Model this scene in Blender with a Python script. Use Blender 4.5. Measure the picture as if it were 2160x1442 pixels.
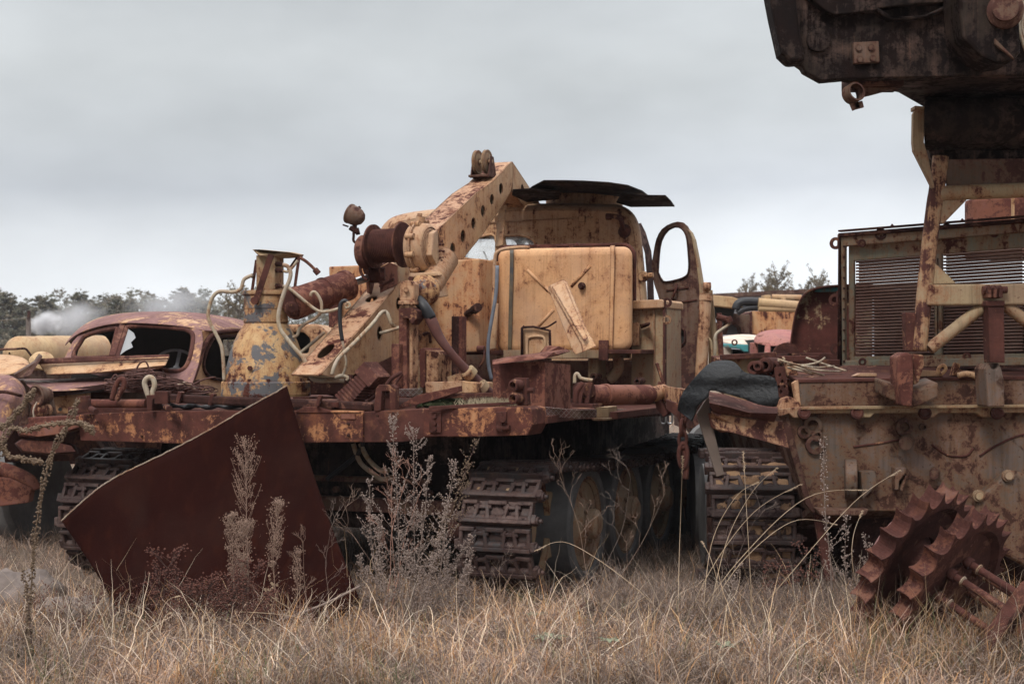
import bpy, bmesh, math, random
import numpy as np
from mathutils import Vector, Matrix, noise
from mathutils.geometry import tessellate_polygon
random.seed(7); np.random.seed(7)
for o in list(bpy.data.objects): bpy.data.objects.remove(o)
S = bpy.context.scene; COL = S.collection
PI = math.pi
# ------------------------------------------------ camera
CAMH = 1.70; F = 3000.0; CX = 1080.0; HZ = 740.0
cam_d = bpy.data.cameras.new('camera'); cam = bpy.data.objects.new('camera', cam_d); COL.objects.link(cam)
cam.location = (0, 0, CAMH); cam.rotation_euler = (PI/2, 0, 0)
cam_d.lens = 50; cam_d.sensor_width = 36; cam_d.clip_end = 3000; cam_d.shift_y = (HZ-721)/2160
cam_d.dof.use_dof = True; cam_d.dof.focus_distance = 9.6; cam_d.dof.aperture_fstop = 4.5
S.camera = cam
# ------------------------------------------------ world: overcast sky
SUN_EL = math.radians(46); SUN_AZ = math.radians(205)   # azimuth measured clockwise from +Y
W = bpy.data.worlds.new("World"); S.world = W; W.use_nodes = True
nt = W.node_tree; nt.nodes.clear()
def wn(t, **k):
    n = nt.nodes.new(t)
    for a, b in k.items(): setattr(n, a, b)
    return n
out = wn('ShaderNodeOutputWorld'); bg = wn('ShaderNodeBackground'); bg2 = wn('ShaderNodeBackground'); add = wn('ShaderNodeAddShader')
sky = wn('ShaderNodeTexSky', sky_type='NISHITA'); sky.sun_disc = False
sky.sun_elevation = SUN_EL; sky.sun_rotation = SUN_AZ
bg.inputs[1].default_value = 0.010
nt.links.new(sky.outputs[0], bg.inputs[0])
tc = wn('ShaderNodeTexCoord'); sep = wn('ShaderNodeSeparateXYZ'); nt.links.new(tc.outputs['Generated'], sep.inputs[0])
mp = wn('ShaderNodeMapping'); mp.inputs['Scale'].default_value = (1.3, 1.3, 3.0); mp.inputs['Location'].default_value = (0.35, 0.1, 0.62)
nt.links.new(tc.outputs['Generated'], mp.inputs[0])
nz = wn('ShaderNodeTexNoise'); nz.inputs['Scale'].default_value = 1.5; nz.inputs['Detail'].default_value = 4; nz.inputs['Roughness'].default_value = 0.55; nz.inputs['Distortion'].default_value = 0.5
nt.links.new(mp.outputs[0], nz.inputs['Vector'])
el = wn('ShaderNodeValToRGB'); cr = el.color_ramp
cr.elements[0].position = 0.0; cr.elements[0].color = (.86, .89, .93, 1)
cr.elements[1].position = 1.0; cr.elements[1].color = (3.0, 3.0, 3.03, 1)
for p, c in ((.045, (.84, .87, .91)), (.08, (.74, .765, .80)), (.115, (.58, .605, .645)), (.155, (.65, .675, .695)), (.20, (.68, .705, .71)), (.26, (.61, .635, .645)), (.5, (1.3, 1.32, 1.35))):
    e = cr.elements.new(p); e.color = (*c, 1)
# wobble the elevation with the noise so that the bands are cloud-shaped
ma = wn('ShaderNodeMath', operation='MULTIPLY_ADD'); ma.inputs[1].default_value = 0.09; ma.inputs[2].default_value = -0.045
nt.links.new(nz.outputs['Fac'], ma.inputs[0])
ad = wn('ShaderNodeMath', operation='ADD'); nt.links.new(sep.outputs['Z'], ad.inputs[0]); nt.links.new(ma.outputs[0], ad.inputs[1])
nt.links.new(ad.outputs[0], el.inputs['Fac'])
mr = wn('ShaderNodeMapRange'); mr.inputs['From Min'].default_value = .3; mr.inputs['From Max'].default_value = .7; mr.inputs['To Min'].default_value = .78; mr.inputs['To Max'].default_value = 1.2
nz2 = wn('ShaderNodeTexNoise'); nz2.inputs['Scale'].default_value = 2.3; nz2.inputs['Detail'].default_value = 5; nt.links.new(mp.outputs[0], nz2.inputs['Vector'])
nt.links.new(nz2.outputs['Fac'], mr.inputs[0])
# left of the view is darker cloud, the unseen sky behind the camera is dimmed
mx = wn('ShaderNodeMapRange'); mx.inputs['From Min'].default_value = -.45; mx.inputs['From Max'].default_value = .25; mx.inputs['To Min'].default_value = .86; mx.inputs['To Max'].default_value = 1.04
nt.links.new(sep.outputs['X'], mx.inputs[0])
mb_ = wn('ShaderNodeMapRange'); mb_.inputs['From Min'].default_value = .5; mb_.inputs['From Max'].default_value = -.6; mb_.inputs['To Min'].default_value = 1.0; mb_.inputs['To Max'].default_value = .62
nt.links.new(sep.outputs['Y'], mb_.inputs[0])
m1 = wn('ShaderNodeMath', operation='MULTIPLY'); nt.links.new(mr.outputs[0], m1.inputs[0]); nt.links.new(mx.outputs[0], m1.inputs[1])
m2 = wn('ShaderNodeMath', operation='MULTIPLY'); nt.links.new(m1.outputs[0], m2.inputs[0]); nt.links.new(mb_.outputs[0], m2.inputs[1])
nt.links.new(el.outputs[0], bg2.inputs[0]); nt.links.new(m2.outputs[0], bg2.inputs[1])
nt.links.new(bg.outputs[0], add.inputs[0]); nt.links.new(bg2.outputs[0], add.inputs[1]); nt.links.new(add.outputs[0], out.inputs[0])
# ------------------------------------------------ sun (soft, through cloud)
sl = bpy.data.lights.new('sun', 'SUN'); sl.energy = 2.3; sl.angle = math.radians(16); sl.color = (1, .96, .9)
so = bpy.data.objects.new('sun', sl); COL.objects.link(so)
sd = Vector((math.sin(SUN_AZ)*math.cos(SUN_EL), math.cos(SUN_AZ)*math.cos(SUN_EL), math.sin(SUN_EL)))
so.rotation_euler = sd.to_track_quat('Z', 'Y').to_euler()
S.view_settings.view_transform = 'Standard'; S.view_settings.look = 'None'; S.view_settings.exposure = 0.0; S.view_settings.gamma = 1
S.cycles.max_bounces = 5; S.cycles.diffuse_bounces = 2; S.cycles.transparent_max_bounces = 6; S.cycles.volume_bounces = 1
# ------------------------------------------------ pixel <-> space helpers (photo pixels 2160 x 1442)
CAM = Vector((0, 0, CAMH))
def ray(px, py): return Vector(((px-CX)/F, 1.0, -(py-HZ)/F))
def P(px, py, Y): return CAM + ray(px, py)*Y
def on(px, py, pl):
    p0, n = pl; d = ray(px, py); return CAM + d*((p0-CAM).dot(n)/d.dot(n))
PSI = math.radians(22)
AX = Vector((math.sin(PSI), math.cos(PSI), 0)); RT = Vector((math.cos(PSI), -math.sin(PSI), 0)); UP = Vector((0, 0, 1))
ORG = Vector((-.11, 9.3, 0))
def D(d): return (ORG+AX*d, AX)                    # plane across the crane vehicle, d metres in from its rear
def Sd(s): return (ORG+RT*s, RT)                   # plane along the vehicle
def Wd(s, d, z): return ORG+RT*s+AX*d+UP*z
def V(px, py, d): return on(px, py, D(d))
def YP(Y): return (Vector((0, Y, 0)), Vector((0, 1, 0)))
# ------------------------------------------------ mesh builder
class MB:
    def __init__(s): s.v = []; s.f = []; s.sm = []
    def add(s, vs, fs, smooth=False):
        b = len(s.v); s.v += [Vector(q) for q in vs]
        for f in fs: s.f.append([b+i for i in f]); s.sm.append(smooth)
        return s
    def prism(s, pts, vec, holes=()):
        vec = Vector(vec); loops = [list(pts)]+[list(h) for h in holes]
        if holes:
            flat = [q for l in loops for q in l]; tri = tessellate_polygon(loops); n = len(flat)
            s.add(flat+[q+vec for q in flat], [t for t in tri]+[[i+n for i in t] for t in tri])
            b = len(s.v)-2*n; o = 0
            for l in loops:
                k = len(l)
                for i in range(k):
                    j = (i+1) % k; s.f.append([b+o+i, b+o+j, b+o+j+n, b+o+i+n]); s.sm.append(False)
                o += k
        else:
            l = loops[0]; n = len(l)
            s.add(l+[q+vec for q in l], [list(range(n)), [n+i for i in range(n)]]+[[i, (i+1) % n, (i+1) % n+n, i+n] for i in range(n)])
        return s
    def box(s, c, ax, ay, az):
        c = Vector(c); vs = [c+ax*i+ay*j+az*k for i in (-1, 1) for j in (-1, 1) for k in (-1, 1)]
        return s.add(vs, [[0, 1, 3, 2], [4, 6, 7, 5], [0, 4, 5, 1], [2, 3, 7, 6], [0, 2, 6, 4], [1, 5, 7, 3]])
    def bar(s, a, b, w, h, up=UP):
        a = Vector(a); b = Vector(b); d = (b-a); n = d.normalized(); x = n.cross(up)
        if x.length < 1e-3: x = n.cross(Vector((0, 1, 0)))
        x.normalize(); y = x.cross(n).normalized()
        return s.box((a+b)/2, x*(w/2), d/2, y*(h/2))
    def loft(s, rings, cap0=True, cap1=True, smooth=True, closed=True):
        n = len(rings[0]); b = len(s.v)
        for r in rings: s.v += [Vector(q) for q in r]
        for i in range(len(rings)-1):
            for j in range(n if closed else n-1):
                k = (j+1) % n
                s.f.append([b+i*n+j, b+i*n+k, b+(i+1)*n+k, b+(i+1)*n+j]); s.sm.append(smooth)
        if cap0: s.f.append([b+j for j in range(n)]); s.sm.append(False)
        if cap1: s.f.append([b+(len(rings)-1)*n+j for j in range(n)]); s.sm.append(False)
        return s
    def lathe(s, o, ax, prof, n=28, ref=None, cap=True):
        ax = Vector(ax).normalized(); r = Vector(ref) if ref else (Vector((0, 0, 1)) if abs(ax.z) < .9 else Vector((1, 0, 0)))
        x = ax.cross(r).normalized(); y = ax.cross(x)
        o = Vector(o); rings = [[o+ax*h+(x*math.cos(2*PI*i/n)+y*math.sin(2*PI*i/n))*max(rr, 1e-4) for i in range(n)] for rr, h in prof]
        # sharp profile corners: split by duplicate rings is handled by the weighted bevel look; keep simple
        for a, b in zip(rings[:-1], rings[1:]): s.loft([a, b], False, False)
        if cap:
            s.add(rings[0], [list(range(n))]); s.add(rings[-1], [list(range(n))])
        return s
    def cyl(s, a, b, r, r2=None, n=16):
        a = Vector(a); b = Vector(b); L = (b-a).length
        return s.lathe(a, b-a, [(r, 0), (r2 if r2 is not None else r, L)], n)
    def tube(s, pts, r, n=8, k=4, cap=True):
        pts = [Vector(q) for q in pts]
        if k > 1 and len(pts) > 2: pts = spline(pts, k)
        rs = r if callable(r) else (lambda t: r)
        rings = []; t0 = (pts[1]-pts[0]).normalized(); x = t0.cross(UP)
        if x.length < .05: x = t0.cross(Vector((1, 0, 0)))
        x.normalize(); m = len(pts)
        for i, q in enumerate(pts):
            t = (pts[min(i+1, m-1)]-pts[max(i-1, 0)])
            if t.length > 1e-7:
                t.normalize(); x = (x-t*x.dot(t))
                x = x.normalized() if x.length > 1e-4 else t.cross(Vector((.3, .5, .8))).normalized()
            y = t.cross(x); R = rs(i/(m-1))
            rings.append([q+(x*math.cos(2*PI*j/n)+y*math.sin(2*PI*j/n))*R for j in range(n)])
        return s.loft(rings, cap, cap)
    def grid(s, rows, smooth=True):
        n = len(rows[0]); b = len(s.v)
        for r in rows: s.v += [Vector(q) for q in r]
        for i in range(len(rows)-1):
            for j in range(n-1):
                s.f.append([b+i*n+j, b+i*n+j+1, b+(i+1)*n+j+1, b+(i+1)*n+j]); s.sm.append(smooth)
        return s
    def bolt(s, p, ax, r=.014, h=.012, n=6): ax = Vector(ax).normalized(); return s.cyl(Vector(p), Vector(p)+ax*h, r, None, n)
    def build(s, name, mat, parent=None, bevel=0, solid=0, sub=0, seg=2, label=None, merge=False):
        me = bpy.data.meshes.new(name); off = parent.matrix_world.translation if parent else Vector((0, 0, 0))
        if parent is not None: off = wloc(parent)
        me.from_pydata([tuple(q-off) for q in s.v], [], s.f)
        me.polygons.foreach_set('use_smooth', s.sm)
        bm = bmesh.new(); bm.from_mesh(me)
        if merge: bmesh.ops.remove_doubles(bm, verts=bm.verts, dist=.0008)
        bmesh.ops.recalc_face_normals(bm, faces=bm.faces); bm.to_mesh(me); bm.free()
        me.materials.append(mat); o = bpy.data.objects.new(name, me); COL.objects.link(o)
        if parent is not None: o.parent = parent
        if solid: m = o.modifiers.new('s', 'SOLIDIFY'); m.thickness = solid; m.offset = 0
        if sub: m = o.modifiers.new('u', 'SUBSURF'); m.levels = sub; m.render_levels = sub
        if bevel: m = o.modifiers.new('b', 'BEVEL'); m.width = bevel; m.segments = seg; m.limit_method = 'ANGLE'; m.angle_limit = math.radians(40)
        if label: o['label'] = label
        return o
def wloc(o):
    v = Vector((0, 0, 0))
    while o is not None: v = v+o.location; o = o.parent
    return v
def spline(pts, k=4):
    out = []; n = len(pts)
    for i in range(n-1):
        a = pts[max(i-1, 0)]; b = pts[i]; c = pts[i+1]; d = pts[min(i+2, n-1)]
        for j in range(k):
            t = j/k; out.append(.5*((2*b)+(c-a)*t+(2*a-5*b+4*c-d)*t*t+(3*b-a-3*c+d)*t**3))
    out.append(pts[-1]); return out
def thing(name, label, cat, loc, group=None):
    o = bpy.data.objects.new(name, None); COL.objects.link(o); o.location = loc; o['label'] = label; o['category'] = cat
    if group: o['group'] = group
    return o
def tag(o, label, cat, group=None):
    o['label'] = label; o['category'] = cat
    if group: o['group'] = group
    return o
def recentre(o, loc):
    loc = Vector(loc); o.data.transform(Matrix.Translation(-loc)); o.location = loc; return o
def kind(o, k): o['kind'] = k; return o
def ell(cx, cy, rx, ry, rot, f, n=16):
    c, s_ = math.cos(rot), math.sin(rot)
    return [f(cx+rx*math.cos(t)*c-ry*math.sin(t)*s_, cy+rx*math.cos(t)*s_+ry*math.sin(t)*c) for t in [2*PI*i/n for i in range(n)]]
def rrect(x0, y0, x1, y1, r, n=5):
    pts = []
    for cx, cy, a0 in ((x1-r, y0+r, -PI/2), (x1-r, y1-r, 0), (x0+r, y1-r, PI/2), (x0+r, y0+r, PI)):
        for i in range(n+1): a = a0+PI/2*i/n; pts.append((cx+r*math.cos(a), cy+r*math.sin(a)))
    return pts
def scl(pts, k, ky=None):
    cx = sum(p[0] for p in pts)/len(pts); cy = sum(p[1] for p in pts)/len(pts); ky = k if ky is None else ky
    return [(cx+(x-cx)*k, cy+(y-cy)*ky) for x, y in pts]
# ------------------------------------------------ materials
class NT:
    def __init__(s, name):
        s.m = bpy.data.materials.new(name); s.m.use_nodes = True; s.t = s.m.node_tree; s.t.nodes.clear()
        s.out = s.n('ShaderNodeOutputMaterial'); s.b = s.n('ShaderNodeBsdfPrincipled'); s.l(s.b.outputs[0], s.out.inputs[0])
    def n(s, t, **k):
        n = s.t.nodes.new(t)
        for a, b in k.items(): setattr(n, a, b)
        return n
    def l(s, a, b): s.t.links.new(a, b)
    def noise(s, vec, scale, detail=6, rough=.6, dist=0):
        n = s.n('ShaderNodeTexNoise'); n.inputs['Scale'].default_value = scale; n.inputs['Detail'].default_value = detail
        n.inputs['Roughness'].default_value = rough; n.inputs['Distortion'].default_value = dist; s.l(vec, n.inputs['Vector']); return n.outputs['Fac']
    def map(s, vec, sc): 
        n = s.n('ShaderNodeMapping'); n.inputs['Scale'].default_value = sc; s.l(vec, n.inputs[0]); return n.outputs[0]
    def math(s, op, a, b=0, c=None):
        n = s.n('ShaderNodeMath', operation=op)
        for i, q in enumerate((a, b, c)):
            if q is None: continue
            if isinstance(q, (int, float)): n.inputs[i].default_value = q
            else: s.l(q, n.inputs[i])
        return n.outputs[0]
    def step(s, x, lo, hi):
        n = s.n('ShaderNodeMapRange'); n.inputs['From Min'].default_value = lo; n.inputs['From Max'].default_value = hi; s.l(x, n.inputs[0]); return n.outputs[0]
    def mix(s, f, a, b):
        n = s.n('ShaderNodeMix', data_type='RGBA')
        for q, i in ((f, 0), (a, 6), (b, 7)):
            if isinstance(q, (int, float)): n.inputs[i].default_value = q
            elif isinstance(q, tuple): n.inputs[i].default_value = (*q, 1)
            else: s.l(q, n.inputs[i])
        return n.outputs[2]
    def coords(s):
        tc = s.n('ShaderNodeTexCoord'); oi = s.n('ShaderNodeObjectInfo'); v = s.n('ShaderNodeVectorMath', operation='ADD')
        sc = s.math('MULTIPLY', oi.outputs['Random'], 37.0); cx = s.n('ShaderNodeCombineXYZ'); s.l(sc, cx.inputs[0]); s.l(sc, cx.inputs[1]); s.l(sc, cx.inputs[2])
        s.l(tc.outputs['Object'], v.inputs[0]); s.l(cx.outputs[0], v.inputs[1]); return v.outputs[0]
    def bump(s, h, dist, strength=.5):
        n = s.n('ShaderNodeBump'); n.inputs['Strength'].default_value = strength; n.inputs['Distance'].default_value = dist; s.l(h, n.inputs['Height']); s.l(n.outputs[0], s.b.inputs['Normal'])
RD = (.042, .014, .011); RM = (.102, .034, .024); RP = (.095, .040, .035); RO = (.34, .155, .075); MAUVE = (.25, .150, .125); DRIP = (.20, .095, .060)
def metal(name, paint, amount=.5, paint2=None, dark=RD, mid=RM, orange=RO, streak=.35, scale=1.0, rough=.62, dirt=.5, edge=True, grey=0, speck=.6, scratch=0, gloss=0, bump=.004, rp=None):
    """weathered paint over rusting steel. amount = share of the surface lost to rust"""
    t = NT(name); v = t.coords(); paint2 = paint2 or tuple(c*.78 for c in paint)
    big = t.noise(v, 2.9*scale, 10, .68, .5); med = t.noise(v, 14*scale, 8, .72, .5); fine = t.noise(v, 70*scale, 4, .65)
    st = t.noise(t.map(v, (16*scale, 16*scale, 1.0*scale)), 1.7, 6, .65, .15); drip = t.noise(t.map(v, (42*scale, 42*scale, 1.9*scale)), 1.6, 4, .6, .1)
    f = t.math('MULTIPLY_ADD', med, .70, t.math('MULTIPLY_ADD', fine, .22, t.math('MULTIPLY_ADD', st, streak, big)))
    rp = rp or RP
    th = .5+.35+.11+.5*streak+(.5-amount)*.60
    w = t.step(f, th-.028, th+.028)
    if edge:
        bv = t.n('ShaderNodeBevel'); bv.samples = 4; bv.inputs['Radius'].default_value = .018
        ge = t.n('ShaderNodeNewGeometry'); dt = t.n('ShaderNodeVectorMath', operation='DOT_PRODUCT'); t.l(bv.outputs[0], dt.inputs[0]); t.l(ge.outputs['Normal'], dt.inputs[1])
        e = t.math('SUBTRACT', 1.0, dt.outputs['Value']); e = t.math('MULTIPLY', e, t.math('MULTIPLY_ADD', med, 4.2, -1.2)); w = t.math('MAXIMUM', w, t.step(e, .06, .20))
    pcol = t.mix(t.step(big, .35, .65), paint, paint2)
    pcol = t.mix(t.math('MULTIPLY', t.step(t.noise(v, 1.5*scale, 8, .66, .4), .44, .66), .46), pcol, MAUVE)      # faded, thin paint
    pcol = t.mix(t.math('MULTIPLY', t.step(st, .50, .74), dirt), pcol, tuple(c*.50 for c in paint2))              # grime runs
    dz = t.math('MULTIPLY', t.step(drip, .56, .70), t.step(t.noise(v, 2.3*scale, 4, .6), .42, .62)); pcol = t.mix(t.math('MULTIPLY', dz, .55), pcol, DRIP)
    pcol = t.mix(t.math('MULTIPLY', t.step(fine, .50, .72), .16), pcol, (.10, .075, .06))
    pcol = t.mix(t.math('MULTIPLY', t.step(f, th-.20, th-.04), .60), pcol, orange)
    pcol = t.mix(t.math('MULTIPLY', t.step(f, th-.09, th-.01), .55), pcol, rp)
    if grey:
        g = t.step(t.noise(v, 5*scale, 8, .7, .4), .66-grey*.25, .70-grey*.25); pcol = t.mix(g, pcol, (.115, .112, .118))
    sp = t.math('MULTIPLY', t.step(t.noise(v, 44*scale, 5, .65), .625, .665), speck); pcol = t.mix(sp, pcol, mid)
    sp2 = t.math('MULTIPLY', t.step(t.noise(v, 17*scale, 6, .7, .4), .655, .69), speck); pcol = t.mix(sp2, pcol, mid)
    if scratch:
        wv = t.n('ShaderNodeTexWave'); wv.inputs['Scale'].default_value = 1.3*scale; wv.inputs['Distortion'].default_value = 14; wv.inputs['Detail'].default_value = 3; wv.inputs['Detail Scale'].default_value = 1.2
        t.l(v, wv.inputs['Vector']); s_ = t.step(wv.outputs['Fac'], .94, .99); s_ = t.math('MULTIPLY', s_, t.math('MULTIPLY', t.step(med, .45, .6), scratch)); pcol = t.mix(s_, pcol, dark)
    rcol = t.mix(t.step(t.noise(v, 7*scale, 8, .7, .3), .38, .62), dark, mid); rcol = t.mix(t.math('MULTIPLY', t.step(fine, .52, .75), .5), rcol, rp)
    rcol = t.mix(t.math('MULTIPLY', t.step(t.noise(v, 4.3*scale, 7, .72, .3), .57, .72), .42), rcol, orange)
    rcol = t.mix(t.math('MULTIPLY', t.step(st, .50, .72), .35), rcol, dark)
    col = t.mix(w, pcol, rcol); t.l(col, t.b.inputs['Base Color'])
    r = t.n('ShaderNodeMapRange'); t.l(w, r.inputs[0]); r.inputs['To Min'].default_value = rough-gloss; r.inputs['To Max'].default_value = .88; t.l(r.outputs[0], t.b.inputs['Roughness'])
    t.b.inputs['Specular IOR Level'].default_value = .13
    h = t.math('ADD', t.math('MULTIPLY', w, -.35), t.math('MULTIPLY', t.math('MULTIPLY', fine, w), .9)); h = t.math('ADD', h, t.math('MULTIPLY', big, 1.3)); h = t.math('ADD', h, t.math('MULTIPLY', sp2, -.3)); t.bump(h, bump*1.2, .6)
    return t.m
TAN = (.49, .325, .205); TAN2 = (.45, .275, .16); TANG = (.46, .335, .20)
M = {}
M['tan'] = metal('tan_paint', TAN, .24, (.50, .30, .15), speck=.7)
M['tan_heavy'] = metal('tan_paint_heavy_rust', TAN, .38, (.45, .26, .15), streak=.4)
M['tan_clean'] = metal('tan_paint_clean', (.60, .355, .195), .12, (.56, .30, .145), speck=.5, dirt=.45)
M['rustpost'] = metal('post_paint', (.34, .245, .15), .5, (.27, .18, .11), streak=.6, dark=(.045, .018, .016), mid=(.09, .038, .032))
M['cab'] = metal('cab_paint', TAN, .26, (.47, .30, .165), streak=.5, dirt=.6)
M['tan_orange'] = metal('tan_paint_orange', (.50, .31, .17), .32, (.48, .24, .11), orange=(.42, .16, .065), streak=.5)
M['tan_dull'] = metal('tan_paint_dull', (.36, .27, .165), .22, (.29, .215, .13), dirt=.8)
M['tan_grey'] = metal('tan_paint_over_grey_primer', (.50, .34, .18), .30, (.46, .27, .12), grey=.62, streak=.3)
M['mauve'] = metal('tan_paint_mauve_rust', (.46, .31, .20), .60, (.42, .26, .15), dark=(.15, .08, .078), mid=(.25, .14, .13), orange=(.50, .25, .10), streak=.3, scale=.7, gloss=.15)
M['tan_far'] = metal('tan_paint_far', (.50, .35, .20), .14, (.45, .30, .165), edge=False, scale=.8)
M['rust'] = metal('rust', (.34, .20, .11), .74, (.25, .13, .075), dark=(.045, .018, .015), mid=(.098, .038, .030), streak=.3)
M['rust_red'] = metal('rust_red', (.175, .066, .052), .50, (.135, .05, .04), dark=(.062, .022, .018), mid=(.118, .043, .034), orange=(.24, .095, .05), streak=.2, dirt=.3)
M['rust_flake'] = metal('rust_flaking', (.44, .23, .115), .585, (.34, .15, .065), dark=(.055, .021, .017), mid=(.115, .042, .032), orange=(.34, .13, .055), streak=.22)
M['rust_dark'] = metal('rust_dark', (.07, .036, .03), .6, (.05, .026, .022), dark=(.022, .010, .009), mid=(.048, .021, .017), orange=(.14, .06, .03), streak=.15, speck=.2)
M['rust_plain'] = metal('rust_plain', (.105, .046, .038), .6, (.075, .032, .027), dark=(.045, .018, .015), mid=(.095, .038, .031), orange=(.20, .08, .04), streak=.1, speck=.2)
M['hull'] = metal('hull_dull_paint', (.120, .095, .080), .36, (.078, .060, .050), dark=(.036, .017, .013), mid=(.065, .03, .021), orange=(.17, .085, .035), streak=.15, scratch=.9, dirt=.7, speck=1)
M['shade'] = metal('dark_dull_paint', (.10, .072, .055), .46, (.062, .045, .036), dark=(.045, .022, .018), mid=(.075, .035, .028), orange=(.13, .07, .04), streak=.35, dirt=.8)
M['over'] = metal('shaded_dull_paint', (.030, .021, .016), .5, (.014, .010, .008), dark=(.006, .004, .004), mid=(.012, .006, .005), rp=(.014, .008, .008), orange=(.02, .012, .009), streak=.4, dirt=.8)  # near-black tone holds the shade of undersides and recesses
M['wheel'] = metal('dirty_wheel_paint', (.36, .27, .18), .22, (.26, .195, .135), dark=(.05, .026, .02), mid=(.09, .045, .03), dirt=.8)
M['green'] = metal('grey_green_primer', (.20, .195, .145), .30, (.16, .15, .11), speck=.6, dirt=.6, orange=(.30, .15, .07))
M['teal'] = metal('teal_paint_rust', (.22, .28, .24), .60, (.30, .24, .15), dark=(.06, .022, .018), mid=(.105, .035, .028), orange=(.36, .2, .08), streak=.35, scale=.8)
M['turq'] = metal('turquoise_paint', (.08, .32, .34), .12, edge=False)
M['cream'] = metal('cream_paint', (.70, .60, .50), .08, (.64, .55, .45), edge=False)
M['redcab'] = metal('faded_red_paint', (.33, .11, .11), .30, (.27, .085, .085), orange=(.45, .2, .15), edge=False)
M['whitepipe'] = metal('pale_pipe', (.46, .41, .33), .18, (.36, .29, .19), scale=2, streak=.1)
M['link'] = metal('track_steel', (.050, .044, .045), .32, (.034, .031, .032), dark=(.020, .014, .014), mid=(.052, .027, .025), rp=(.05, .038, .04), orange=(.075, .036, .026), speck=.4, scale=1.4, gloss=.22, bump=.008)
M['mud'] = metal('dry_mud', (.27, .17, .10), .35, (.20, .125, .075), dark=(.10, .07, .05), mid=(.17, .11, .08), orange=(.36, .22, .12), edge=False, scale=1.6, rough=.95, bump=.03)
def simple(name, c, rough=.7, metallic=0, var=.3, scale=12, bump=.0, c2=None, spec=.4):
    t = NT(name); v = t.coords(); n = t.noise(v, scale, 6, .6); c2 = c2 or tuple(x*(1-var) for x in c)
    t.l(t.mix(t.step(n, .35, .65), c, c2), t.b.inputs['Base Color']); t.b.inputs['Roughness'].default_value = rough; t.b.inputs['Metallic'].default_value = metallic
    t.b.inputs['Specular IOR Level'].default_value = spec
    if bump: t.bump(t.noise(v, scale*3, 5, .6), bump)
    return t.m
M['rubber'] = simple('old_rubber', (.15, .145, .145), .9, c2=(.09, .088, .088), scale=5, bump=.006)
M['blackrubber'] = simple('black_rubber', (.009, .010, .012), .5, c2=(.005, .0056, .0068), scale=9, bump=.025, spec=.3)
M['hose'] = simple('black_hose', (.02, .02, .024), .5, scale=20)
M['hosebrown'] = simple('red_brown_hose', (.12, .045, .036), .75, scale=9, c2=(.075, .03, .027))
M['chrome'] = simple('worn_chrome', (.55, .56, .58), .3, 1.0, .25, 30)
M['strap'] = simple('dark_strap', (.05, .05, .055), .5, c2=(.16, .12, .07), scale=7)
M['bluestrap'] = simple('blue_grey_strap', (.17, .19, .23), .6)
M['lens'] = simple('lamp_glass', (.12, .12, .10), .15)
M['wire'] = simple('rusty_wire', (.10, .042, .034), .85)
M['wood'] = simple('weathered_plank', (.16, .12, .10), .9, scale=3, bump=.01)
M['moss'] = simple('moss', (.035, .042, .016), 1, scale=30, c2=(.02, .026, .010))
M['lichen'] = simple('pale_moss', (.36, .30, .20), 1, scale=30)
M['stone'] = simple('weathered_concrete', (.20, .16, .14), .95, scale=6, c2=(.12, .095, .085), bump=.02)
M['litter'] = simple('white_plastic', (.7, .7, .68), .4, var=.1)
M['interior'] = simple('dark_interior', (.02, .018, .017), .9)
M['dashgrey'] = simple('grey_plastic', (.25, .25, .27), .5)
# radiator: finned tubes
t = NT('finned_tube'); v = t.coords(); wv = t.n('ShaderNodeTexWave', wave_type='BANDS', bands_direction='X'); wv.inputs['Scale'].default_value = 45
t.l(v, wv.inputs['Vector']); c = t.mix(t.step(t.noise(v, 3, 5), .4, .6), (.20, .105, .08), (.30, .19, .15)); t.l(c, t.b.inputs['Base Color']); t.b.inputs['Roughness'].default_value = .8; t.bump(wv.outputs['Fac'], .006, .8); M['fin'] = t.m
# big bare plate
t = NT('plate_rust'); v = t.coords(); st = t.noise(t.map(v, (9, 9, .8)), 1.5, 6, .6); big = t.noise(v, 1.6, 5, .6); fi = t.noise(v, 120, 3, .7)
c = t.mix(t.step(big, .38, .62), (.0125, .0035, .0029), (.0185, .0050, .0038)); c = t.mix(t.math('MULTIPLY', t.step(st, .50, .76), .6), c, (.034, .0100, .0058)); c = t.mix(t.math('MULTIPLY', t.step(fi, .52, .75), .35), c, (.028, .012, .010)); c = t.mix(t.math('MULTIPLY', t.step(t.noise(t.map(v, (2.2, 2.2, .9)), 1.1, 8, .6, .6), .48, .70), .5), c, (.026, .0125, .0098))
t.l(c, t.b.inputs['Base Color']); t.b.inputs['Roughness'].default_value = .95; t.b.inputs['Specular IOR Level'].default_value = .02; t.bump(t.math('ADD', fi, t.math('MULTIPLY', t.noise(v, 25, 5), .6)), .003, .5); M['plate'] = t.m
# checker plate
t = NT('tread_plate'); v = t.coords()
tcn = t.n('ShaderNodeTexCoord'); spx = t.n('ShaderNodeSeparateXYZ'); t.l(tcn.outputs['Object'], spx.inputs[0])
q1 = t.math('PINGPONG', t.math('MULTIPLY', t.math('ADD', spx.outputs[0], spx.outputs[2]), 28), .5); q2 = t.math('PINGPONG', t.math('MULTIPLY', t.math('SUBTRACT', spx.outputs[0], spx.outputs[2]), 28), .5)
ln = t.math('MAXIMUM', t.step(q1, .40, .48), t.step(q2, .40, .48))
c = t.mix(ln, t.mix(t.step(t.noise(v, 5), .4, .6), (.12, .05, .045), (.13, .10, .07)), (.30, .24, .22)); t.l(c, t.b.inputs['Base Color']); t.b.inputs['Roughness'].default_value = .6; t.bump(ln, .006, .9); M['tread'] = t.m
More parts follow.
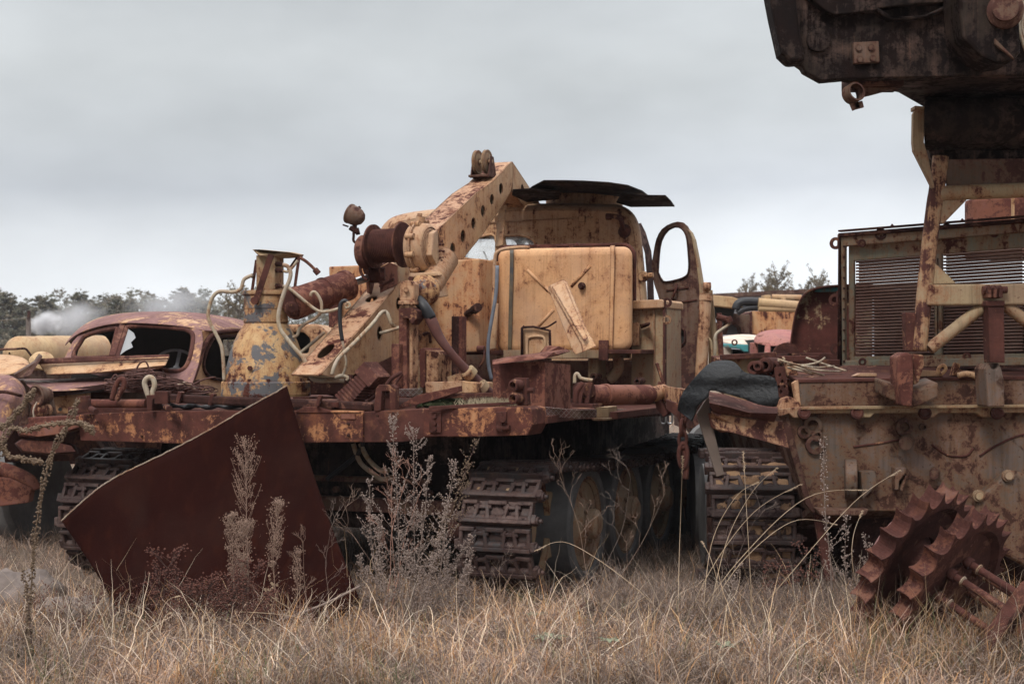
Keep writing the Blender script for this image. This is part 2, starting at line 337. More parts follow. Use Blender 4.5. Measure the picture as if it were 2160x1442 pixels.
# windows / far
t = NT('cracked_glass'); t.b.inputs['Base Color'].default_value = (.75, .8, .82, 1); t.b.inputs['Roughness'].default_value = .25
v = t.coords(); n = t.step(t.noise(v, 14, 6, .7), .45, .6); tr = t.n('ShaderNodeBsdfTransparent'); ms = t.n('ShaderNodeMixShader'); t.l(t.math('MULTIPLY_ADD', n, .28, .22), ms.inputs[0]); t.l(tr.outputs[0], ms.inputs[1]); t.l(t.b.outputs[0], ms.inputs[2]); t.l(ms.outputs[0], t.out.inputs[0]); M['glass'] = t.m
t = NT('shard_glass'); t.b.inputs['Base Color'].default_value = (.26, .27, .28, 1); t.b.inputs['Roughness'].default_value = .6; v = t.coords(); t.bump(t.noise(v, 60, 5), .004); M['shard'] = t.m
t = NT('corrugated_wall'); tcn = t.n('ShaderNodeTexCoord'); spx = t.n('ShaderNodeSeparateXYZ'); t.l(tcn.outputs['Object'], spx.inputs[0]); q = t.math('PINGPONG', t.math('MULTIPLY', spx.outputs[0], 2.2), .5)
c = t.mix(t.step(t.noise(t.map(tcn.outputs['Object'], (3, 1, .4)), 1.2, 5), .35, .65), (.44, .46, .52), (.34, .35, .39)); c = t.mix(t.step(q, .40, .5), c, (.25, .26, .30)); t.l(c, t.b.inputs['Base Color']); t.b.inputs['Roughness'].default_value = .6; M['corr'] = t.m
def attrmat(name, rough=.85, trans=.0, var=.25):
    t = NT(name); a = t.n('ShaderNodeAttribute'); a.attribute_name = 'tint'; t.l(a.outputs['Color'], t.b.inputs['Base Color']); t.b.inputs['Roughness'].default_value = rough; t.b.inputs['Specular IOR Level'].default_value = .25
    if trans:
        tl = t.n('ShaderNodeBsdfTranslucent'); t.l(a.outputs['Color'], tl.inputs[0]); ms = t.n('ShaderNodeMixShader'); ms.inputs[0].default_value = trans; t.l(t.b.outputs[0], ms.inputs[1]); t.l(tl.outputs[0], ms.inputs[2]); t.l(ms.outputs[0], t.out.inputs[0])
    return t.m
M['blade'] = attrmat('dry_grass_blade', .8, .25)
M['leafy'] = attrmat('needle_foliage', .9, .15)
t = NT('soil'); v = t.coords(); big = t.noise(v, .7, 6, .6); fi = t.noise(v, 22, 8, .7); c = t.mix(t.step(big, .4, .6), (.10, .068, .05), (.15, .105, .078)); c = t.mix(t.step(fi, .45, .65), c, (.26, .19, .13)); t.l(c, t.b.inputs['Base Color']); t.b.inputs['Roughness'].default_value = .95; t.bump(t.math('ADD', fi, t.noise(v, 90, 3)), .02, .8); M['soil'] = t.m
def plainstem(name, c, c2): return simple(name, c, .85, c2=c2, scale=40)
M['w_grey'] = plainstem('grey_dry_stem', (.25, .19, .16), (.155, .115, .098)); M['w_seed'] = plainstem('grey_seed', (.32, .25, .215), (.19, .14, .12))
M['w_dark'] = plainstem('dark_dry_stem', (.11, .065, .055), (.07, .04, .035)); M['w_red'] = plainstem('russet_seed', (.14, .055, .038), (.085, .035, .028))
M['w_straw'] = plainstem('straw_stem', (.50, .39, .28), (.40, .29, .19)); M['w_pink'] = plainstem('pinkish_stem', (.42, .23, .17), (.32, .18, .14))
M['w_brown'] = plainstem('brown_seed_head', (.20, .14, .09), (.12, .08, .055)); M['w_beige'] = plainstem('beige_panicle', (.34, .24, .18), (.22, .14, .11))
M['w_leaf'] = plainstem('grey_green_leaf', (.24, .27, .18), (.18, .21, .14)); M['bark'] = plainstem('pine_bark', (.13, .10, .08), (.09, .07, .055))
# ------------------------------------------------ ground: one sheet to the horizon
def gz(x, y):
    n = noise.noise(Vector((x*.9, y*.9, 3.1)))*.035+noise.noise(Vector((x*3.1, y*3.1, 7)))*.015
    k = max(0, 1-abs(y-9)/14)
    return n*k
xs = [-900, -300, -120, -60, -30, -16]+[-9+i*.25 for i in range(73)]+[16, 30, 60, 120, 300, 900]
ys = [-300, -60, -15, 0, 3]+[5+i*.25 for i in range(45)]+[18, 22, 28, 40, 60, 100, 180, 400, 1200]
g = MB(); g.grid([[Vector((x, y, gz(x, y))) for x in xs] for y in ys]); ground = kind(g.build('ground', M['soil']), 'structure')
# ================================================= the wrecked tracked crane vehicle
crane = thing('tracked_crane_vehicle', 'abandoned tan tracked vehicle in the middle, rust-eaten, with a perforated crane boom across its cab', 'tracked vehicle', tuple(Wd(-1.5, 2.5, 0)))
def vb(px0, py0, px1, py1, d, th, mat, name, bevel=.006, **k):   # upright box: front face traced at depth d
    return MB().prism([V(px0, py0, d), V(px1, py0, d), V(px1, py1, d), V(px0, py1, d)], AX*th).build(name, M[mat], crane, bevel, **k)
def vp(pts, d, th, mat, name, bevel=.005, holes=(), parent=crane, **k):
    return MB().prism([V(x, y, d) for x, y in pts], AX*th, [[V(x, y, d) for x, y in h] for h in holes]).build(name, M[mat], parent, bevel, **k)
DZ = 1.285
# --- deck and hull
m = MB(); m.prism([Wd(-3.55, .12, DZ-.06), Wd(.32, .12, DZ-.06), Wd(.32, .8, DZ-.06), Wd(.55, .9, DZ-.06), Wd(.75, 5.2, DZ-.06), Wd(-3.4, 5.2, DZ-.06)], UP*.05); deck = m.build('deck_plate', M['rust'], crane, .004)
m = MB(); m.prism([Wd(-2.95, .55, .42), Wd(-.42, .55, .42), Wd(-.42, .45, .95), Wd(-.42, .5, 1.2), Wd(-2.95, .5, 1.2), Wd(-2.95, .45, .95)], AX*5.2); hull = m.build('hull', M['over'], crane, .01)
m = MB(); m.box(Wd(-1.6, .50, .78), RT*.9, AX*.05, UP*.02); m.box(Wd(-1.6, .50, .60), RT*1.1, AX*.04, UP*.05); 
for s in (-2.3, -1.9, -1.45, -1.0, -.7): m.bolt(Wd(s, .5, .7), -AX, .025, .03)
m.build('hull_rib', M['shade'], crane, .004)
for pts in ([(690, 1010), (735, 975), (760, 950), (765, 925)], [(745, 935), (760, 975), (790, 1000), (805, 1010), (830, 1005)], [(760, 935), (775, 965), (800, 990), (820, 992)]):
    MB().tube([V(x, y, .38) for x, y in pts], .018).build('hull_hose', M['whitepipe' if pts[0][0] > 700 else 'hose'], crane)
# --- rear beams
def beam(pts, d, th, mat, name='rear_beam', **k): return vp(pts, d, th, mat, name, .008, **k)
b1 = MB()
bt = [(165, 874), (300, 868), (460, 866), (640, 866), (765, 869)]; bb = [(765, 932), (640, 934), (500, 935), (363, 935), (250, 931), (169, 929)]
b1.prism([V(x, y, -.08) for x, y in bt+bb], AX*.24)
b1.prism([V(x, y, -.09) for x, y in ((624, 866), (640, 858), (668, 858), (690, 865), (760, 867), (760, 871), (624, 871))], AX*.2)
r1 = b1.build('rear_beam', M['rust_flake'], crane, .008)
MB().prism([V(x, y, -.088) for x, y in ((719, 873), (750, 873), (750, 884), (719, 884))], AX*.02).build('beam_tab', M['rust_red'], r1, .003)
b2 = MB().prism([V(x, y, -.055) for x, y in ((762, 868), (895, 862), (895, 925), (850, 932), (762, 933))], AX*.22); b2.build('rear_beam', M['rust'], crane, .007)
b3 = MB().prism([V(x, y, -.10) for x, y in ((893, 862), (1110, 858), (1121, 862), (1124, 895), (1112, 918), (1000, 921), (893, 921))], AX*.26); r3 = b3.build('rear_beam', M['rust_flake'], crane, .008)
m = MB()
for x0, x1 in ((905, 930), (1046, 1068)):
    m.prism([V(x, y, -.115) for x, y in ((x0, 868), (x1, 868), (x1, 912), (x0, 912))], AX*.02)
    for y in (877, 893, 904): m.bolt(V((x0+x1)/2, y, -.115), -AX, .016, .018)
m.cyl(V(1060, 884, -.11), V(1060, 884, -.17), .02); m.cyl(V(1049, 902, -.12), V(1075, 902, -.12), .018)
m.build('hinge_plate', M['rust'], r3, .003)
m = MB()
for x, y in ((735, 893), (735, 918), (797, 877), (830, 872), (1121, 900), (205, 890), (300, 920)): m.bolt(V(x, y, -.085), -AX, .009, .012)
m.build('beam_bolts', M['rust_dark'], crane)
# left end of the beam: lower step with rounded bumper
MB().prism([V(x, y, -.05) for x, y in ((58, 880), (165, 876), (168, 898), (60, 902))], AX*.2).build('rear_beam', M['rust_red'], crane, .008)
m = MB(); m.loft([[V(x, y, d) for x, y in p] for p, d in (([(40, 906), (60, 893), (120, 888), (165, 892), (166, 900), (120, 915), (80, 920), (45, 915)], -.15), ([(36, 908), (60, 893), (120, 886), (170, 888), (171, 906), (120, 921), (80, 925), (40, 919)], .1), ([(45, 906), (70, 896), (120, 891), (170, 893), (171, 903), (120, 917), (80, 920), (48, 915)], .5))]); m.build('bumper_pad', M['rust_red'], crane)
m = MB(); m.loft([[V(x, y, d) for x, y in p] for p, d in (([(36, 935), (50, 928), (110, 930), (150, 940), (160, 952), (100, 955), (50, 950)], -.1), ([(30, 935), (45, 925), (110, 927), (160, 938), (166, 955), (100, 960), (44, 953)], .3))]); m.build('bumper_pad', M['rust_plain'], crane)
# --- tread plate rim on the right walkway
def strip(top, bot, th, mat, name):
    m = MB(); n = len(top); m.loft([[top[i], bot[i], bot[i]+AX*th, top[i]+AX*th] for i in range(n)], True, True, False); return m.build(name, M[mat], crane, .003)
def sp(l, Ys): return [P(x, y, Y) for (x, y), Y in zip(l, Ys)]
strip(sp([(1122, 858), (1150, 858), (1190, 862), (1225, 864), (1256, 863)], (9.24, 9.35, 9.5, 9.6, 9.75)), sp([(1122, 873), (1150, 874), (1180, 880), (1225, 883), (1256, 880)], (9.24, 9.35, 9.5, 9.6, 9.75)), .03, 'tread', 'tread_plate_rim')
strip(sp([(1280, 861), (1330, 864), (1385, 862), (1420, 862)], (10.0, 10.4, 10.8, 11.2)), sp([(1280, 879), (1330, 882), (1385, 878), (1420, 876)], (10.0, 10.4, 10.8, 11.2)), .03, 'tread', 'tread_plate_rim')
m = MB(); m.prism([P(1253, 858, 9.8), P(1284, 858, 9.9), P(1282, 886, 9.9), P(1255, 884, 9.8)], AX*.2); m.prism([P(1248, 882, 9.75), P(1278, 882, 9.8), P(1278, 887, 9.8), P(1250, 887, 9.75)], AX*.3); m.build('walkway_bracket', M['tan_dull'], crane, .004)
m = MB()
for x in (1398, 1412): m.tube([P(x-6, 868, 10.9), P(x-5, 890, 10.9), P(x+5, 891, 10.9), P(x+6, 866, 10.9)], .008)
m.build('step_loop', M['chrome'], crane)
# --- tracks
PITCH = .172
def track_path(r, zc, d0, d1, sag):
    pts = []
    n = 200
    for i in range(n+1):                     # bottom -> rear wrap -> top -> front wrap
        pass
    out = []
    for i in range(60): t = -PI/2-PI*i/59; out.append((d0+r*math.cos(t), zc+r*math.sin(t)))
    for i in range(1, 80): u = i/79; out.append((d0+(d1-d0)*u, zc+r-sag*4*u*(1-u)-.03*u))
    for i in range(1, 60): t = PI/2-PI*i/59; out.append((d1+r*math.cos(t), zc-.03+(r)*math.sin(t)))
    for i in range(1, 60): u = i/59; out.append((d1+(d0-d1)*u, zc-r))
    return out
def walk(path, step):
    res = []; acc = 0; px, pz = path[0]; res.append((px, pz, path[1][0]-px, path[1][1]-pz)); tot = 0
    for (ax_, az), (bx, bz) in zip(path[:-1], path[1:]):
        L = math.hypot(bx-ax_, bz-az)
        if L < 1e-9: continue
        while tot+L >= acc+step:
            acc += step; u = (acc-tot)/L; res.append((ax_+(bx-ax_)*u, az+(bz-az)*u, bx-ax_, bz-az))
        tot += L
    return res
def link_mesh(w=.50, p=PITCH, mudface=False):
    m = MB(); X = Vector((1, 0, 0)); Y = Vector((0, 1, 0)); Z = Vector((0, 0, 1)); h = w/2
    def b(x0, x1, y0, y1, z0, z1): m.box(((x0+x1)/2, (y0+y1)/2, (z0+z1)/2), X*(x1-x0)/2, Y*(y1-y0)/2, Z*(z1-z0)/2)
    b(-h, h, -p*.50, p*.48, -.02, .0)                      # web
    b(-h-.005, h+.005, -p*.47, -p*.30, -.012, .042)         # grouser rail
    n = 5; edges = [-h+.01, -h*.62, -h*.22, h*.22, h*.62, h-.01]
    for i, e in enumerate(edges):                           # tapering ribs between pockets
        wd = .016; tl = .02 if i % 2 else -.02; tl = tl if 0 < i < n else 0
        m.prism([Vector((e-wd, -p*.32, .034)), Vector((e+wd, -p*.32, .034)), Vector((e+wd*.7+tl, p*.34, .03)), Vector((e-wd*.7+tl, p*.34, .03))], -Z*.05)
    for i in range(n):                                      # stepped upper rail
        x0, x1 = edges[i], edges[i+1]; hi = i % 2 == 0; y = p*.36 if hi else p*.20
        b(x0-.012, x1+.012, y-.014, y+.014, -.012, .034 if hi else .028)
    for s in (-1, 1): b(min(s*h, s*(h+.035)), max(s*h, s*(h+.035)), -p*.42, -p*.05, -.03, .035)
    m.cyl((-h-.02, -p*.26, .002), (h+.05, -p*.26, .002), .031, None, 10)
    m.cyl((h+.04, -p*.26, .002), (h+.075, -p*.26, .002), .016, None, 8)
    for s in (-.08, .08): b(s-.022, s+.022, -.02, .035, -.10, -.015)   # guide teeth inside
    return m
lm = link_mesh(); link0 = lm.build('track_link', M['link'], None, .006)
link_n = [0]
def place_links(parent, s, path, org=None, axes=None, ran=None, jit=.01, src=None):
    src = src or link0
    R_, A_, O_ = axes or (RT, AX, ORG)
    for i, (d, z, td, tz) in enumerate(walk(path, PITCH)):
        if ran and not ran(d, z): continue
        t = (A_*td+UP*tz).normalized(); q = R_; nrm = q.cross(t)    # x = lateral, y = -travel, z = outward
        yv = t; zv = q.cross(yv)
        pos = O_+R_*(s+random.uniform(-jit, jit))+A_*d+UP*z
        mt = Matrix((q, yv, zv)).transposed().to_4x4()
        o = src if (link_n[0] == 0 and src is link0) else src.copy()
        if o is not src: COL.objects.link(o)
        link_n[0] += 1; o.parent = parent; mt.translation = pos-wloc(parent); o.matrix_basis = mt
        o.rotation_mode = 'XYZ'; o.rotation_euler.rotate_axis('X', random.uniform(-.05, .05))
path = track_path(.44, .47, .47, 5.6, .10)
place_links(crane, -.0, path, ran=lambda d, z: d < 5.2 and not (z < .1 and d > 1.2))
nr = link_n[0]
place_links(crane, -3.28, path, ran=lambda d, z: d < .75)
# --- sprockets behind the track wraps, wheels
def sprocket(s, d, z, R, mat, parent=crane):
    c = Wd(s, d, z); m = MB()
    for off in (-.14, .07):
        pts = []; n = 13
        for i in range(n):
            for k, rr in ((0, R+.015), (.10, R), (.25, R-.05), (.5, R-.08), (.75, R-.05), (.90, R)):
                a = 2*PI*(i+k)/n; pts.append(c+RT*off+(AX*math.cos(a)+UP*math.sin(a))*rr)
        inn_ = [c+RT*off+(q_-c-RT*off).normalized()*R*.80 for q_ in pts]; m.prism(pts, RT*.045, [inn_])
    m.cyl(c-RT*.2, c+RT*.10, R*.3, None, 30)
    return m.build('drive_sprocket', M[mat], parent, .004)
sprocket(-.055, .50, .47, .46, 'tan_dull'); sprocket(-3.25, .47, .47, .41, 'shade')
def wheel(s, d, z=.44, R=.43):
    c = Wd(s, d, z); m = MB()
    m.lathe(c-RT*.16, RT, [(R*.80, 0), (R-.02, 0), (R, .025), (R, .30), (R-.02, .32), (R*.82, .32), (R*.80, .30)], 44, cap=False); ty = m.build('wheel_tyre', M['rubber'], crane)
    m = MB(); m.lathe(c-RT*.14, RT, [(R*.81, 0), (R*.81, .28), (R*.76, .285), (R*.72, .25), (R*.55, .235), (R*.45, .25), (R*.34, .30), (R*.26, .305), (R*.25, .36), (R*.16, .385), (.001, .39)], 44, cap=False)
    for i in range(8): a = 2*PI*i/8; m.bolt(c+(AX*math.cos(a)+UP*math.sin(a))*R*.3+RT*.16, RT, .016, .02)
    rm = m.build('wheel_disc', M['wheel'], ty)
    m = MB()
    for i in range(5):
        a = 2*PI*(i+.3)/5; q = c+(AX*math.cos(a)+UP*math.sin(a))*R*.60+RT*.098
        m.lathe(q, RT, [(.055, 0), (.055, .008)], 14)
    m.build('wheel_hole', M['interior'], rm) if False else None
    return ty
for d in (1.28, 2.24, 3.2, 4.2): wheel(.05, d)
MB().cyl(Wd(-.5, 1.28, .44), Wd(.0, 1.28, .44), .09).cyl(Wd(-.5, 2.24, .44), Wd(.0, 2.24, .44), .09).cyl(Wd(-.5, 3.2, .44), Wd(.0, 3.2, .44), .09).cyl(Wd(-.5, .47, .47), Wd(0, .47, .47), .12).cyl(Wd(-2.9, .47, .47), Wd(-3.2, .47, .47), .12).build('axle', M['rust_dark'], crane)
# --- deck clutter that is bolted on
Ys = 10.4
# turret column
cb = P(561, 832, Ys); zc = cb.z
k = Ys/F
def R_(w): return w/2*k
prof = []
for y, w in ((835, 186), (829, 188), (828, 186), (806, 186), (804, 183), (803, 177), (775, 168), (774, 165), (758, 157), (740, 147), (720, 133), (703, 117), (690, 100), (681, 90), (680, 94), (676, 94), (675, 92), (652, 91), (651, 93), (648, 93), (647, 91), (624, 91), (622, 98), (615, 98), (613, 94)):
    prof.append((R_(w), (835-y)*k))
col = MB().lathe(P(561, 835, Ys), UP, prof, 48).build('crane_column', M['tan_grey'], crane)
m = MB()
for a in range(14):
    an = 2*PI*a/14; c = P(561, 803, Ys); m.bolt(Vector((c.x+math.cos(an)*.30, c.y+math.sin(an)*.30, c.z)), UP, .014, .02)
m.bolt(P(528, 776, Ys-.28), -UP*0+Vector((0, -1, 0)), .018, .03)
m.build('flange_bolts', M['rust'], col)
m = MB().prism([P(540, 538, Ys-.07), P(580, 541, Ys-.07), P(580, 612, Ys-.07), P(540, 612, Ys-.07)], Vector((.04, .16, 0))); blk = m.build('valve_block', M['tan_dull'], crane, .006)
# tilted cap plate with strap legs
m = MB()
cp = [(532, 526), (545, 526), (575, 529), (610, 532), (632, 537), (629, 543), (600, 545), (565, 543), (546, 539)]
m.prism([P(x, y, Ys-.02-.12*math.sin(i)) for i, (x, y) in enumerate(cp)], Vector((.0, .22, .015))); m.build('cap_plate', M['tan_dull'], crane, .004)
m = MB()
for a, b, yy in (((572, 537), (538, 640), -.18), ((541, 548), (532, 612), .1), ((572, 537), (563, 552), -.12), ((631, 541), (617, 640), .05), ((629, 541), (607, 572), .08)):
    m.bar(P(*a, Ys+yy), P(*b, Ys+yy), .045 if b == (538, 640) else .022, .008, Vector((0, 1, 0)))
m.tube([P(632, 543, Ys), P(648, 553, Ys), P(668, 572, Ys)], .012); m.cyl(P(664, 568, Ys), P(672, 577, Ys), .022)
m.bolt(P(538, 634, Ys-.19), Vector((0, -1, 0)), .028, .03, 10)
m.build('cap_strut', M['rust_plain'], crane, .002)
m = MB()
for y in (557, 570, 603): m.cyl(P(579, y, Ys-.05), P(590, y, Ys-.05), .020, None, 6); m.cyl(P(589, y, Ys-.05), P(597, y+1, Ys-.05), .014)
m.cyl(P(538, 581, Ys), P(530, 582, Ys), .018, None, 6)
m.build('pipe_union', M['rust_dark'], crane)
def pipe(pts, Y, r, mat='whitepipe', name='hydraulic_pipe', n=8):
    if not isinstance(Y, (list, tuple)): Y = [Y]*len(pts)
    return MB().tube([P(x, y, q) for (x, y), q in zip(pts, Y)], r, n, 5).build(name, M[mat], crane)
pipe([(533, 580), (515, 589), (509, 607), (500, 614), (487, 616), (462, 615), (447, 630), (439, 662), (444, 682), (456, 705), (467, 730), (471, 760), (473, 803)], 10.25, .0135)
pipe([(596, 558), (607, 562), (613, 575), (610, 592), (600, 615), (591, 645), (587, 672), (592, 695), (606, 715), (625, 738), (641, 757), (650, 780), (657, 797), (672, 803), (700, 803), (735, 803)], 9.98, .0145)
pipe([(596, 603), (608, 607), (625, 620), (645, 637), (670, 655), (690, 657), (718, 650)], 10.15, .0115)
pipe([(597, 571), (606, 573), (615, 566), (628, 549)], 10.3, .010)
pipe([(655, 625), (657, 618), (664, 616), (672, 625), (678, 640), (677, 657), (664, 672), (645, 682), (632, 693), (627, 706), (618, 712)], 10.2, .0115)
pipe([(685, 700), (660, 722), (632, 745)], 10.35, .012)
pipe([(700, 790), (706, 770), (717, 752), (740, 730), (766, 704), (790, 678), (803, 661), (812, 657), (819, 664), (826, 682), (836, 691), (846, 690)], [9.85, 9.85, 9.9, 10.0, 10.1, 10.2, 10.25, 10.3, 10.3, 10.3, 10.35, 10.4], .014)
pipe([(846, 690), (825, 696), (801, 703)], 10.3, .012)
pipe([(733, 640), (728, 634), (719, 640), (717, 660), (718, 690), (722, 718)], 10.0, .014, 'hose', 'rubber_hose'); pipe([(722, 718), (727, 745), (730, 765), (725, 785), (715, 797)], 10.0, .009)
pipe([(733, 650), (738, 645), (734, 638), (728, 645), (733, 651)], 9.98, .010, 'whitepipe', 'hose_eye')
pipe([(704, 797), (720, 792), (733, 796), (730, 802)], 9.95, .013)
m = MB().cyl(P(727, 803, 9.98), P(741, 803, 9.98), .022, None, 8).cyl(P(738, 790, 10.0), P(738, 815, 10.0), .018); m.build('pipe_union', M['rust'], crane)
# hydraulic cylinder
a = P(618, 641, 10.25); b = P(733, 601, 10.65); ax = (b-a).normalized(); L = (b-a).length
m = MB().lathe(a, ax, [(.05, -.03), (.113, -.01), (.119, .0), (.119, L*.12), (.112, L*.125), (.111, L*.55), (.118, L*.555), (.118, L*.575), (.110, L*.58), (.108, L*.93), (.116, L*.94), (.116, L), (.05, L+.005)], 32, cap=False); cyl1 = m.build('lift_cylinder', M['rust_red'], crane)
MB().cyl(a-ax*.04, P(800, 577, 10.80), .030).build('piston_rod', M['chrome'], cyl1)
m = MB(); m.prism([P(x, y, 10.15) for x, y in ((600, 612), (612, 611), (625, 640), (626, 665), (612, 668), (600, 650))], Vector((.02, .3, 0))); m.lathe(P(614, 650, 10.12), Vector((.2, -1, 0)), [(.05, 0), (.05, .03), (.03, .04), (.03, .06), (.001, .06)], 14); m.build('cylinder_clevis', M['rust'], crane, .004)
vb(650, 775, 745, 832, 1.0, .5, 'rust', 'boom_foot', .01); vb(700, 742, 850, 832, 1.6, .1, 'rust_plain', 'foot_web', .006)
# --- boom
FA = P(692, 772, 9.85)
def bp(px, py, w=0):
    q = on(px, py, (FA, RT)); return q-RT*w
BW = .235
mid = [(676, 790), (692, 772), (757, 697), (830, 612), (880, 546), (927, 482), (965, 445), (1006, 406), (1040, 383), (1056, 366), (1071, 349), (1081, 341)]
bot = [(1083, 372), (1078, 402), (1066, 425), (1021, 491), (988, 532), (955, 573), (909, 640), (870, 693), (826, 752), (747, 790), (720, 800)]
hl = [(801, 703, 5.5, 15), (841, 640, 5, 13), (955, 525, 5, 13), (977, 498, 5, 13), (999, 471, 4.6, 12), (1019, 445, 4.4, 12), (1038, 421, 4.2, 11.5), (1057, 398, 4, 11.5)]
def side(off, nm):
    m = MB(); hs = [ell(x, y, rx, ry, 0, lambda u, v_: bp(u, v_, off)) for x, y, rx, ry in hl]
    # project with the same lateral offset so that both walls are true copies
    outer = [bp(x, y)-RT*off for x, y in mid+bot]; hs = [[bp(x, y)-RT*off for x, y in [(cx+rx*math.cos(t), cy+ry*math.sin(t)) for t in [2*PI*i/16 for i in range(16)]]] for cx, cy, rx, ry in hl]
    m.prism(outer, -RT*.012, hs); return m
boom = side(0, 's').build('crane_boom', M['tan'], crane)
far_w = side(BW-.012, 'f').build('boom_wall', M['tan_dull'], boom)
def web(line, th, mat, holes=()):
    """curved plate between the two walls; holes given as (index, t)"""
    m = MB(); A = [bp(x, y)-RT*.006 for x, y in line]; n = len(A)
    for i in range(n-1):
        p0, p1 = A[i], A[i+1]; dirn = (p1-p0).normalized(); nn = dirn.cross(RT).normalized()*th
        hs = []
        for hi, u, ru, rv in holes:
            if hi == i:
                c = p0.lerp(p1, u)-RT*BW/2; hs.append([c+dirn*ru*math.cos(q)+RT*rv*math.sin(q) for q in [2*PI*j/18 for j in range(18)]])
        m.prism([p0, p1, p1-RT*(BW-.012), p0-RT*(BW-.012)], nn, hs)
    return m
web(mid, .010, 'tan_heavy', ((1, .42, .105, .045), (2, .78, .05, .045))).build('boom_wall', M['tan_heavy'], boom)
web(bot, .010, 'tan_dull').build('boom_wall', M['tan_dull'], boom)
# doubler plates on the boom
m = MB(); m.prism([bp(x, y, -.012) for x, y in ((862, 590), (905, 523), (932, 505), (936, 560), (905, 630), (880, 660), (862, 640))], -RT*.012); m.build('doubler_plate', M['tan_heavy'], boom, .004)
# tip section, dropping away behind the roof sheets
T0 = bp(1081, 341); dn = (AX*.9-UP*.40).normalized()
def tipsec(t, h): q = T0+dn*t; return [q, q-RT*BW, q-RT*BW-UP*h, q-UP*h]
m = MB(); tp = [T0, T0+dn*2.2, T0+dn*2.2-UP*.19, T0-UP*.27]
m.prism([q-RT*.0 for q in tp], -RT*.012, [[T0+dn*s-UP*.12+(dn*math.cos(q)*.045+UP*math.sin(q)*.05) for q in [2*PI*j/14 for j in range(14)]] for s in (.28, .62, 1.0, 1.4)])
m.prism([q-RT*(BW-.012) for q in tp], -RT*.012); m.prism([T0-RT*.013, T0+dn*2.2-RT*.013, T0+dn*2.2-RT*(BW-.013), T0-RT*(BW-.013)], -UP*.01); m.prism([tp[3]-RT*.013, tp[2]-RT*.013, tp[2]-RT*(BW-.013), tp[3]-RT*(BW-.013)], UP*.01)
m.build('boom_tip', M['tan'], crane)
# sheave block on the boom
m = MB(); c = bp(1046, 345)-RT*BW*.55+UP*.02
for o_ in (-.045, .045): m.lathe(c-RT*o_-RT*.014, RT, [(.03, -.004), (.085, 0), (.105, -.004), (.108, .0), (.094, .012), (.108, .024), (.105, .028), (.085, .024), (.03, .028)], 30)
m.cyl(c-RT*.1, c+RT*.1, .02); m.build('sheave', M['tan_dull'], crane)
m = MB()
for o_ in (-.085, .085):
    q = c-RT*o_; m.prism([q+UP*.045-AX*.03, q+UP*.045+AX*.03, q-UP*.12+AX*.09, q-UP*.15-AX*.09], RT*.012)
m.box(c-UP*.13, RT*.10, AX*.09, UP*.01); m.build('sheave_bracket', M['shade'], crane, .003)
# pivot bracket block below the winch
m = MB(); Yb = 10.75
m.prism([P(765, 552, Yb), P(822, 552, Yb+.05), P(799, 566, Yb-.1), P(770, 564, Yb-.1)], UP*.012)
m.prism([P(770, 566, Yb-.05), P(776, 566, Yb-.05), P(780, 618, Yb-.05), P(774, 618, Yb-.05)], Vector((.02, .3, 0)))
m.prism([P(798, 566, Yb-.08), P(822, 553, Yb), P(838, 560, Yb+.1), P(838, 600, Yb+.1), P(802, 618, Yb-.08)], Vector((.0, .02, 0))); m.build('ram_bracket', M['rust_red'], crane, .004)
m = MB(); m.cyl(P(778, 580, Yb), P(806, 580, Yb), .06, None, 20); m.cyl(P(803, 578, Yb-.11), P(812, 578, Yb-.11), .05); m.prism([P(799, 602, Yb-.1), P(830, 586, Yb-.1), P(830, 590, Yb-.1), P(800, 606, Yb-.1)], Vector((0, .1, 0))); m.build('ram_pin', M['rust'], crane, .003)
m = MB(); m.prism([P(838, 540, Yb+.15), P(862, 560, Yb+.2), P(866, 640, Yb+.2), P(838, 622, Yb+.1)], Vector((-.05, .25, 0))); m.build('boom_web', M['tan_dull'], crane, .005)
# winch
Yw = 10.55; wa = P(762, 527, Yw); wb = P(905, 522, Yw-.15); wx = (wb-wa).normalized()
wx = (wx+Vector((0, -.16, 0))).normalized()
def wp(px, py): return P(px, py, Yw-(px-800)*.0012)
c = wp(820, 518)
m = MB(); prof = []
for i in range(17): h = -.12+i*.24/16; prof += [(.118, h), (.126, h+.0075)]
m.lathe(c, wx, prof, 32); m.lathe(c-wx*.13, wx, [(.06, 0), (.163, 0), (.163, .014), (.06, .014)], 36); m.lathe(c+wx*.115, wx, [(.06, 0), (.167, 0), (.167, .014), (.06, .014)], 36)
m.build('winch_drum', M['rust_plain'], crane)
c2 = wp(771, 531); m = MB(); m.lathe(c2-wx*.03, wx, [(.06, 0), (.118, 0), (.125, .01), (.125, .07), (.11, .075), (.105, .06), (.03, .06), (.03, .09), (.001, .09)], 30); m.cyl(c2, c, .035)
m.build('winch_bearing', M['rust_plain'], crane)
m = MB(); m.tube([wp(762, 545), wp(760, 570), wp(768, 585), wp(775, 590)], .012); m.prism([wp(757, 538), wp(772, 540), wp(778, 575), wp(768, 578)], Vector((.01, .05, 0))); m.build('winch_bracket', M['rust'], crane, .003)
g0 = wp(888, 524)-AX*.02
m = MB(); m.lathe(g0, wx, [(.12, -.05), (.175, -.045), (.185, -.03), (.185, .0), (.20, .002), (.20, .02), (.185, .022), (.178, .07), (.165, .09), (.15, .10), (.145, .092), (.13, .102), (.125, .094), (.11, .104), (.105, .096), (.09, .106), (.04, .108), (.001, .11)], 40)
gear = m.build('winch_gearbox', M['tan'], crane)
m = MB(); xv = wx.cross(UP).normalized()
for i in range(9):
    a = 2*PI*i/9+.3; q = g0+(xv*math.cos(a)+wx.cross(xv)*math.sin(a))*.192; m.cyl(q-wx*.02, q+wx*.05, .022, None, 8)
q0 = g0+wx*.10
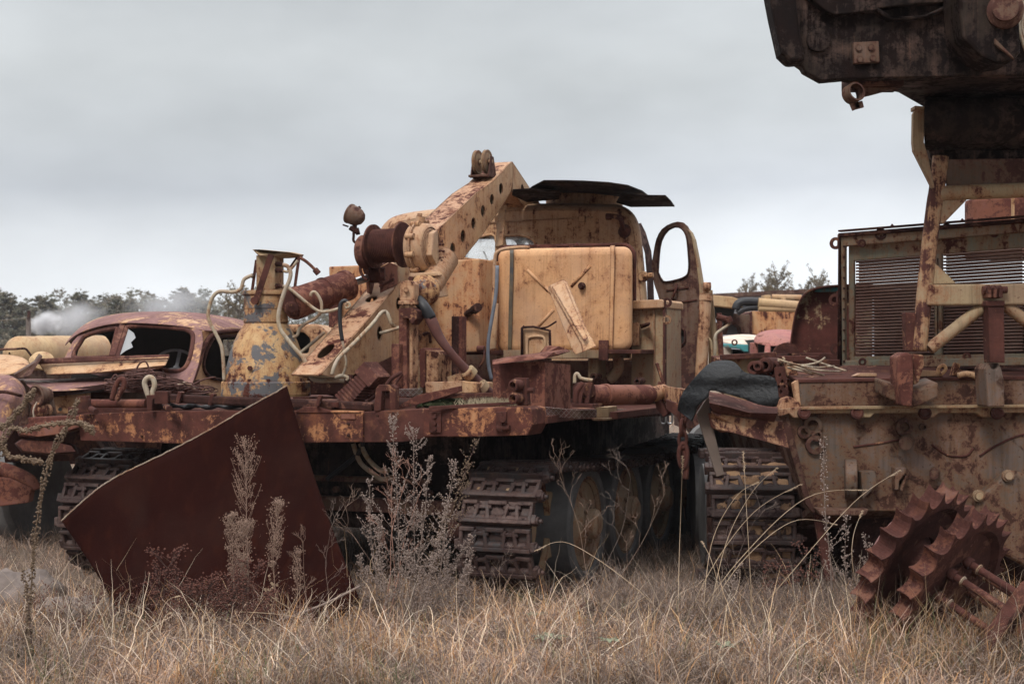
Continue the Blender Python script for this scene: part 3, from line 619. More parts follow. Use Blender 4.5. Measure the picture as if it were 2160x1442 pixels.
m.prism([q0+UP*.13-xv*.0, q0+UP*.10+xv*.06, q0-UP*.06+xv*.10, q0-UP*.13+xv*.02, q0-UP*.10-xv*.03], wx*.05)
m.cyl(g0+UP*.19, g0+UP*.235+wx*.01, .035, None, 10); m.cyl(g0+UP*.23, g0+UP*.255, .018)
m.build('gearbox_lug', M['tan'], gear, .006)
m = MB()
for i in range(8): a = 2*PI*i/8; m.bolt(wp(925, 530)+UP*math.sin(a)*.07+xv*math.cos(a)*.03+wx*.02, wx, .010, .012)
m.build('gearbox_bolts', M['rust_plain'], gear)
# worm housing + motor
m = MB(); w0 = P(935, 545, 10.55); w1 = P(905, 610, 10.3); prof = []
dd = (w1-w0); Lw = dd.length
for i in range(10): h = Lw*i/10; prof += [(.115-.003*i, h), (.107-.003*i, h+Lw*.07)]
m.lathe(w0, dd, prof, 28); worm = m.build('worm_housing', M['tan'], crane)
m = MB(); m.prism([P(866, 581, 10.28), P(918, 578, 10.28), P(928, 628, 10.28), P(870, 632, 10.28)], Vector((.06, .14, .02)))
m.prism([P(862, 577, 10.26), P(921, 574, 10.26), P(926, 582, 10.26), P(863, 586, 10.26)], Vector((.06, .16, .02)))
m.build('worm_flange', M['tan'], worm, .008)
m = MB()
for x, y in ((868, 588), (900, 585), (918, 610), (912, 630)): m.bolt(P(x, y, 10.26), Vector((-.2, -1, 0)), .018, .03)
m.build('flange_bolts', M['rust'], worm)
m = MB(); m.lathe(P(905, 612, 10.32), P(855, 616, 10.12)-P(905, 612, 10.32), [(.05, 0), (.105, 0), (.115, .03), (.115, .09), (.105, .10), (.09, .12), (.07, .15), (.02, .15)], 28); mo = m.build('winch_motor', M['tan_grey'], crane)
m = MB(); m.prism([P(843, 597, 10.02), P(850, 592, 10.02), P(866, 591, 10.02), P(873, 599, 10.02), P(873, 636, 10.02), P(843, 636, 10.02)], Vector((.03, .12, 0))); m.prism([P(839, 634, 10.0), P(876, 634, 10.0), P(876, 642, 10.0), P(839, 642, 10.0)], Vector((.03, .14, 0)))
for x in (849, 868): m.cyl(P(x, 640, 10.05), P(x, 650, 10.05), .018); m.bolt(P(x, 640, 10.0), Vector((0, -1, 0)), .012, .01)
m.bolt(P(857, 612, 10.02), Vector((0, -1, 0)), .018, .03)
m.build('motor_cap', M['tan_heavy'], mo, .005)
m = MB().tube([P(882, 633, 10.15), P(895, 648, 10.1), P(910, 672, 10.1)], lambda t: .042, 12); m.build('hose_cuff', M['hose'], crane)
MB().tube([P(890, 643, 10.15), P(908, 672, 10.1), P(925, 708, 10.1), P(948, 740, 10.1), P(975, 772, 10.15), P(1005, 803, 10.2), P(1035, 832, 10.2)], lambda t: .035+.006*math.sin(t*9), 14, 6).build('thick_hose', M['hosebrown'], crane)
for x, y, w in ((990, 787, 24), (1016, 817, 16)):
    m = MB(); c = P(x, y, 10.15); dr = (P(x+10, y+10, 10.17)-c).normalized(); m.lathe(c-dr*.03, dr, [(.045, 0), (.056, .005), (.056, .055), (.045, .06)], 20); m.bar(c+Vector((-.055, -.02, -.02)), c+Vector((-.055-w*.004, -.02, -.05)), .03, .05); m.build('hose_clamp', M['tan_dull'], crane, .003)
# floodlight
fl = P(748, 455, 10.6); ax = Vector((-.88, .30, .40)).normalized()
m = MB().lathe(fl+ax*.045, -ax, [(.066, -.006), (.075, -.006), (.077, .006), (.073, .012), (.072, .05), (.062, .085), (.045, .110), (.02, .125), (.001, .128)], 30, cap=False); lamp = m.build('work_lamp', M['shade'], crane)
MB().lathe(fl+ax*.046, ax, [(.070, 0), (.045, .012), (.001, .018)], 24, cap=False).build('lamp_lens', M['lens'], lamp)
m = MB(); m.cyl(fl-UP*.06, fl-UP*.115, .018); m.cyl(P(738, 480, 10.6), P(754, 490, 10.6), .018); m.cyl(P(750, 489, 10.6), P(758, 487, 10.6), .026); m.tube([P(723, 474, 10.6), P(735, 478, 10.6)], .006); m.cyl(P(760, 436, 10.6), P(756, 440, 10.6), .012)
m.tube([P(746, 490, 10.6), P(746, 498, 10.6), P(746, 508, 10.6), P(755, 515, 10.6), P(762, 520, 10.6)], .010); m.build('lamp_arm', M['rust_dark'], lamp)
# --- cab
cd = 3.75
cabo = [(793, 705), (790, 600), (793, 540), (797, 500), (806, 478), (826, 459), (860, 449), (900, 443), (960, 437), (1060, 431), (1180, 429), (1290, 431), (1312, 434), (1333, 447), (1346, 468), (1353, 500), (1359, 560), (1366, 640), (1370, 760), (1100, 790), (850, 790)]
wl = [(978, 545), (985, 520), (996, 506), (1016, 499), (1044, 498), (1044, 548), (1010, 549)]
wr = [(1056, 498), (1090, 496), (1112, 499), (1126, 508), (1134, 522), (1136, 545), (1090, 548), (1056, 548)]
def ins(pts, i):   # inset along vertex normals, pixels
    n = len(pts); out = []
    for j in range(n):
        x0, y0 = pts[j-1]; x1, y1 = pts[(j+1) % n]; dx, dy = x1-x0, y1-y0; l = math.hypot(dx, dy) or 1
        out.append((pts[j][0]-dy/l*i, pts[j][1]+dx/l*i))
    return out
def smoothpx(pts, k=3):
    v = [Vector((x, y, 0)) for x, y in pts]; r = spline(v, k); return [(q.x, q.y) for q in r]
co = smoothpx(cabo, 3)
m = MB(); back = [V(x, y, cd) for x, y in ins(co, 14)]
m.prism(back, AX*.02, [[V(x, y, cd) for x, y in smoothpx(w, 3)] for w in (wl, wr)])
rings = [[V(x, y, cd+.001) for x, y in ins(co, 14)], [V(x, y, cd+.02) for x, y in ins(co, 9)], [V(x, y, cd+.06) for x, y in ins(co, 4)], [V(x, y, cd+.13) for x, y in ins(co, 1)], [V(x, y, cd+.22) for x, y in co]]
last = rings[-1]
cen = sum(last, Vector())/len(last)
# body shell: stop at the door opening on the right side
nb = len(co)
EX = Vector((.095, .995, 0)); rings.append([q+EX*.25 for q in last])
m.loft(rings, False, False)
r0 = rings[-1]
m2 = MB()
for j in range(nb):
    a_, b_ = r0[j], r0[(j+1) % nb]; mx_ = (a_+b_)/2
    isdoor = (mx_-ORG).dot(RT) > (V(1345, 600, cd+.2)-ORG).dot(RT) and mx_.z < V(1345, 470, cd).z and mx_.z > V(1345, 770, cd).z
    if not isdoor: m.add([a_, b_, b_+EX*1.05, a_+EX*1.05], [[0, 1, 2, 3]], True)
# front wall with windscreen openings
fr = [q+AX*1.3 for q in last]
def fp(px, py): return V(px, py, cd)+AX*1.5
fc = [V(x, y, cd) for x, y in ins(co, 3)]
def fh(pts): return [V(x, y, cd)+EX*1.5 for x, y in pts]
m.prism([q+EX*1.5 for q in fc], AX*.02, [fh(rrect(930, 478, 1060, 560, 18)), fh(rrect(1075, 478, 1215, 560, 18))])
cab = m.build('cab', M['cab'], crane, merge=True)
for w, nm in ((wl, 'l'), (wr, 'r')):
    ww = smoothpx(w, 3); m = MB()
    rr = [V(x, y, cd-.012) for x, y in ww]; m.tube(rr+[rr[0]], .014, 6, 1, False); m.build('window_rim', M['tan'], cab)
    MB().prism([V(x, y, cd+.012) for x, y in ww], AX*.004).build('rear_window', M['glass'], cab)
MB().bar(V(1048, 560, cd+.3), V(1050, 490, cd+.3), .05, .03).bar(V(1020, 530, cd+.25), V(1030, 552, cd+.25), .012, .012).build('cab_post', M['dashgrey'], cab)
# hatch ring
hc = V(1232, 430, cd+.75); 
m = MB().lathe(hc-UP*.06, UP, [(.43, -.05), (.38, .02), (.37, .06), (.37, .13), (.385, .14), (.385, .155), (.30, .16)], 48)
for i in range(18): a = 2*PI*i/18; m.bolt(hc+Vector((math.cos(a)*.37, math.sin(a)*.37, .04)), Vector((math.cos(a), math.sin(a), 0)), .012, .012)
m.build('roof_hatch_ring', M['tan'], cab)
# exhaust elbow pipe on cab
m = MB().tube([V(1284, 457, cd-.16), V(1295, 456, cd-.16), V(1308, 461, cd-.17), V(1313, 475, cd-.15), V(1316, 488, cd-.02)], .022, 12); m.cyl(V(1279, 457, cd-.16), V(1289, 457, cd-.16), .030); m.lathe(V(1316, 490, cd-.03), -AX-UP*.5, [(.06, -.05), (.055, 0), (.04, .03)], 20); m.build('vent_elbow', M['rust'], cab)
m = MB(); m.bar(V(1010, 470, cd-.01), V(1250, 458, cd-.01), .01, .012); m.box(V(1228, 462, cd-.01), RT*.03, AX*.012, UP*.03); m.build('cab_seam', M['tan'], cab)
m = MB()
for x, y in ((1074, 425), (1095, 424)): m.tube([V(x-5, y+6, cd+.3), V(x-4, y-3, cd+.3), V(x+3, y-4, cd+.3), V(x+5, y+5, cd+.3)], .010)
m.build('lifting_eye', M['rust_dark'], cab)
m = MB(); m.bar(V(1061, 435, cd-.3), V(1053, 520, cd-.6), .075, .02, AX); m.bar(V(1049, 455, cd-.3), V(1068, 545, cd-.45), .06, .02, AX); m.build('boom_stay', M['tan'], crane, .004)
# cab lower side wall + interior
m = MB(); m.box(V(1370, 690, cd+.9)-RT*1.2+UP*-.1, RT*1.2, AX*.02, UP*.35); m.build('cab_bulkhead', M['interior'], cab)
# door
dp = 3.95
do = [(1374, 560), (1379, 529), (1384, 505), (1396, 483), (1418, 470), (1440, 469), (1456, 491), (1469, 542), (1478, 600), (1482, 660), (1484, 720), (1479, 776), (1440, 790), (1400, 792), (1397, 700), (1393, 640), (1380, 600)]
dh = [(1387, 573), (1389, 540), (1394, 508), (1409, 485), (1432, 479), (1447, 496), (1452, 535), (1453, 567), (1446, 583), (1420, 592), (1398, 593)]
dl = rrect(1403, 692, 1443, 727, 12)
m = MB(); m.prism([V(x, y, dp) for x, y in smoothpx(do+do[:1], 2)[:-1]], AX*.05, [[V(x, y, dp) for x, y in smoothpx(dh+dh[:1], 2)[:-1]], [V(x, y, dp) for x, y in dl]]); door = m.build('cab_door', M['shade'], crane, .008)
m = MB(); e = [V(x, y, dp-.03) for x, y in [(1449, 482), (1458, 500), (1467, 545), (1474, 600), (1477, 660), (1478, 720), (1474, 776)]]; e2 = [V(x, y, dp-.03) for x, y in [(1456, 489), (1463, 505), (1471, 545), (1480, 600), (1484, 660), (1486, 720), (1482, 776)]]
m.loft([[e[i], e2[i], e2[i]+AX*.10, e[i]+AX*.10] for i in range(len(e))], smooth=False); m.build('door_edge', M['tan_dull'], door, .004)
m = MB(); q = [V(x, y, dp-.012) for x, y in smoothpx(dh+dh[:1], 3)]; m.tube(q, .008, 6, 1); q = [V(x, y, dp-.008) for x, y in rrect(1401, 690, 1445, 729, 13)]; m.tube(q+[q[0]], .012, 6, 1); m.build('door_trim', M['rust_dark'], door)
m = MB(); m.bar(V(1405, 612, dp-.01), V(1452, 606, dp-.01), .01, .01); m.bar(V(1412, 640, dp-.01), V(1470, 632, dp-.01), .008, .01); m.tube([V(1428, 600, dp-.02), V(1424, 615, dp-.05), V(1418, 630, dp-.02)], .012); m.cyl(V(1476, 648, dp-.04), V(1476, 648, dp-.09), .02); m.build('door_latch', M['rust'], door)
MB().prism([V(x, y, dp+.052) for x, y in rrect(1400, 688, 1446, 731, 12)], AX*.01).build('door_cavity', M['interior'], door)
m = MB().tube([V(1357, 583, cd-.02), V(1368, 581, cd-.05)], .016, 10); m.cyl(V(1367, 581, cd-.05), V(1378, 580, cd-.05), .024); m.lathe(V(1356, 583, cd-.0), -AX, [(.05, -.02), (.04, .02)], 20); m.build('door_stop', M['tan'], cab)
# interior dark door jamb edge
m = MB(); pts = [(1352, 470), (1362, 490), (1374, 530), (1378, 575), (1380, 640), (1378, 700)]
m.loft([[V(x, y, cd+.5), V(x-14, y+4, cd+.3), V(x-14, y+4, cd+.33), V(x, y, cd+.53)] for x, y in pts], smooth=False); m.build('door_jamb', M['rust_dark'], cab)
# ---- fuel tank
ft = 2.15
out = rrect(1051, 522, 1334, 742, 20, 6); 
def tilt(p): x, y = p; return (x, y-(x-1051)*.018+3)
m = MB(); rg = []
for i, dd_ in ((16, 0), (8, .008), (3, .025), (0, .06), (0, .40), (3, .43), (12, .45)):
    s_ = rrect(1051+i, 522+i, 1334-i, 742-i, max(20-i*.6, 6), 6); rg.append([V(*tilt(p), ft+dd_) for p in s_])
m.loft(rg); tank = m.build('fuel_tank', M['tan_clean'], crane)
def rib(a, b, r=.013):
    q = [V(*tilt(a), ft-.0), V(*tilt(b), ft-.0)]; return MB().tube(q, r, 8, 1)
for a, b in (((1112, 567), (1156, 612)), ((1245, 561), (1205, 604)), ((1130, 692), (1168, 652)), ((1150, 604), (1168, 622))): rib(a, b).build('tank_rib', M['tan_clean'], tank)
for x, mt, w in ((1079, 'strap', .022), (1292, 'tan_clean', .026)):
    m = MB(); q = [V(*tilt(p), ft+d_) for p, d_ in (((x, 522), .3), ((x, 519), .08), ((x, 526), -.01), ((x, 560), -.02), ((x-2, 640), -.018), ((x-4, 730), -.014), ((x-4, 742), .05))]
    m.loft([[p-RT*w/2*1.4, p+RT*w/2*1.4, p+RT*w/2*1.4+AX*.006, p-RT*w/2*1.4+AX*.006] for p in spline(q, 4)], smooth=False); m.build('tank_strap', M[mt], tank)
m = MB().lathe(V(1228, 603, ft-.01), -AX, [(.03, 0), (.03, .02), (.02, .025), (.02, .05), (.001, .05)], 12); m.build('tank_plug', M['rust_dark'], tank)
m = MB(); m.cyl(V(1156, 524, ft+.2), V(1156, 517, ft+.2), .07, None, 20); m.cyl(V(1208, 524, ft+.2), V(1208, 516, ft+.2), .03); m.cyl(V(1214, 519, ft+.18), V(1220, 514, ft+.18), .018); m.cyl(V(1120, 523, ft+.2), V(1120, 517, ft+.2), .05); m.build('tank_cap', M['rust'], tank)
m = MB(); q = [V(*tilt(p), ft+.44) for p in rrect(1047, 518, 1338, 744, 24, 6)]; m.tube(q+[q[0]], .018, 6, 1); m.build('tank_seam', M['rust'], tank)
pipe([(1118, 522), (1095, 522), (1065, 525), (1050, 531), (1044, 545), (1042, 600), (1038, 700)], 11.25, .014, 'tan')
# straps hanging left of tank
pipe([(1049, 560), (1046, 620), (1036, 680), (1030, 720), (1030, 765), (1037, 800)], 11.0, .014, 'bluestrap', 'hanging_strap')
m = MB(); m.prism([P(x, y, 11.1) for x, y in ((1040, 640), (1052, 640), (1046, 735), (1028, 738))], Vector((0, .05, 0))); m.build('tank_support', M['tan'], crane, .004)
# tank shelf
vb(1048, 738, 1292, 756, ft-.03, .5, 'tan_dull', 'tank_shelf'); vb(1272, 737, 1352, 746, ft-.08, .5, 'rust', 'tank_shelf'); vb(1240, 756, 1262, 800, ft+.1, .2, 'tan_dull', 'shelf_post'); vb(1262, 717, 1282, 760, ft-.09, .03, 'rust_plain', 'tank_shelf')
m = MB().tube([V(1303, 752, ft+.2), V(1305, 775, ft+.2), V(1295, 792, ft+.2), V(1285, 800, ft+.2)], .045, 12); m.build('drain_hose', M['tan_dull'], crane)
vb(880, 738, 1050, 748, 2.0, .7, 'rust', 'tank_shelf')
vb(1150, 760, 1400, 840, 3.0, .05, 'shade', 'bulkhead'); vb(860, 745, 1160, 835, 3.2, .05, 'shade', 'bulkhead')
# ---- left tan cabinet
vp([(693, 562), (770, 559), (905, 552), (1012, 545), (1012, 742), (850, 745), (699, 748)], 1.8, .55, 'tan_orange', 'equipment_cabinet', .012)
m = MB(); m.cyl(V(985, 662, 1.8), V(1004, 650, 1.62), .028, None, 8); m.cyl(V(1000, 653, 1.65), V(1008, 648, 1.55), .036, None, 10); m.build('cabinet_valve', M['rust_dark'], crane)
m = MB(); m.tube([V(893, 705, 1.79), V(905, 703, 1.76), V(908, 722, 1.79)], .012); m.build('cabinet_handle', M['rust'], crane)
vb(693, 600, 712, 690, 1.7, .06, 'rust_red', 'cabinet_post'); vp([(700, 748), (840, 742), (842, 790), (700, 812)], 1.5, .2, 'rust', 'deck_riser')
# ---- right side cabinet
vp([(1334, 650), (1402, 648), (1403, 838), (1330, 838)], 2.45, .5, 'tan_dull', 'side_cabinet', .006)
vp([(1334, 634), (1396, 631), (1400, 636), (1400, 649), (1334, 652)], 2.38, .6, 'tan', 'cabinet_top', .008)
vb(1378, 652, 1381, 836, 2.43, .03, 'tan', 'cabinet_seam', 0); vb(1398, 640, 1402, 836, 2.40, .06, 'rust', 'cabinet_edge', .002)
m = MB(); m.prism([V(x, y, 2.36) for x, y in ((1334, 680), (1346, 679), (1348, 690), (1346, 728), (1334, 730))], AX*.04); m.build('cabinet_flap', M['tan'], crane, .004)
m = MB(); m.loft([[V(1350, 684, 2.4), V(1370, 679, 2.25), V(1372, 682, 2.2), V(1352, 688, 2.38)], [V(1352, 692, 2.43), V(1368, 684, 2.43), V(1369, 687, 2.43), V(1353, 693, 2.43)]], smooth=False); m.build('torn_flap', M['rust_dark'], crane)
for y in (638, 674):
    m = MB(); m.lathe(V(1407, y, 2.40), AX, [(.018, 0), (.038, 0), (.038, .012), (.018, .012)], 16, cap=False); m.bar(V(1400, y, 2.41), V(1404, y, 2.41), .03, .05); m.build('lifting_lug', M['tan_dull' if y > 650 else 'rust'], crane)
for x, y in ((1347, 803), (1255, 794)):
    m = MB().lathe(V(x, y, 2.1), -AX, [(.028, -.1), (.028, .04), (.014, .04), (.014, -.02)], 14, cap=False); m.build('pipe_stub', M['rust_dark'], crane)
# ---- uprights and small boxes on deck
def yb(px0, py0, px1, py1, Y, th, mat, name, bev=.005, lean=0): return MB().prism([P(px0+lean, py0, Y), P(px1+lean, py0, Y), P(px1, py1, Y), P(px0, py1, Y)], AX*th).build(name, M[mat], crane, bev)
yb(841, 650, 858, 838, 10.05, .14, 'rust_red', 'upright_post'); yb(858, 680, 870, 838, 10.09, .10, 'tan_heavy', 'post_flange', .003)
m = MB().prism([P(x, y, 10.0) for x, y in ((842, 651), (868, 648), (880, 655), (878, 672), (868, 685), (862, 672), (842, 668))], AX*.12); m.build('post_bracket', M['rust'], crane, .004)
yb(825, 725, 842, 820, 10.0, .1, 'rust_red', 'upright_post'); yb(952, 667, 965, 800, 10.5, .1, 'rust_dark', 'upright_post'); yb(965, 667, 975, 798, 10.52, .08, 'rust_red', 'post_flange', .003)
vp([(884, 736), (893, 733), (897, 738), (897, 812), (893, 818), (886, 816)], 1.0, .3, 'rust_red', 'small_locker', .006); vp([(897, 738), (922, 742), (926, 748), (923, 820), (897, 820)], 1.02, .28, 'tan_heavy', 'locker_door', .006)
vb(868, 760, 886, 830, 1.05, .3, 'tan_dull', 'locker_side')
vp([(896, 806), (973, 803), (975, 829), (898, 832)], .62, .3, 'tan_heavy', 'low_locker', .006); vp([(973, 803), (1006, 808), (1007, 828), (975, 829)], .63, .3, 'tan', 'low_locker', .005)
m = MB(); m.tube([V(925, 780, 1.2), V(936, 777, 1.2), V(942, 790, 1.2), V(942, 805, 1.2)], .014); m.bar(V(950, 790, 1.1), V(985, 790, 1.1), .05, .05); m.bar(V(952, 792, 1.1), V(952, 806, 1.1), .02, .02); m.build('locker_handle', M['tan'], crane)
m = MB(); m.tube([V(1018, 735, 1.2), V(1022, 745, 1.2), V(1019, 762, 1.2), V(1010, 775, 1.2)], .010); m.cyl(V(1007, 735, 1.2), V(1022, 735, 1.2), .022, None, 8); m.build('control_lever', M['rust'], crane)
# red toolbox
bx = .42
A0 = V(1040, 766, bx); A1 = V(1148, 762, bx-.12); A2 = V(1204, 770, bx+.45); 
m = MB(); zt = A0.z; zb_ = DZ
f0 = V(1040, 850, bx); top = [V(1039, 766, bx), V(1149, 763, bx-.10), V(1204, 769, bx+.35)]; top.append(top[0]+(top[2]-top[1])); bt_ = [Vector((q.x, q.y, DZ)) for q in top]
m.add(top+bt_, [[0, 1, 5, 4], [1, 2, 6, 5], [2, 3, 7, 6], [3, 0, 4, 7], [4, 5, 6, 7]]); tb = m.build('toolbox', M['rust_red'], crane, .006)
m = MB(); m.prism([P(1038, 759, 9.6), P(1100, 751, 9.5), P(1168, 742, 9.55), P(1178, 747, 9.6), P(1150, 756, 9.45), P(1095, 762, 9.45), P(1038, 769, 9.5)], Vector((.1, .38, .02))); m.build('toolbox_lid', M['rust_red'], tb, .004)
vp([(1103, 692), (1125, 688), (1158, 697), (1160, 752), (1103, 752)], 1.15, .02, 'tan', 'lid_panel', .004); 
m = MB(); q = [V(x, y, 1.14) for x, y in ((1112, 752), (1112, 722), (1117, 711), (1140, 709), (1149, 716), (1150, 750))]; m.tube(q, .010); m.build('panel_bead', M['tan'], crane)
m = MB(); q = [V(x, y, 1.12) for x, y in ((1101, 752), (1101, 692), (1106, 688))]; m.tube(q, .012, 6, 1); q = [V(x, y, 1.12) for x, y in ((1104, 690), (1125, 689), (1160, 697), (1161, 745))]; m.tube(q, .010, 6, 1); m.tube([V(1140, 692, 1.1), V(1155, 689, 1.05), V(1173, 678, 1.0)], .007); m.build('panel_frame', M['rust_dark'], crane)
# twin port fitting
m = MB(); m.prism([V(x, y, -.02) for x, y in ((1084, 797), (1110, 797), (1113, 853), (1092, 856))], AX*.06); 
for y in (812, 839):
    m.lathe(V(1096, y, -.02), -AX-RT*.25, [(.035, -.02), (.04, .05), (.036, .075), (.024, .08), (.020, .03)], 20, cap=False)
m.bolt(V(1114, 823, .0), RT, .02, .04); m.build('twin_port_block', M['rust'], crane, .004)
# horizontal cylinder on the right walkway
a = P(1238, 833, 9.55); b = P(1372, 832, 10.0); ax = (b-a).normalized(); L = (b-a).length
m = MB().lathe(a, ax, [(.04, -.01), (.078, 0), (.078, .03), (.070, .032), (.070, L*.25), (.077, L*.255), (.077, L*.30), (.070, L*.305), (.070, L-.02), (.06, L), (.03, L+.01)], 26); c3 = m.build('steering_cylinder', M['rust_red'], crane)
m = MB(); m.cyl(b, P(1400, 826, 10.15), .055); m.cyl(a-ax*.10, a, .02)
m.build('cylinder_rod', M['tan'], c3)
m = MB()
for x in (1226, 1242): m.loft([[P(x+o1, y+o2, 9.5) for o1, o2 in ((-3, -3), (3, -3), (3, 3), (-3, 3))] for y in (0,)] , False, False) if False else m.bar(P(x-4, 850, 9.45), P(x+4, 806, 9.45), .03, .02, AX)
m.lathe(P(1232, 822, 9.5), Vector((.6, -.8, 0)), [(.05, -.06), (.05, .06)], 18); m.prism([P(1205, 850, 9.4), P(1250, 852, 9.4), P(1250, 860, 9.4), P(1207, 858, 9.4)], AX*.25); m.tube([P(1230, 808, 9.45), P(1216, 826, 9.45), P(1214, 850, 9.45)], .02)
m.build('cylinder_mount', M['rust'], crane, .003)
pipe([(1212, 808), (1213, 792), (1218, 788), (1225, 797), (1236, 800), (1250, 802)], 9.5, .012)
m = MB(); m.bar(P(1384, 838, 10.2), P(1396, 806, 10.2), .05, .05); m.bar(P(1396, 808, 10.2), P(1402, 806, 10.2), .05, .3); m.prism([P(x, y, 10.05) for x, y in ((1380, 835), (1392, 838), (1408, 872), (1400, 880), (1384, 862))], AX*.06); m.build('pivot_arm', M['rust'], crane, .005)
m = MB().loft([[P(1398, 812, 10.1), P(1398, 845, 10.1), P(1400, 848, 10.5), P(1400, 814, 10.5)], [P(1440, 820, 9.6), P(1440, 862, 9.6), P(1452, 862, 10.1), P(1450, 820, 10.1)]], smooth=False); m.build('linkage_arm', M['tan_heavy'], crane, .006)
m = MB().prism([P(x, y, 9.62) for x, y in ((1404, 842), (1440, 856), (1452, 820), (1462, 830), (1452, 872), (1434, 884), (1405, 862))], AX*.05); m.build('linkage_plate', M['rust'], crane, .004)
# shafts and brackets across the left deck
dY = 10.1
def shaft(a, b, r, mat, name, Y0=dY, Y1=dY-.2, n=16): return MB().cyl(P(*a, Y0), P(*b, Y1), r, None, n).build(name, M[mat], crane)
shaft((175, 851), (309, 851), .032, 'rust_red', 'cross_tube', 10.45, 10.25)
MB().bar(P(338, 839, 10.25), P(790, 858, 9.65), .09, .06).build('cross_shaft', M['rust_dark'], crane, .015)
m = MB(); m.bar(P(330, 838, 10.2), P(358, 838, 10.2), .12, .09); m.bar(P(376, 837, 10.15), P(384, 839, 10.15), .11, .085); m.bar(P(444, 841, 10.1), P(452, 843, 10.1), .11, .085); m.bar(P(670, 844, 9.7), P(677, 846, 9.7), .10, .08); m.build('shaft_clamp', M['rust'], crane, .005)
yb(618, 837, 715, 841, 10.0, .15, 'rust_plain', 'thin_rail', .002)
m = MB(); m.prism([P(x, y, 10.15) for x, y in ((308, 833), (335, 832), (337, 840), (322, 842), (320, 866), (310, 866))], AX*.12); m.prism([P(x, y, 10.35) for x, y in ((160, 836), (180, 834), (190, 868), (162, 872))], AX*.05); m.build('tube_bracket', M['rust'], crane, .004)
m = MB(); m.cyl(P(350, 858, 10.1), P(358, 862, 10.0), .022, None, 10); m.cyl(P(192, 862, 10.3), P(203, 868, 10.2), .022, None, 10); m.cyl(P(706, 858, 9.7), P(706, 848, 9.7), .03); m.cyl(P(745, 858, 9.7), P(745, 850, 9.7), .018, None, 6); m.build('adjuster_nut', M['rust'], crane)
# lifting eyes (rope loops)
for cx_, cy_, mt, ln in ((250, 822, 'rust', .35), (317, 818, 'whitepipe', -.12)):
    q = [(cx_-14, cy_+22), (cx_-8, cy_-2), (cx_-2+ln*8, cy_-20), (cx_+8+ln*6, cy_-22), (cx_+10+ln*4, cy_-8), (cx_+2, cy_+8), (cx_-4, cy_+22)] if ln > 0 else [(cx_-2, cy_+22), (cx_-9, cy_+2), (cx_-12, cy_-12), (cx_-5, cy_-22), (cx_+5, cy_-20), (cx_+9, cy_-6), (cx_+5, cy_+8), (cx_+5, cy_+22)]
    MB().tube([P(x, y, 10.25) for x, y in q], .019, 10).build('rope_eye', M[mt], crane)
# ribbed block and hook bracket
m = MB(); c = P(755, 822, 9.9); ax = (P(778, 795, 9.9)-P(730, 845, 9.9)).normalized(); sx = Vector((.55, .75, 0)); up_ = ax.cross(sx).normalized()
for i in range(9): m.box(c+ax*(i-4)*.026, ax*.008, sx*.07, up_*(.075-.002*i))
m.box(c, ax*.1, sx*.06, up_*.055); m.box(c+ax*.15, ax*.05, sx*.075, up_*.085); m.build('ribbed_block', M['rust_plain'], crane, .004)
m = MB(); m.prism([P(x, y, 9.55) for x, y in ((788, 868), (792, 820), (798, 811), (828, 811), (834, 818), (834, 866), (822, 866), (821, 825), (805, 825), (803, 866))], AX*.06); m.prism([P(x, y, 9.6) for x, y in ((803, 834), (824, 830), (826, 862), (805, 864))], AX*.1); m.build('hook_bracket', M['rust'], crane, .005)
m = MB().tube([P(815, 812, 9.8), P(826, 798, 9.8), P(842, 788, 9.8), (P(848, 786, 9.8))], .014); m.tube([P(828, 822, 9.8), P(836, 805, 9.8), P(848, 788, 9.8)], .012); m.build('bent_handle', M['rust_plain'], crane)
yb(836, 820, 866, 836, 9.9, .2, 'tread', 'step_plate', .003)
m = MB(); m.bar(P(905, 860, 9.3), P(1085, 850, 9.3), .03, .02); m.bar(P(1045, 832, 9.8), P(925, 836, 9.8), .05, .03); m.build('deck_rail', M['rust_plain'], crane, .003)
m = MB()
for i in range(26):
    x = random.uniform(640, 1180); Y = random.uniform(9.9, 11.4); q = P(x, 850, Y); q.z = DZ+.01; a = random.uniform(0, PI); u = Vector((math.cos(a), math.sin(a), random.uniform(-.08, .12)))
    m.bar(q, q+u*random.uniform(.1, .45)+UP*random.uniform(.02, .10), random.uniform(.01, .07), random.uniform(.008, .04))
m.build('deck_remnant', M['rust'], crane, .003)
# right rear posts beside the door
m = MB(); m.cyl(P(1489, 618, 11.8), P(1478, 800, 11.8), .050, None, 14); m.cyl(P(1490, 622, 11.8), P(1489, 634, 11.8), .058, None, 14); m.cyl(P(1490, 596, 11.8), P(1489, 622, 11.8), .028); m.cyl(P(1483, 604, 11.75), P(1499, 604, 11.75), .035, None, 12); m.build('side_strut', M['tan_heavy'], crane)
m = MB(); m.bar(P(1497, 612, 11.9), P(1515, 790, 11.9), .045, .02, AX); m.bar(P(1507, 680, 12), P(1508, 790, 12), .10, .03, AX); m.build('side_strut', M['tan_dull'], crane, .003)
MB().bar(P(1517, 660, 11.9), P(1523, 785, 11.9), .04, .03, AX).build('side_strut', M['rust_red'], crane, .003)
pipe([(1500, 790), (1508, 740), (1509, 708), (1522, 695), (1536, 685), (1538, 676), (1533, 672)], 11.7, .013); m = MB().cyl(P(1512, 668, 11.7), P(1535, 674, 11.7), .026, None, 8); m.cyl(P(1535, 668, 11.7), P(1539, 679, 11.7), .03); m.build('pipe_union', M['rust'], crane)
pipe([(1494, 712), (1500, 722), (1502, 745), (1504, 790)], 11.6, .010, 'tan_dull')
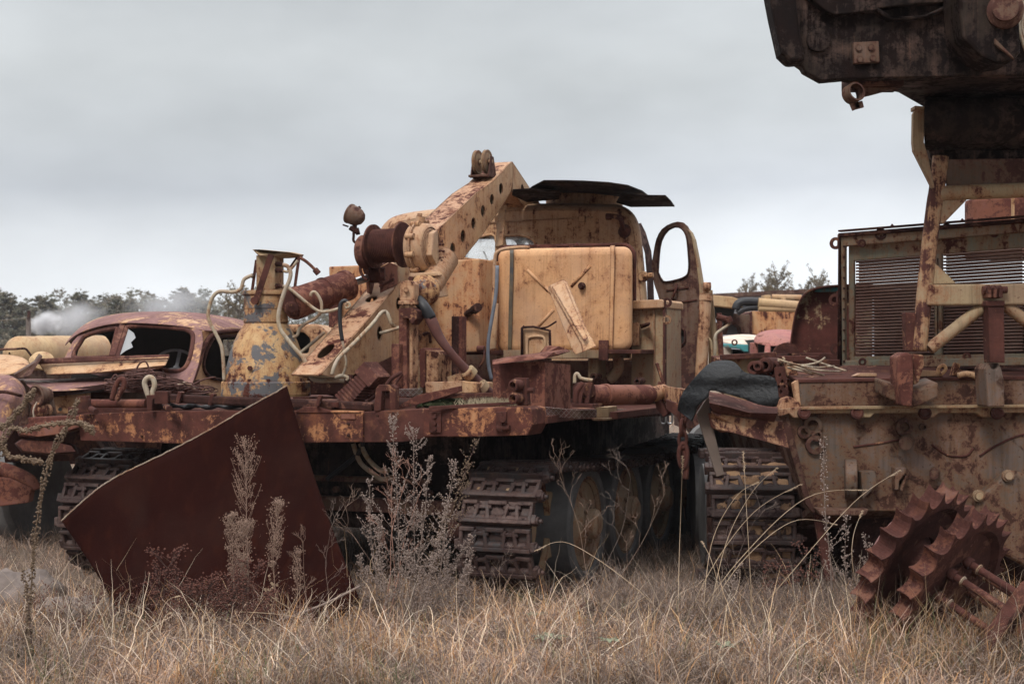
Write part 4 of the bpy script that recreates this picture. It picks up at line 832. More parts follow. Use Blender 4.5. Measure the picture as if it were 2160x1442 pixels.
# ================================================= engineering tank on the right
tank2 = thing('engineering_vehicle', 'hulking tracked vehicle at right edge, open radiator and dark blade raised overhead', 'tracked vehicle', (3.2, 10.2, 0))
YH = 9.35
def hb(pts, Y, th, mat, name, bevel=.006, holes=(), par=None, vec=None, **k):
    vec = vec if vec is not None else Vector((0, th, 0))
    return MB().prism([P(x, y, Y) for x, y in pts], vec, [[P(x, y, Y) for x, y in h] for h in holes]).build(name, M[mat], par or tank2, bevel, **k)
# lower hull face
hp = hb([(1652, 872), (1700, 862), (2700, 868), (2700, 1075), (2100, 1078), (1820, 1078), (1716, 1079), (1700, 1062), (1672, 965)], YH, .06, 'hull', 'hull_plate', .01)
m = MB(); A = [P(x, y, YH-.02) for x, y in ((1640, 868), (1672, 966), (1700, 1064), (1714, 1081), (1726, 1081), (1712, 1060), (1686, 966), (1662, 872))]
m.prism(A, Vector((0, .10, 0))); m.build('hull_edge_rib', M['shade'], tank2, .006)
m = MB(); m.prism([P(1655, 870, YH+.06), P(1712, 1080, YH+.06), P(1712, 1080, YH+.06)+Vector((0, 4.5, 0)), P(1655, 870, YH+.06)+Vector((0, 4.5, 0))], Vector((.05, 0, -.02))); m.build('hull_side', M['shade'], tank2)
m = MB(); q = [(1712, 1078), (2700, 1078)]
m.prism([P(1712, 1076, YH+.01), P(2700, 1076, YH+.01), P(2700, 1076, YH+.01)+Vector((0, .9, -.30)), P(1712, 1076, YH+.01)+Vector((0, .9, -.30))], Vector((0, .02, .05))); m.build('belly_plate', M['shade'], tank2, .005)
m = MB(); xa_ = P(1745, 1100, 9.9).x; m.prism([Vector((xa_, 9.9, .16)), Vector((xa_+4, 9.9, .16)), Vector((xa_+4, 9.9, .8)), Vector((xa_, 9.9, .8))], Vector((0, 3.5, 0))); m.build('shaded_lower_hull', M['over'], tank2, .02)  # hull mass added in near-black so the space beneath reads as shade
for k_ in range(5): MB().lathe(Vector((xa_+.45+k_*.75, 9.6, .36)), Vector((0, 1, 0)), [(.1, -.06), (.30, 0), (.34, .04), (.34, .25), (.2, .26)], 26).build('support_roller', M['rust_dark'], tank2)
m = MB(); m.prism([P(x, y, YH+.02) for x, y in ((1712, 1068), (1822, 1068), (1815, 1082), (1722, 1082))], Vector((0, -.14, .0))); m.build('hull_lip', M['shade'], tank2, .008)
m = MB(); m.prism([P(x, y, YH+.04) for x, y in ((1718, 1084), (1738, 1084), (1760, 1225), (1742, 1225))], Vector((0, .06, 0))); m.build('belly_rib', M['rust'], tank2, .004)
# scalloped flange
top = [(1645, 862), (1700, 857), (2700, 850)]
bottom = []
x = 2700
while x > 1660:
    k_ = (x-1690) % 132; bottom.append((x, 872+(9 if abs(k_-66) > 48 else 0)-(x-1700)*.004)); x -= 9
bottom.append((1645, 878))
hb(top+bottom, YH-.07, .08, 'tan_dull', 'flange', .006)
m = MB()
for x in (1695, 1807, 1950, 2102, 2240):
    m.lathe(P(x, 872, YH-.075), Vector((0, -1, .35)), [(.03, 0), (.042, 0), (.042, .022), (.03, .03), (.02, .02), (.001, .02)], 18)
m.build('flange_bosses', M['rust'], tank2)
hb([(1690, 858), (2700, 848), (2700, 853), (1690, 864)], YH-.10, .1, 'tan_dull', 'weld_strip', .003)
# upper beam
hb([(1678, 806), (1690, 800), (2700, 790), (2700, 850), (1690, 858), (1683, 850)], YH-.02, .10, 'hull', 'upper_beam', .008)
m = MB(); m.prism([P(x, y, YH-.03) for x, y in ((1680, 800), (2700, 787), (2700, 793), (1681, 807))], Vector((0, .35, .03))); m.build('beam_cap', M['rust'], tank2, .004)
m = MB(); m.prism([P(x, y, YH-.04) for x, y in ((1672, 808), (1684, 800), (1690, 858), (1680, 852))], Vector((0, .06, 0))); m.build('beam_end', M['tan_heavy'], tank2, .004)
hb([(1645, 862), (1652, 842), (1668, 836), (1686, 848), (1690, 858), (1660, 874)], YH-.05, .14, 'tan_heavy', 'corner_casting', .008)
# sockets, stubs, hooks on the hull face
m = MB()
for x, y, r in ((1713, 896, .05), (1695, 910, .035), (1718, 937, .05), (1906, 900, .045), (1946, 900, .02), (1722, 918, .03)):
    m.lathe(P(x, y, YH), Vector((0, -1, 0)), [(r*1.3, -.01), (r*1.25, .03), (r*.7, .034), (r*.65, -.005), (.001, -.005)], 20)
for x, y in ((1913, 929), (1972, 995)): m.cyl(P(x, y, YH), P(x-2, y+6, YH-.12), .05 if x < 1950 else .035, .045 if x < 1950 else .03, 14)
m.build('hull_boss', M['shade'], tank2)
m = MB(); m.lathe(P(1797, 1010, YH-.03), Vector((1, -.2, 0)), [(.05, -.05), (.13, -.045), (.13, .03), (.05, .035)], 26); m.prism([P(x, y, YH) for x, y in ((1808, 992), (1840, 990), (1842, 1020), (1812, 1050))], Vector((0, -.10, 0))); m.build('tow_hook', M['hull'], tank2, .006)
m = MB(); m.prism([P(x, y, YH) for x, y in ((1880, 984), (1905, 984), (1903, 994), (1889, 1012), (1888, 1030), (1880, 1030))], Vector((0, -.09, 0))); m.prism([P(x, y, YH) for x, y in ((1891, 1030), (1903, 1000), (1907, 1000), (1896, 1034))], Vector((0, -.09, 0))); m.build('tow_bracket', M['hull'], tank2, .005)
def weldseam(pts, r=.008): return MB().tube([P(x, y, YH-.002) for x, y in pts], r, 6)
for pts in ([(1800, 942), (1850, 935), (1890, 928), (1910, 925)], [(1965, 937), (1990, 955), (2010, 962), (2040, 960), (2052, 945)], [(2066, 962), (2100, 940), (2160, 915), (2250, 905)]): weldseam(pts).build('weld_seam', M['rust'], tank2)
# round final-drive cover at right
m = MB(); c = P(2160, 1075, YH-.02)
pts = [(2046, 1070), (2050, 1045), (2068, 1030), (2090, 1012), (2108, 994), (2125, 987), (2145, 994), (2160, 1004), (2220, 1010), (2280, 1040), (2300, 1110), (2260, 1180), (2150, 1190), (2080, 1150), (2050, 1110)]
m.prism([P(x, y, YH) for x, y in pts], Vector((0, -.13, 0))); m.build('drive_cover', M['hull'], tank2, .03, seg=3)
m = MB()
for x, y in ((2063, 1045), (2125, 1003), (2072, 1120)): m.lathe(P(x, y, YH-.13), Vector((0, -1, .1)), [(.04, 0), (.04, .018), (.03, .02), (.028, .035), (.001, .035)], 12)
m.build('cover_bolts', M['tan_dull'], tank2)
# track beside hull, full of mud
O2 = Vector((P(1588, 1100, 9.75).x, 9.7, 0)); A2_ = Vector((.06, 1, 0)).normalized(); R2_ = Vector((1, -.06, 0)).normalized()
lk2 = link_mesh(.56).build('track_link', M['link'], None, .006)
p2 = track_path(.46, .50, .46, 5.0, .05); src = lk2; first = True
for i, (d, z, td, tz) in enumerate(walk(p2, .172)):
    if d > 1.0: continue
    t_ = (A2_*td+UP*tz).normalized(); zv = R2_.cross(t_); mt = Matrix((R2_, t_, zv)).transposed().to_4x4()
    o = lk2 if first else lk2.copy()
    if not first: COL.objects.link(o)
    first = False; o.parent = tank2; mt.translation = O2+R2_*random.uniform(-.02, .02)+A2_*d+UP*z-wloc(tank2); o.matrix_basis = mt
m = MB()
# dried mud packed between the grousers
rows = []
for j in range(40):
    a = -PI/2-PI*(j/39)*.98; rw = []
    for i in range(26):
        s_ = -.25+.5*i/25; rr = .462+.062*noise.noise(Vector((s_*5, a*4, 2)))+.022*noise.noise(Vector((s_*22, a*12, 5)))
        rw.append(O2+R2_*s_+A2_*(.46+rr*math.cos(a))+UP*(.50+rr*math.sin(a)))
    rows.append(rw)
m.grid(rows); m.build('caked_mud', M['mud'], tank2)
sx_ = O2+A2_*.46+UP*.5; MB().cyl(sx_-R2_*.2, sx_+R2_*.9, .2).cyl(sx_-R2_*.26, sx_+R2_*.26, .38, None, 24).build('idler_wheel', M['rust_dark'], tank2)
for d in (1.4, 2.5, 3.6): MB().lathe(O2+A2_*d+UP*.42-R2_*.25, R2_, [(.2, -.01), (.40, 0), (.40, .2), (.34, .21), (.3, .16), (.1, .16), (.1, .34), (.3, .34), (.34, .3), (.40, .3), (.40, .5), (.2, .51)], 30).build('wheel_tyre', M['rubber'], tank2)
# mudguard / fender over the track
m = MB(); m.grid(smooth=False, rows=[[P(x, y, Y) for x, y, Y in r] for r in ([(1500, 868, 8.99), (1540, 876, 8.99), (1590, 884, 8.99), (1650, 888, 8.99)], [(1498, 880, 9.05), (1545, 893, 9.0), (1600, 905, 9.0), (1656, 905, 9.0)], [(1510, 905, 8.98), (1555, 915, 8.98), (1612, 930, 8.98), (1664, 945, 8.98)])]); m.build('mudguard', M['rustpost'], tank2, 0, .012)
m = MB(); m.prism([P(x, y, 9.05) for x, y in ((1494, 870), (1530, 885), (1580, 908), (1520, 912), (1500, 900))], Vector((0, .02, 0))); m.build('mudguard_gusset', M['rust_red'], tank2, .003)
m = MB(); m.grid(smooth=False, rows=[[P(x, y, Y) for x, y, Y in r] for r in ([(1494, 826, 9.3), (1530, 833, 9.25), (1575, 846, 9.25), (1640, 860, 9.2)], [(1496, 850, 8.92), (1535, 858, 8.9), (1580, 870, 8.9), (1640, 872, 8.9)], [(1504, 868, 8.98), (1545, 874, 8.98), (1590, 880, 8.98), (1633, 889, 8.98)])]); m.build('mudguard_flap', M['rust_plain'], tank2, 0, .008)
# deck behind, valve cluster and hoses
m = MB(); m.prism([P(1640, 770, 10.2), P(2700, 770, 10.2), P(2700, 790, 9.6), P(1680, 796, 9.6)], Vector((0, 0, -.05))); m.prism([P(1500, 750, 11.2), P(1640, 750, 10.8), P(1690, 800, 9.8), P(1600, 800, 9.8)], Vector((0, .0, -.25))); m.build('hull_deck', M['rust'], tank2, .004)
hb([(1524, 755), (1620, 742), (1640, 800), (1640, 870), (1530, 850)], 10.1, .04, 'tan_dull', 'side_plate')
hb([(1523, 748), (1638, 742), (1638, 754), (1524, 759)], 10.0, .12, 'rust', 'deck_edge'); hb([(1638, 750), (1728, 750), (1728, 762), (1638, 764)], 10.1, .1, 'rust', 'deck_edge'); hb([(1728, 758), (1772, 758), (1772, 775), (1728, 775)], 10.1, .1, 'rust', 'deck_edge')
m = MB()
for x, y, r, l in ((1600, 776, .05, .12), (1612, 772, .035, .16), (1625, 770, .055, .14), (1640, 772, .04, .10), (1648, 780, .035, .1), (1635, 784, .045, .1)): m.lathe(P(x, y, 9.7), Vector((-.5, -1, .0)), [(r, -.1), (r, l-.02), (r*.8, l-.015), (r*.8, l), (r*.5, l), (r*.4, l-.04)], 14, cap=False)
m.prism([P(x, y, 9.75) for x, y in ((1600, 762), (1650, 758), (1660, 800), (1605, 800))], Vector((0, .1, 0))); m.build('valve_cluster', M['rust'], tank2, .003)
hs = [ell(x, y, 3, 4, 0, lambda u, v: (u, v), 10) for x, y in ((1645, 790), (1650, 804), (1643, 815), (1655, 815), (1647, 826))]
hb([(1634, 775), (1655, 772), (1660, 800), (1664, 830), (1656, 842), (1644, 838), (1636, 800)], 9.5, .02, 'rust', 'perforated_plate', .002, hs)
hb([(1652, 765), (1672, 762), (1680, 780), (1690, 800), (1672, 806), (1660, 790)], 9.6, .06, 'tan_heavy', 'deck_lug', .004)
m = MB()
for pts in ([(1641, 757), (1665, 765), (1700, 776), (1740, 782), (1775, 783)], [(1655, 762), (1690, 770), (1725, 764), (1740, 754)], [(1660, 768), (1700, 780), (1740, 792)], [(1700, 754), (1740, 768), (1785, 782)], [(1642, 760), (1648, 766), (1655, 758), (1651, 754)], [(1690, 771), (1725, 775), (1760, 772)], [(1662, 775), (1690, 782), (1720, 790)]):
    m.tube([P(x, y, 9.55+random.uniform(-.1, .1)) for x, y in pts], .007)
tag(m.build('loose_wires', M['whitepipe']), 'tangle of pale loose wires lying on the deck left of the radiator', 'wires'); recentre(bpy.data.objects['loose_wires'], P(1700, 775, 9.55))
# ---- radiator pack
def GY(px): return 10.45-(px-1775)*(10.45-9.75)/(2160-1775)
def gp(px, py, dy=0): return P(px, py, GY(px)+dy)
gn = (gp(2160, 600)-gp(1775, 600)).cross(UP).normalized()
if gn.y < 0: gn = -gn
def frame(outer, inner, mat, name, th, off=0, bevel=.005, holes=()):
    return MB().prism([gp(x, y)+gn*off for x, y in outer], gn*th, [[gp(x, y)+gn*off for x, y in inner]]+[[gp(x, y)+gn*off for x, y in h] for h in holes]).build(name, M[mat], tank2, bevel)
def gr(x0, y0, x1, y1, dy=0): # rect following the frame's slope (top edge climbs to the right)
    f = lambda x: -(x-1775)*.078; gq = lambda x: -(x-1775)*.018
    return [(x0, y0+f(x0)), (x1, y0+f(x1)), (x1, y1+gq(x1)), (x0, y1+gq(x0))]
frame(gr(1768, 492, 2420, 782), gr(1782, 520, 2400, 760), 'green', 'radiator_frame', .05, 0, .006, [ell(x, y, 8, 7, 0, lambda u, v: (u, v), 14) for x, y in ((1862, 500), (1999, 489))] if False else ())
frame(gr(1784, 518, 2398, 766), gr(1796, 551, 2390, 752), 'green', 'radiator_inner_frame', .03, .06)
m = MB(); q = [gp(*p)-gn*.01 for p in gr(1772, 496, 2420, 779)]; m.tube([q[3], q[0], q[1]], .018, 6, 1); m.bar(q[0]+UP*.03, q[1]+UP*.03, .06, .012); m.bar(q[3]-gn*.02, q[2]-gn*.02, .05, .02)
for x in (1805, 1860, 1915, 2062, 2110): m.bolt(gp(x, 505-(x-1775)*.078)-gn*.0, -gn, .010, .02)
for yy in range(520, 775, 22): m.bolt(gp(1781, yy)-gn*.0, -gn, .008, .012)
m.build('radiator_seal', M['rust_dark'], tank2)
for x, y in ((1859, 494), (1999, 484)):
    MB().lathe(gp(x, y)-gn*.02, gn, [(.024, -.005), (.042, -.005), (.042, .02), (.024, .02)], 18, cap=False).build('seal_eye', M['rust_dark'], tank2)
m = MB()
for x, y, s_ in ((1762, 513, -1), (1760, 632, -1), (1763, 736, -1)):
    m.lathe(gp(x, y), gn, [(.022, 0), (.045, 0), (.045, .015), (.022, .015)], 18, cap=False); m.bar(gp(x+5, y-4), gp(x+9, y-4), .02, .10)
for x in (1881, 2029): m.prism([gp(x-5, 488-(x-1775)*.078), gp(x, 480-(x-1775)*.078), gp(x+6, 487-(x-1775)*.078)], gn*.02)
m.build('lifting_lug', M['rust'], tank2)
m = MB()
for x, y in ((1819, 513), (2098, 492), (1820, 763), (2040, 752)): m.lathe(gp(x, y)-gn*.0, -gn, [(.03, 0), (.03, .012), (.015, .014), (.012, 0)], 14, cap=False)
m.build('frame_rivets', M['rust'], tank2)
frame(gr(1968, 548, 1984, 752), gr(1974, 560, 1976, 740), 'green', 'radiator_divider', .04, .035)
for x0, x1 in ((1797, 1968), (1983, 2150), (2160, 2330)):
    m = MB()
    for i in range(31):
        for dpt in (.09, .155):
            yy = 553+i*6.45+(.8 if dpt > .1 else 0); ya = yy-(x0-1775)*(.078-.060*i/31); yb_ = yy-(x1-1775)*(.078-.060*i/31)
            m.cyl(gp(x0, ya)+gn*dpt, gp(x1, yb_)+gn*dpt, .0072, None, 8)
    m.build('radiator_tubes', M['fin'], tank2)
m = MB()
for i in range(18): m.bar(gp(1797, 618+i*7.4)+gn*.18, gp(2330, (618+i*7.4)-(2330-1775)*.03)+gn*.18, .004, .005)
m.build('radiator_rear_rows', M['rust_dark'], tank2)
MB().prism([gp(1796, 606)+gn*.5, gp(2360, 586)+gn*.5, gp(2360, 775)+gn*.5, gp(1796, 775)+gn*.5], gn*.5).build('dark_backing', M['rust_dark'], tank2, .01)  # plain dark mass added behind the tubes so the lower gaps read dark
# ---- blade lifting frame (posts and braces)
Yp = 9.1
def pst(a, b, r, mat, name, Y0=Yp, Y1=Yp, n=20): return MB().cyl(P(*a, Y0), P(*b, Y1), r, None, n).build(name, M[mat], tank2)
MB().tube([P(1984, 330, Yp), P(1976, 400, Yp), P(1971, 430, Yp), P(1960, 520, Yp), P(1950, 620, Yp), P(1942, 700, Yp), P(1938, 740, Yp)], .050, 20, 3).build('lift_frame_post', M['rustpost'], tank2)
pst((1976, 408), (2500, 388), .048, 'tan_dull', 'lift_frame_crossbar')
hb([(1982, 420), (2041, 418), (2038, 423), (1990, 472), (1980, 470)], Yp-.01, .014, 'tan_dull', 'frame_gusset', .003)
hb([(1990, 336), (2400, 332), (2400, 386), (1998, 396)], Yp-.0, .02, 'shade', 'frame_web', .003)
m = MB().prism([P(x, y, Yp-.06) for x, y in ((1958, 600), (2500, 594), (2500, 640), (1955, 644))], Vector((0, .13, 0))); m.build('lift_frame_beam', M['tan_dull'], tank2, .012)
hb([(1962, 552), (1974, 556), (2000, 580), (2017, 598), (1961, 600)], Yp-.02, .02, 'tan_dull', 'frame_gusset', .003)
pst((2092, 632), (1960, 736), .040, 'tan_dull', 'diagonal_brace', Yp-.0, Yp); pst((2100, 625), (2240, 740), .040, 'tan_dull', 'diagonal_brace', Yp, Yp)
hb([(1910, 658), (1932, 660), (1934, 742), (1913, 740)], Yp-.02, .10, 'rust', 'post_sleeve', .006)
m = MB(); m.prism([P(x, y, Yp-.12) for x, y in ((2084, 642), (2118, 642), (2120, 765), (2088, 765))], Vector((0, .12, 0))); m.prism([P(x, y, Yp-.13) for x, y in ((2080, 634), (2120, 634), (2120, 646), (2080, 646))], Vector((0, .14, 0))); m.build('adjusting_screw', M['rust'], tank2, .006)
m = MB()
for x in (2088, 2100, 2112): m.prism([P(x-4, 606, Yp-.16), P(x-1, 600, Yp-.16), P(x+4, 606, Yp-.16), P(x+4, 628, Yp-.16), P(x-4, 628, Yp-.16)], Vector((0, .12, 0)))
m.cyl(P(2074, 612, Yp-.1), P(2124, 611, Yp-.1), .022, None, 12); m.cyl(P(2073, 612, Yp-.1), P(2079, 612, Yp-.1), .03, None, 6); m.build('clevis_pin', M['rust_plain'], tank2, .005)
# feet
m = MB(); m.prism([P(x, y, Yp-.22) for x, y in ((1893, 752), (1912, 742), (1926, 748), (1928, 800), (1924, 858), (1902, 855), (1894, 800))], Vector((0, .2, 0))); m.build('frame_foot', M['rust_red'], tank2, .012)
m = MB(); m.prism([P(x, y, Yp-.14) for x, y in ((1926, 746), (1948, 748), (1950, 770), (1938, 806), (1928, 812))], Vector((0, .16, 0))); m.build('foot_cheek', M['tan_dull'], tank2, .008)
m = MB(); m.prism([P(x, y, Yp-.10) for x, y in ((1866, 806), (1898, 815), (1928, 820), (1955, 815), (1980, 806), (1980, 838), (1950, 852), (1925, 860), (1898, 852), (1868, 838))], Vector((0, .28, 0.03))); m.build('foot_block', M['hull'], tank2, .015)
m = MB(); m.prism([P(x, y, Yp-.10) for x, y in ((2078, 778), (2086, 765), (2092, 778), (2102, 778), (2106, 764), (2113, 778), (2118, 800), (2120, 858), (2084, 858))], Vector((0, .22, 0))); m.build('clevis_bracket', M['hull'], tank2, .010)
m = MB()
for pts, r in (([(1985, 790), (1995, 778), (1990, 770), (1980, 776), (1978, 790)], .012), ([(2020, 792), (2040, 788), (2060, 794)], .02)): m.tube([P(x, y, 9.3) for x, y in pts], r)
m.prism([P(x, y, 9.35) for x, y in ((2008, 792), (2016, 764), (2026, 768), (2024, 782), (2080, 784), (2080, 794))], Vector((0, .06, 0))); m.prism([P(x, y, 9.35) for x, y in ((1920, 794), (1945, 780), (1985, 782), (1990, 794))], Vector((0, .05, 0))); m.prism([P(x, y, 9.4) for x, y in ((1800, 794), (1815, 787), (1850, 787), (1850, 794))], Vector((0, .1, 0))); m.build('deck_bracket', M['tan'], tank2, .004)
# ---- upper dark structure: curved panel, box beam, raised blade
hb([(1934, 226), (1953, 230), (1949, 300), (1958, 330), (1972, 396), (1968, 397), (1928, 318), (1926, 300), (1927, 240)], 8.95, .05, 'tan_dull', 'guard_panel', .004)
hb([(1930, 223), (1954, 225), (1955, 232), (1930, 231)], 8.93, .1, 'tan_dull', 'guard_cap', .003)
m = MB(); cs = [(1953, 228, 0), (2600, 205, 0)]
def bend(px, w=0):
    r = []
    for y, dY in ((196, .5), (214, .05), (240, 0), (270, .02), (298, .10), (312, .25), (316, .45), (318, .8)): r.append(P(px, y+(px-1953)*-.02*(1 if y < 290 else .3), 8.9+dY))
    return r
m.grid([bend(1950), bend(1962), bend(2000), bend(2100), bend(2600)]); m.build('bent_guard', M['over'], tank2, 0, .02)
m = MB(); m.prism([P(x, y, 9.2) for x, y in ((1958, 312), (2020, 316), (2022, 305), (2040, 300), (2054, 304), (2054, 316), (2600, 305), (2600, 345), (1985, 350), (1965, 335))], Vector((0, .3, 0))); m.build('lower_box_beam', M['over'], tank2, .01)
blade = MB()
bo = [(1560, -400), (1600, -150), (1622, 0), (1630, 32), (1647, 110), (1655, 124), (1668, 131), (1676, 131), (1694, 143), (1696, 150), (1734, 171), (1788, 166), (2600, 150), (2600, -400)]
Yb2 = 8.35
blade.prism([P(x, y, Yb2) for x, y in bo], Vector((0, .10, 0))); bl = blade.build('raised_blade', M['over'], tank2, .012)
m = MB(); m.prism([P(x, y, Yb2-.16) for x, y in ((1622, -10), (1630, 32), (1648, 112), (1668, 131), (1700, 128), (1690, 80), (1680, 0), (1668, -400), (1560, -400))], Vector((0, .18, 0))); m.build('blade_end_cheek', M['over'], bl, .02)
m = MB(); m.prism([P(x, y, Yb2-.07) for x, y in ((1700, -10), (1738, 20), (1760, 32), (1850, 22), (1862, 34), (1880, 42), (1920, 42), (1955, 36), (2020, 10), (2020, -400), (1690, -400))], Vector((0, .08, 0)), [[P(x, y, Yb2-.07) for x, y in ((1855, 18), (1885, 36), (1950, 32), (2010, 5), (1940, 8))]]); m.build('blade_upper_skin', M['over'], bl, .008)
m = MB(); m.box(P(1826, 112, Yb2-.01), Vector((.075, 0, .004)), Vector((0, .02, 0)), Vector((-.003, 0, .062)))
for x, y in ((1811, 102), (1837, 101), (1814, 126), (1841, 124), (2008, 100), (2038, 96)): m.lathe(P(x, y, Yb2-.03), Vector((0, -1, 0)), [(.018, 0), (.018, .012), (.012, .012), (.001, .012)], 14)
m.build('bolted_pad', M['shade'], bl, .004)
MB().lathe(P(1726, 85, Yb2-.01), Vector((0, -1, 0)), [(.07, 0), (.07, .02), (.05, .02), (.001, .02)], 22).build('hatch_boss', M['over'], bl)
# blade arm and pivot at the right
m = MB(); m.prism([P(x, y, Yb2-.35) for x, y in ((2020, -400), (2022, 0), (2030, 80), (2070, 118), (2100, 132), (2140, 128), (2154, 110), (2150, 0), (2150, -400))], Vector((0, .30, 0))); m.build('blade_arm', M['over'], bl, .02)
m = MB().lathe(P(2120, 25, Yb2-.35), Vector((-.3, -1, 0)), [(.10, 0), (.10, .04), (.07, .06), (.07, .09), (.001, .09)], 26); m.prism([P(x, y, Yb2-.36) for x, y in ((2096, 82), (2134, 120), (2138, 128), (2096, 95))], Vector((0, -.02, 0))); m.build('arm_pivot', M['shade'], bl, .004)
m = MB()
for k in range(5): m.tube([P(2150+k*5, -60, 8.2), P(2154+k*5, 20, 8.2), P(2150+k*6, 60, 8.2), P(2165+k*6, 110, 8.2)], .012)
m.build('arm_hose', M['whitepipe'], bl)
# underside of the blade running back to the box
m = MB(); u0 = [P(1735, 172, Yb2+.08), P(1788, 166, Yb2+.05), P(2600, 150, Yb2+.05)]; 
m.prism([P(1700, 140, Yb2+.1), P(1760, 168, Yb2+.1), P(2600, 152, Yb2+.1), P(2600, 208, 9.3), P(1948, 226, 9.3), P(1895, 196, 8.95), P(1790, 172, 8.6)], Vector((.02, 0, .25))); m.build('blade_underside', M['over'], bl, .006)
m = MB(); m.box(P(1840, 176, 8.6), Vector((.16, 0, 0)), Vector((0, .12, 0)), Vector((0, 0, .035))); m.build('underside_box', M['rust_dark'], bl, .006)
m = MB(); cc = P(1800, 197, 8.2); aa = Vector((.42, -1, .2)).normalized(); m.lathe(cc-aa*.035, aa, [(.046, 0), (.056, 0), (.056, .07), (.046, .07)], 30, cap=False)
m.bar(cc+Vector((-.0, 0, -.05)), cc+Vector((.018, 0, -.092)), .02, .05); m.bar(cc+Vector((.026, 0, -.05)), cc+Vector((.036, 0, -.088)), .02, .05)
m.prism([P(x, y, 8.55) for x, y in ((1812, 188), (1815, 206), (1840, 200), (1884, 188), (1896, 182), (1830, 172))], Vector((0, .03, 0))); m.build('pipe_clamp', M['shade'], bl, .003)
# ---- red exhaust drum behind the radiator
m = MB(); m.lathe(P(2110, 545, 11.3), UP, [(.26, 0), (.27, .02), (.27, .44), (.265, .46), (.1, .47)], 32); m.build('exhaust_drum', M['rust_red'], tank2)
hb([(2040, 460), (2053, 458), (2053, 545), (2041, 546)], 11.0, .03, 'rust', 'drum_strap'); hb([(2135, 415), (2141, 415), (2141, 480), (2135, 480)], 10.9, .03, 'tan', 'drum_post')
hb([(2145, 425), (2400, 415), (2400, 480), (2145, 480)], 11.2, .3, 'rust_dark', 'rear_box')
# ================================================= loose things between the vehicles
# black rubber mudguard sheet
ro = [(1430, 864), (1436, 838), (1453, 812), (1480, 782), (1496, 768), (1511, 762), (1535, 761), (1550, 765), (1560, 775), (1570, 785), (1590, 790), (1612, 792), (1633, 797), (1640, 815), (1643, 838), (1640, 850), (1633, 857), (1599, 852), (1567, 840), (1525, 828), (1497, 823), (1494, 836), (1473, 855), (1468, 868), (1459, 888)]
rs = smoothpx(ro, 2)
def rz(x, y): return 8.93+.010*math.sin(x*.045+y*.03)-(x-1500)*.0008+.10*max(0, (1500-x)/70)**1.6+.01*math.sin(y*.11)+max(0, 800-y)*.002
m = MB(); m.add([P(x, y, rz(x, y)) for x, y in rs], [])
pl = [Vector((x, y, 0)) for x, y in rs]
# fill with a fine triangulated interior so the sheet can wrinkle
import itertools
from mathutils.geometry import delaunay_2d_cdt
gpts = [Vector((x, y)) for x in range(1430, 1646, 7) for y in range(760, 892, 7)]
nb_ = len(rs); res = delaunay_2d_cdt([Vector(p) for p in rs]+gpts, [(i, (i+1) % nb_) for i in range(nb_)], [], 1, .5)
m = MB(); m.add([P(v.x, v.y, rz(v.x, v.y)+.004*noise.noise(Vector((v.x*.03, v.y*.05, 1)))+.002*noise.noise(Vector((v.x*.09, v.y*.12, 4)))) for v in res[0]], [list(f) for f in res[2]], True)
o = m.build('rubber_sheet', M['blackrubber'], None, 0, .012); recentre(o, P(1540, 820, 8.9)); tag(o, 'curled sheet of thick black rubber draped between the two tracked vehicles', 'rubber sheet')
m = MB().prism([P(x, y, 9.1) for x, y in ((1470, 872), (1492, 838), (1496, 838), (1497, 870), (1516, 950), (1528, 1000), (1512, 1005), (1478, 900))], Vector((.0, .04, 0))); o = m.build('wooden_plank', M['wood'], None, .003); recentre(o, P(1495, 1000, 9.1)); tag(o, 'weathered grey-brown plank standing under the black rubber sheet', 'plank')
m = MB()
cx_, y0 = 1440, 875
for i in range(3):
    yc = y0+i*26; q = [P(cx_+(4 if i % 2 else 8)*math.cos(a), yc+17*math.sin(a), 9.3+(.03*math.cos(a) if i % 2 else 0)) for a in [2*PI*j/14 for j in range(14)]]; m.tube(q+[q[0]], .013, 6, 1, False)
q = [P(1441+9*math.cos(a), 960+26*math.sin(a), 9.3) for a in [2*PI*j/16 for j in range(16)]]; m.tube(q+[q[0]], .015, 8, 1, False); m.tube([P(1440, 930, 9.32), P(1447, 985, 9.32), P(1446, 1010, 9.32)], .02)
o = m.build('tow_chain', M['rust'], None); recentre(o, P(1440, 880, 9.3)); tag(o, 'rusty chain with a long ring hanging beside the road wheels', 'chain')
# dark mass behind the rubber sheet (other vehicle side), already hull_side
# ================================================= curved steel plate
Y_TR, Y_TL, Y_BL, Y_BR = 9.62, 9.25, 8.55, 8.75
def lerp(a, b, t): return a+(b-a)*t
topc = spline([Vector((130, 1099, 0)), Vector((190, 1045, 0)), (Vector((240, 1010, 0))), Vector((345, 958, 0)), Vector((440, 909, 0)), Vector((520, 862, 0)), Vector((606, 815, 0))], 6)
botc = spline([Vector((272, 1330, 0)), Vector((390, 1352, 0)), Vector((560, 1350, 0)), Vector((680, 1325, 0)), Vector((758, 1262, 0))], 9)
def samp(c, t): 
    f = t*(len(c)-1); i = min(int(f), len(c)-2); return c[i].lerp(c[i+1], f-i)
rows = []
for j in range(25):
    v_ = j/24; rw = []
    for i in range(31):
        u = i/30; a = samp(topc, u); b = samp(botc, u); p = a.lerp(b, v_)
        p.x += 14*math.sin(PI*v_)*(u-.45)*-1.0
        Y = lerp(lerp(Y_TL, Y_TR, u), lerp(Y_BL, Y_BR, u), v_)
        Y += .16*math.sin(PI*v_)*(1-.5*u)+(-.30*max(0, v_-.72)**1.2)
        rw.append(P(p.x, p.y, Y))
    rows.append(rw)
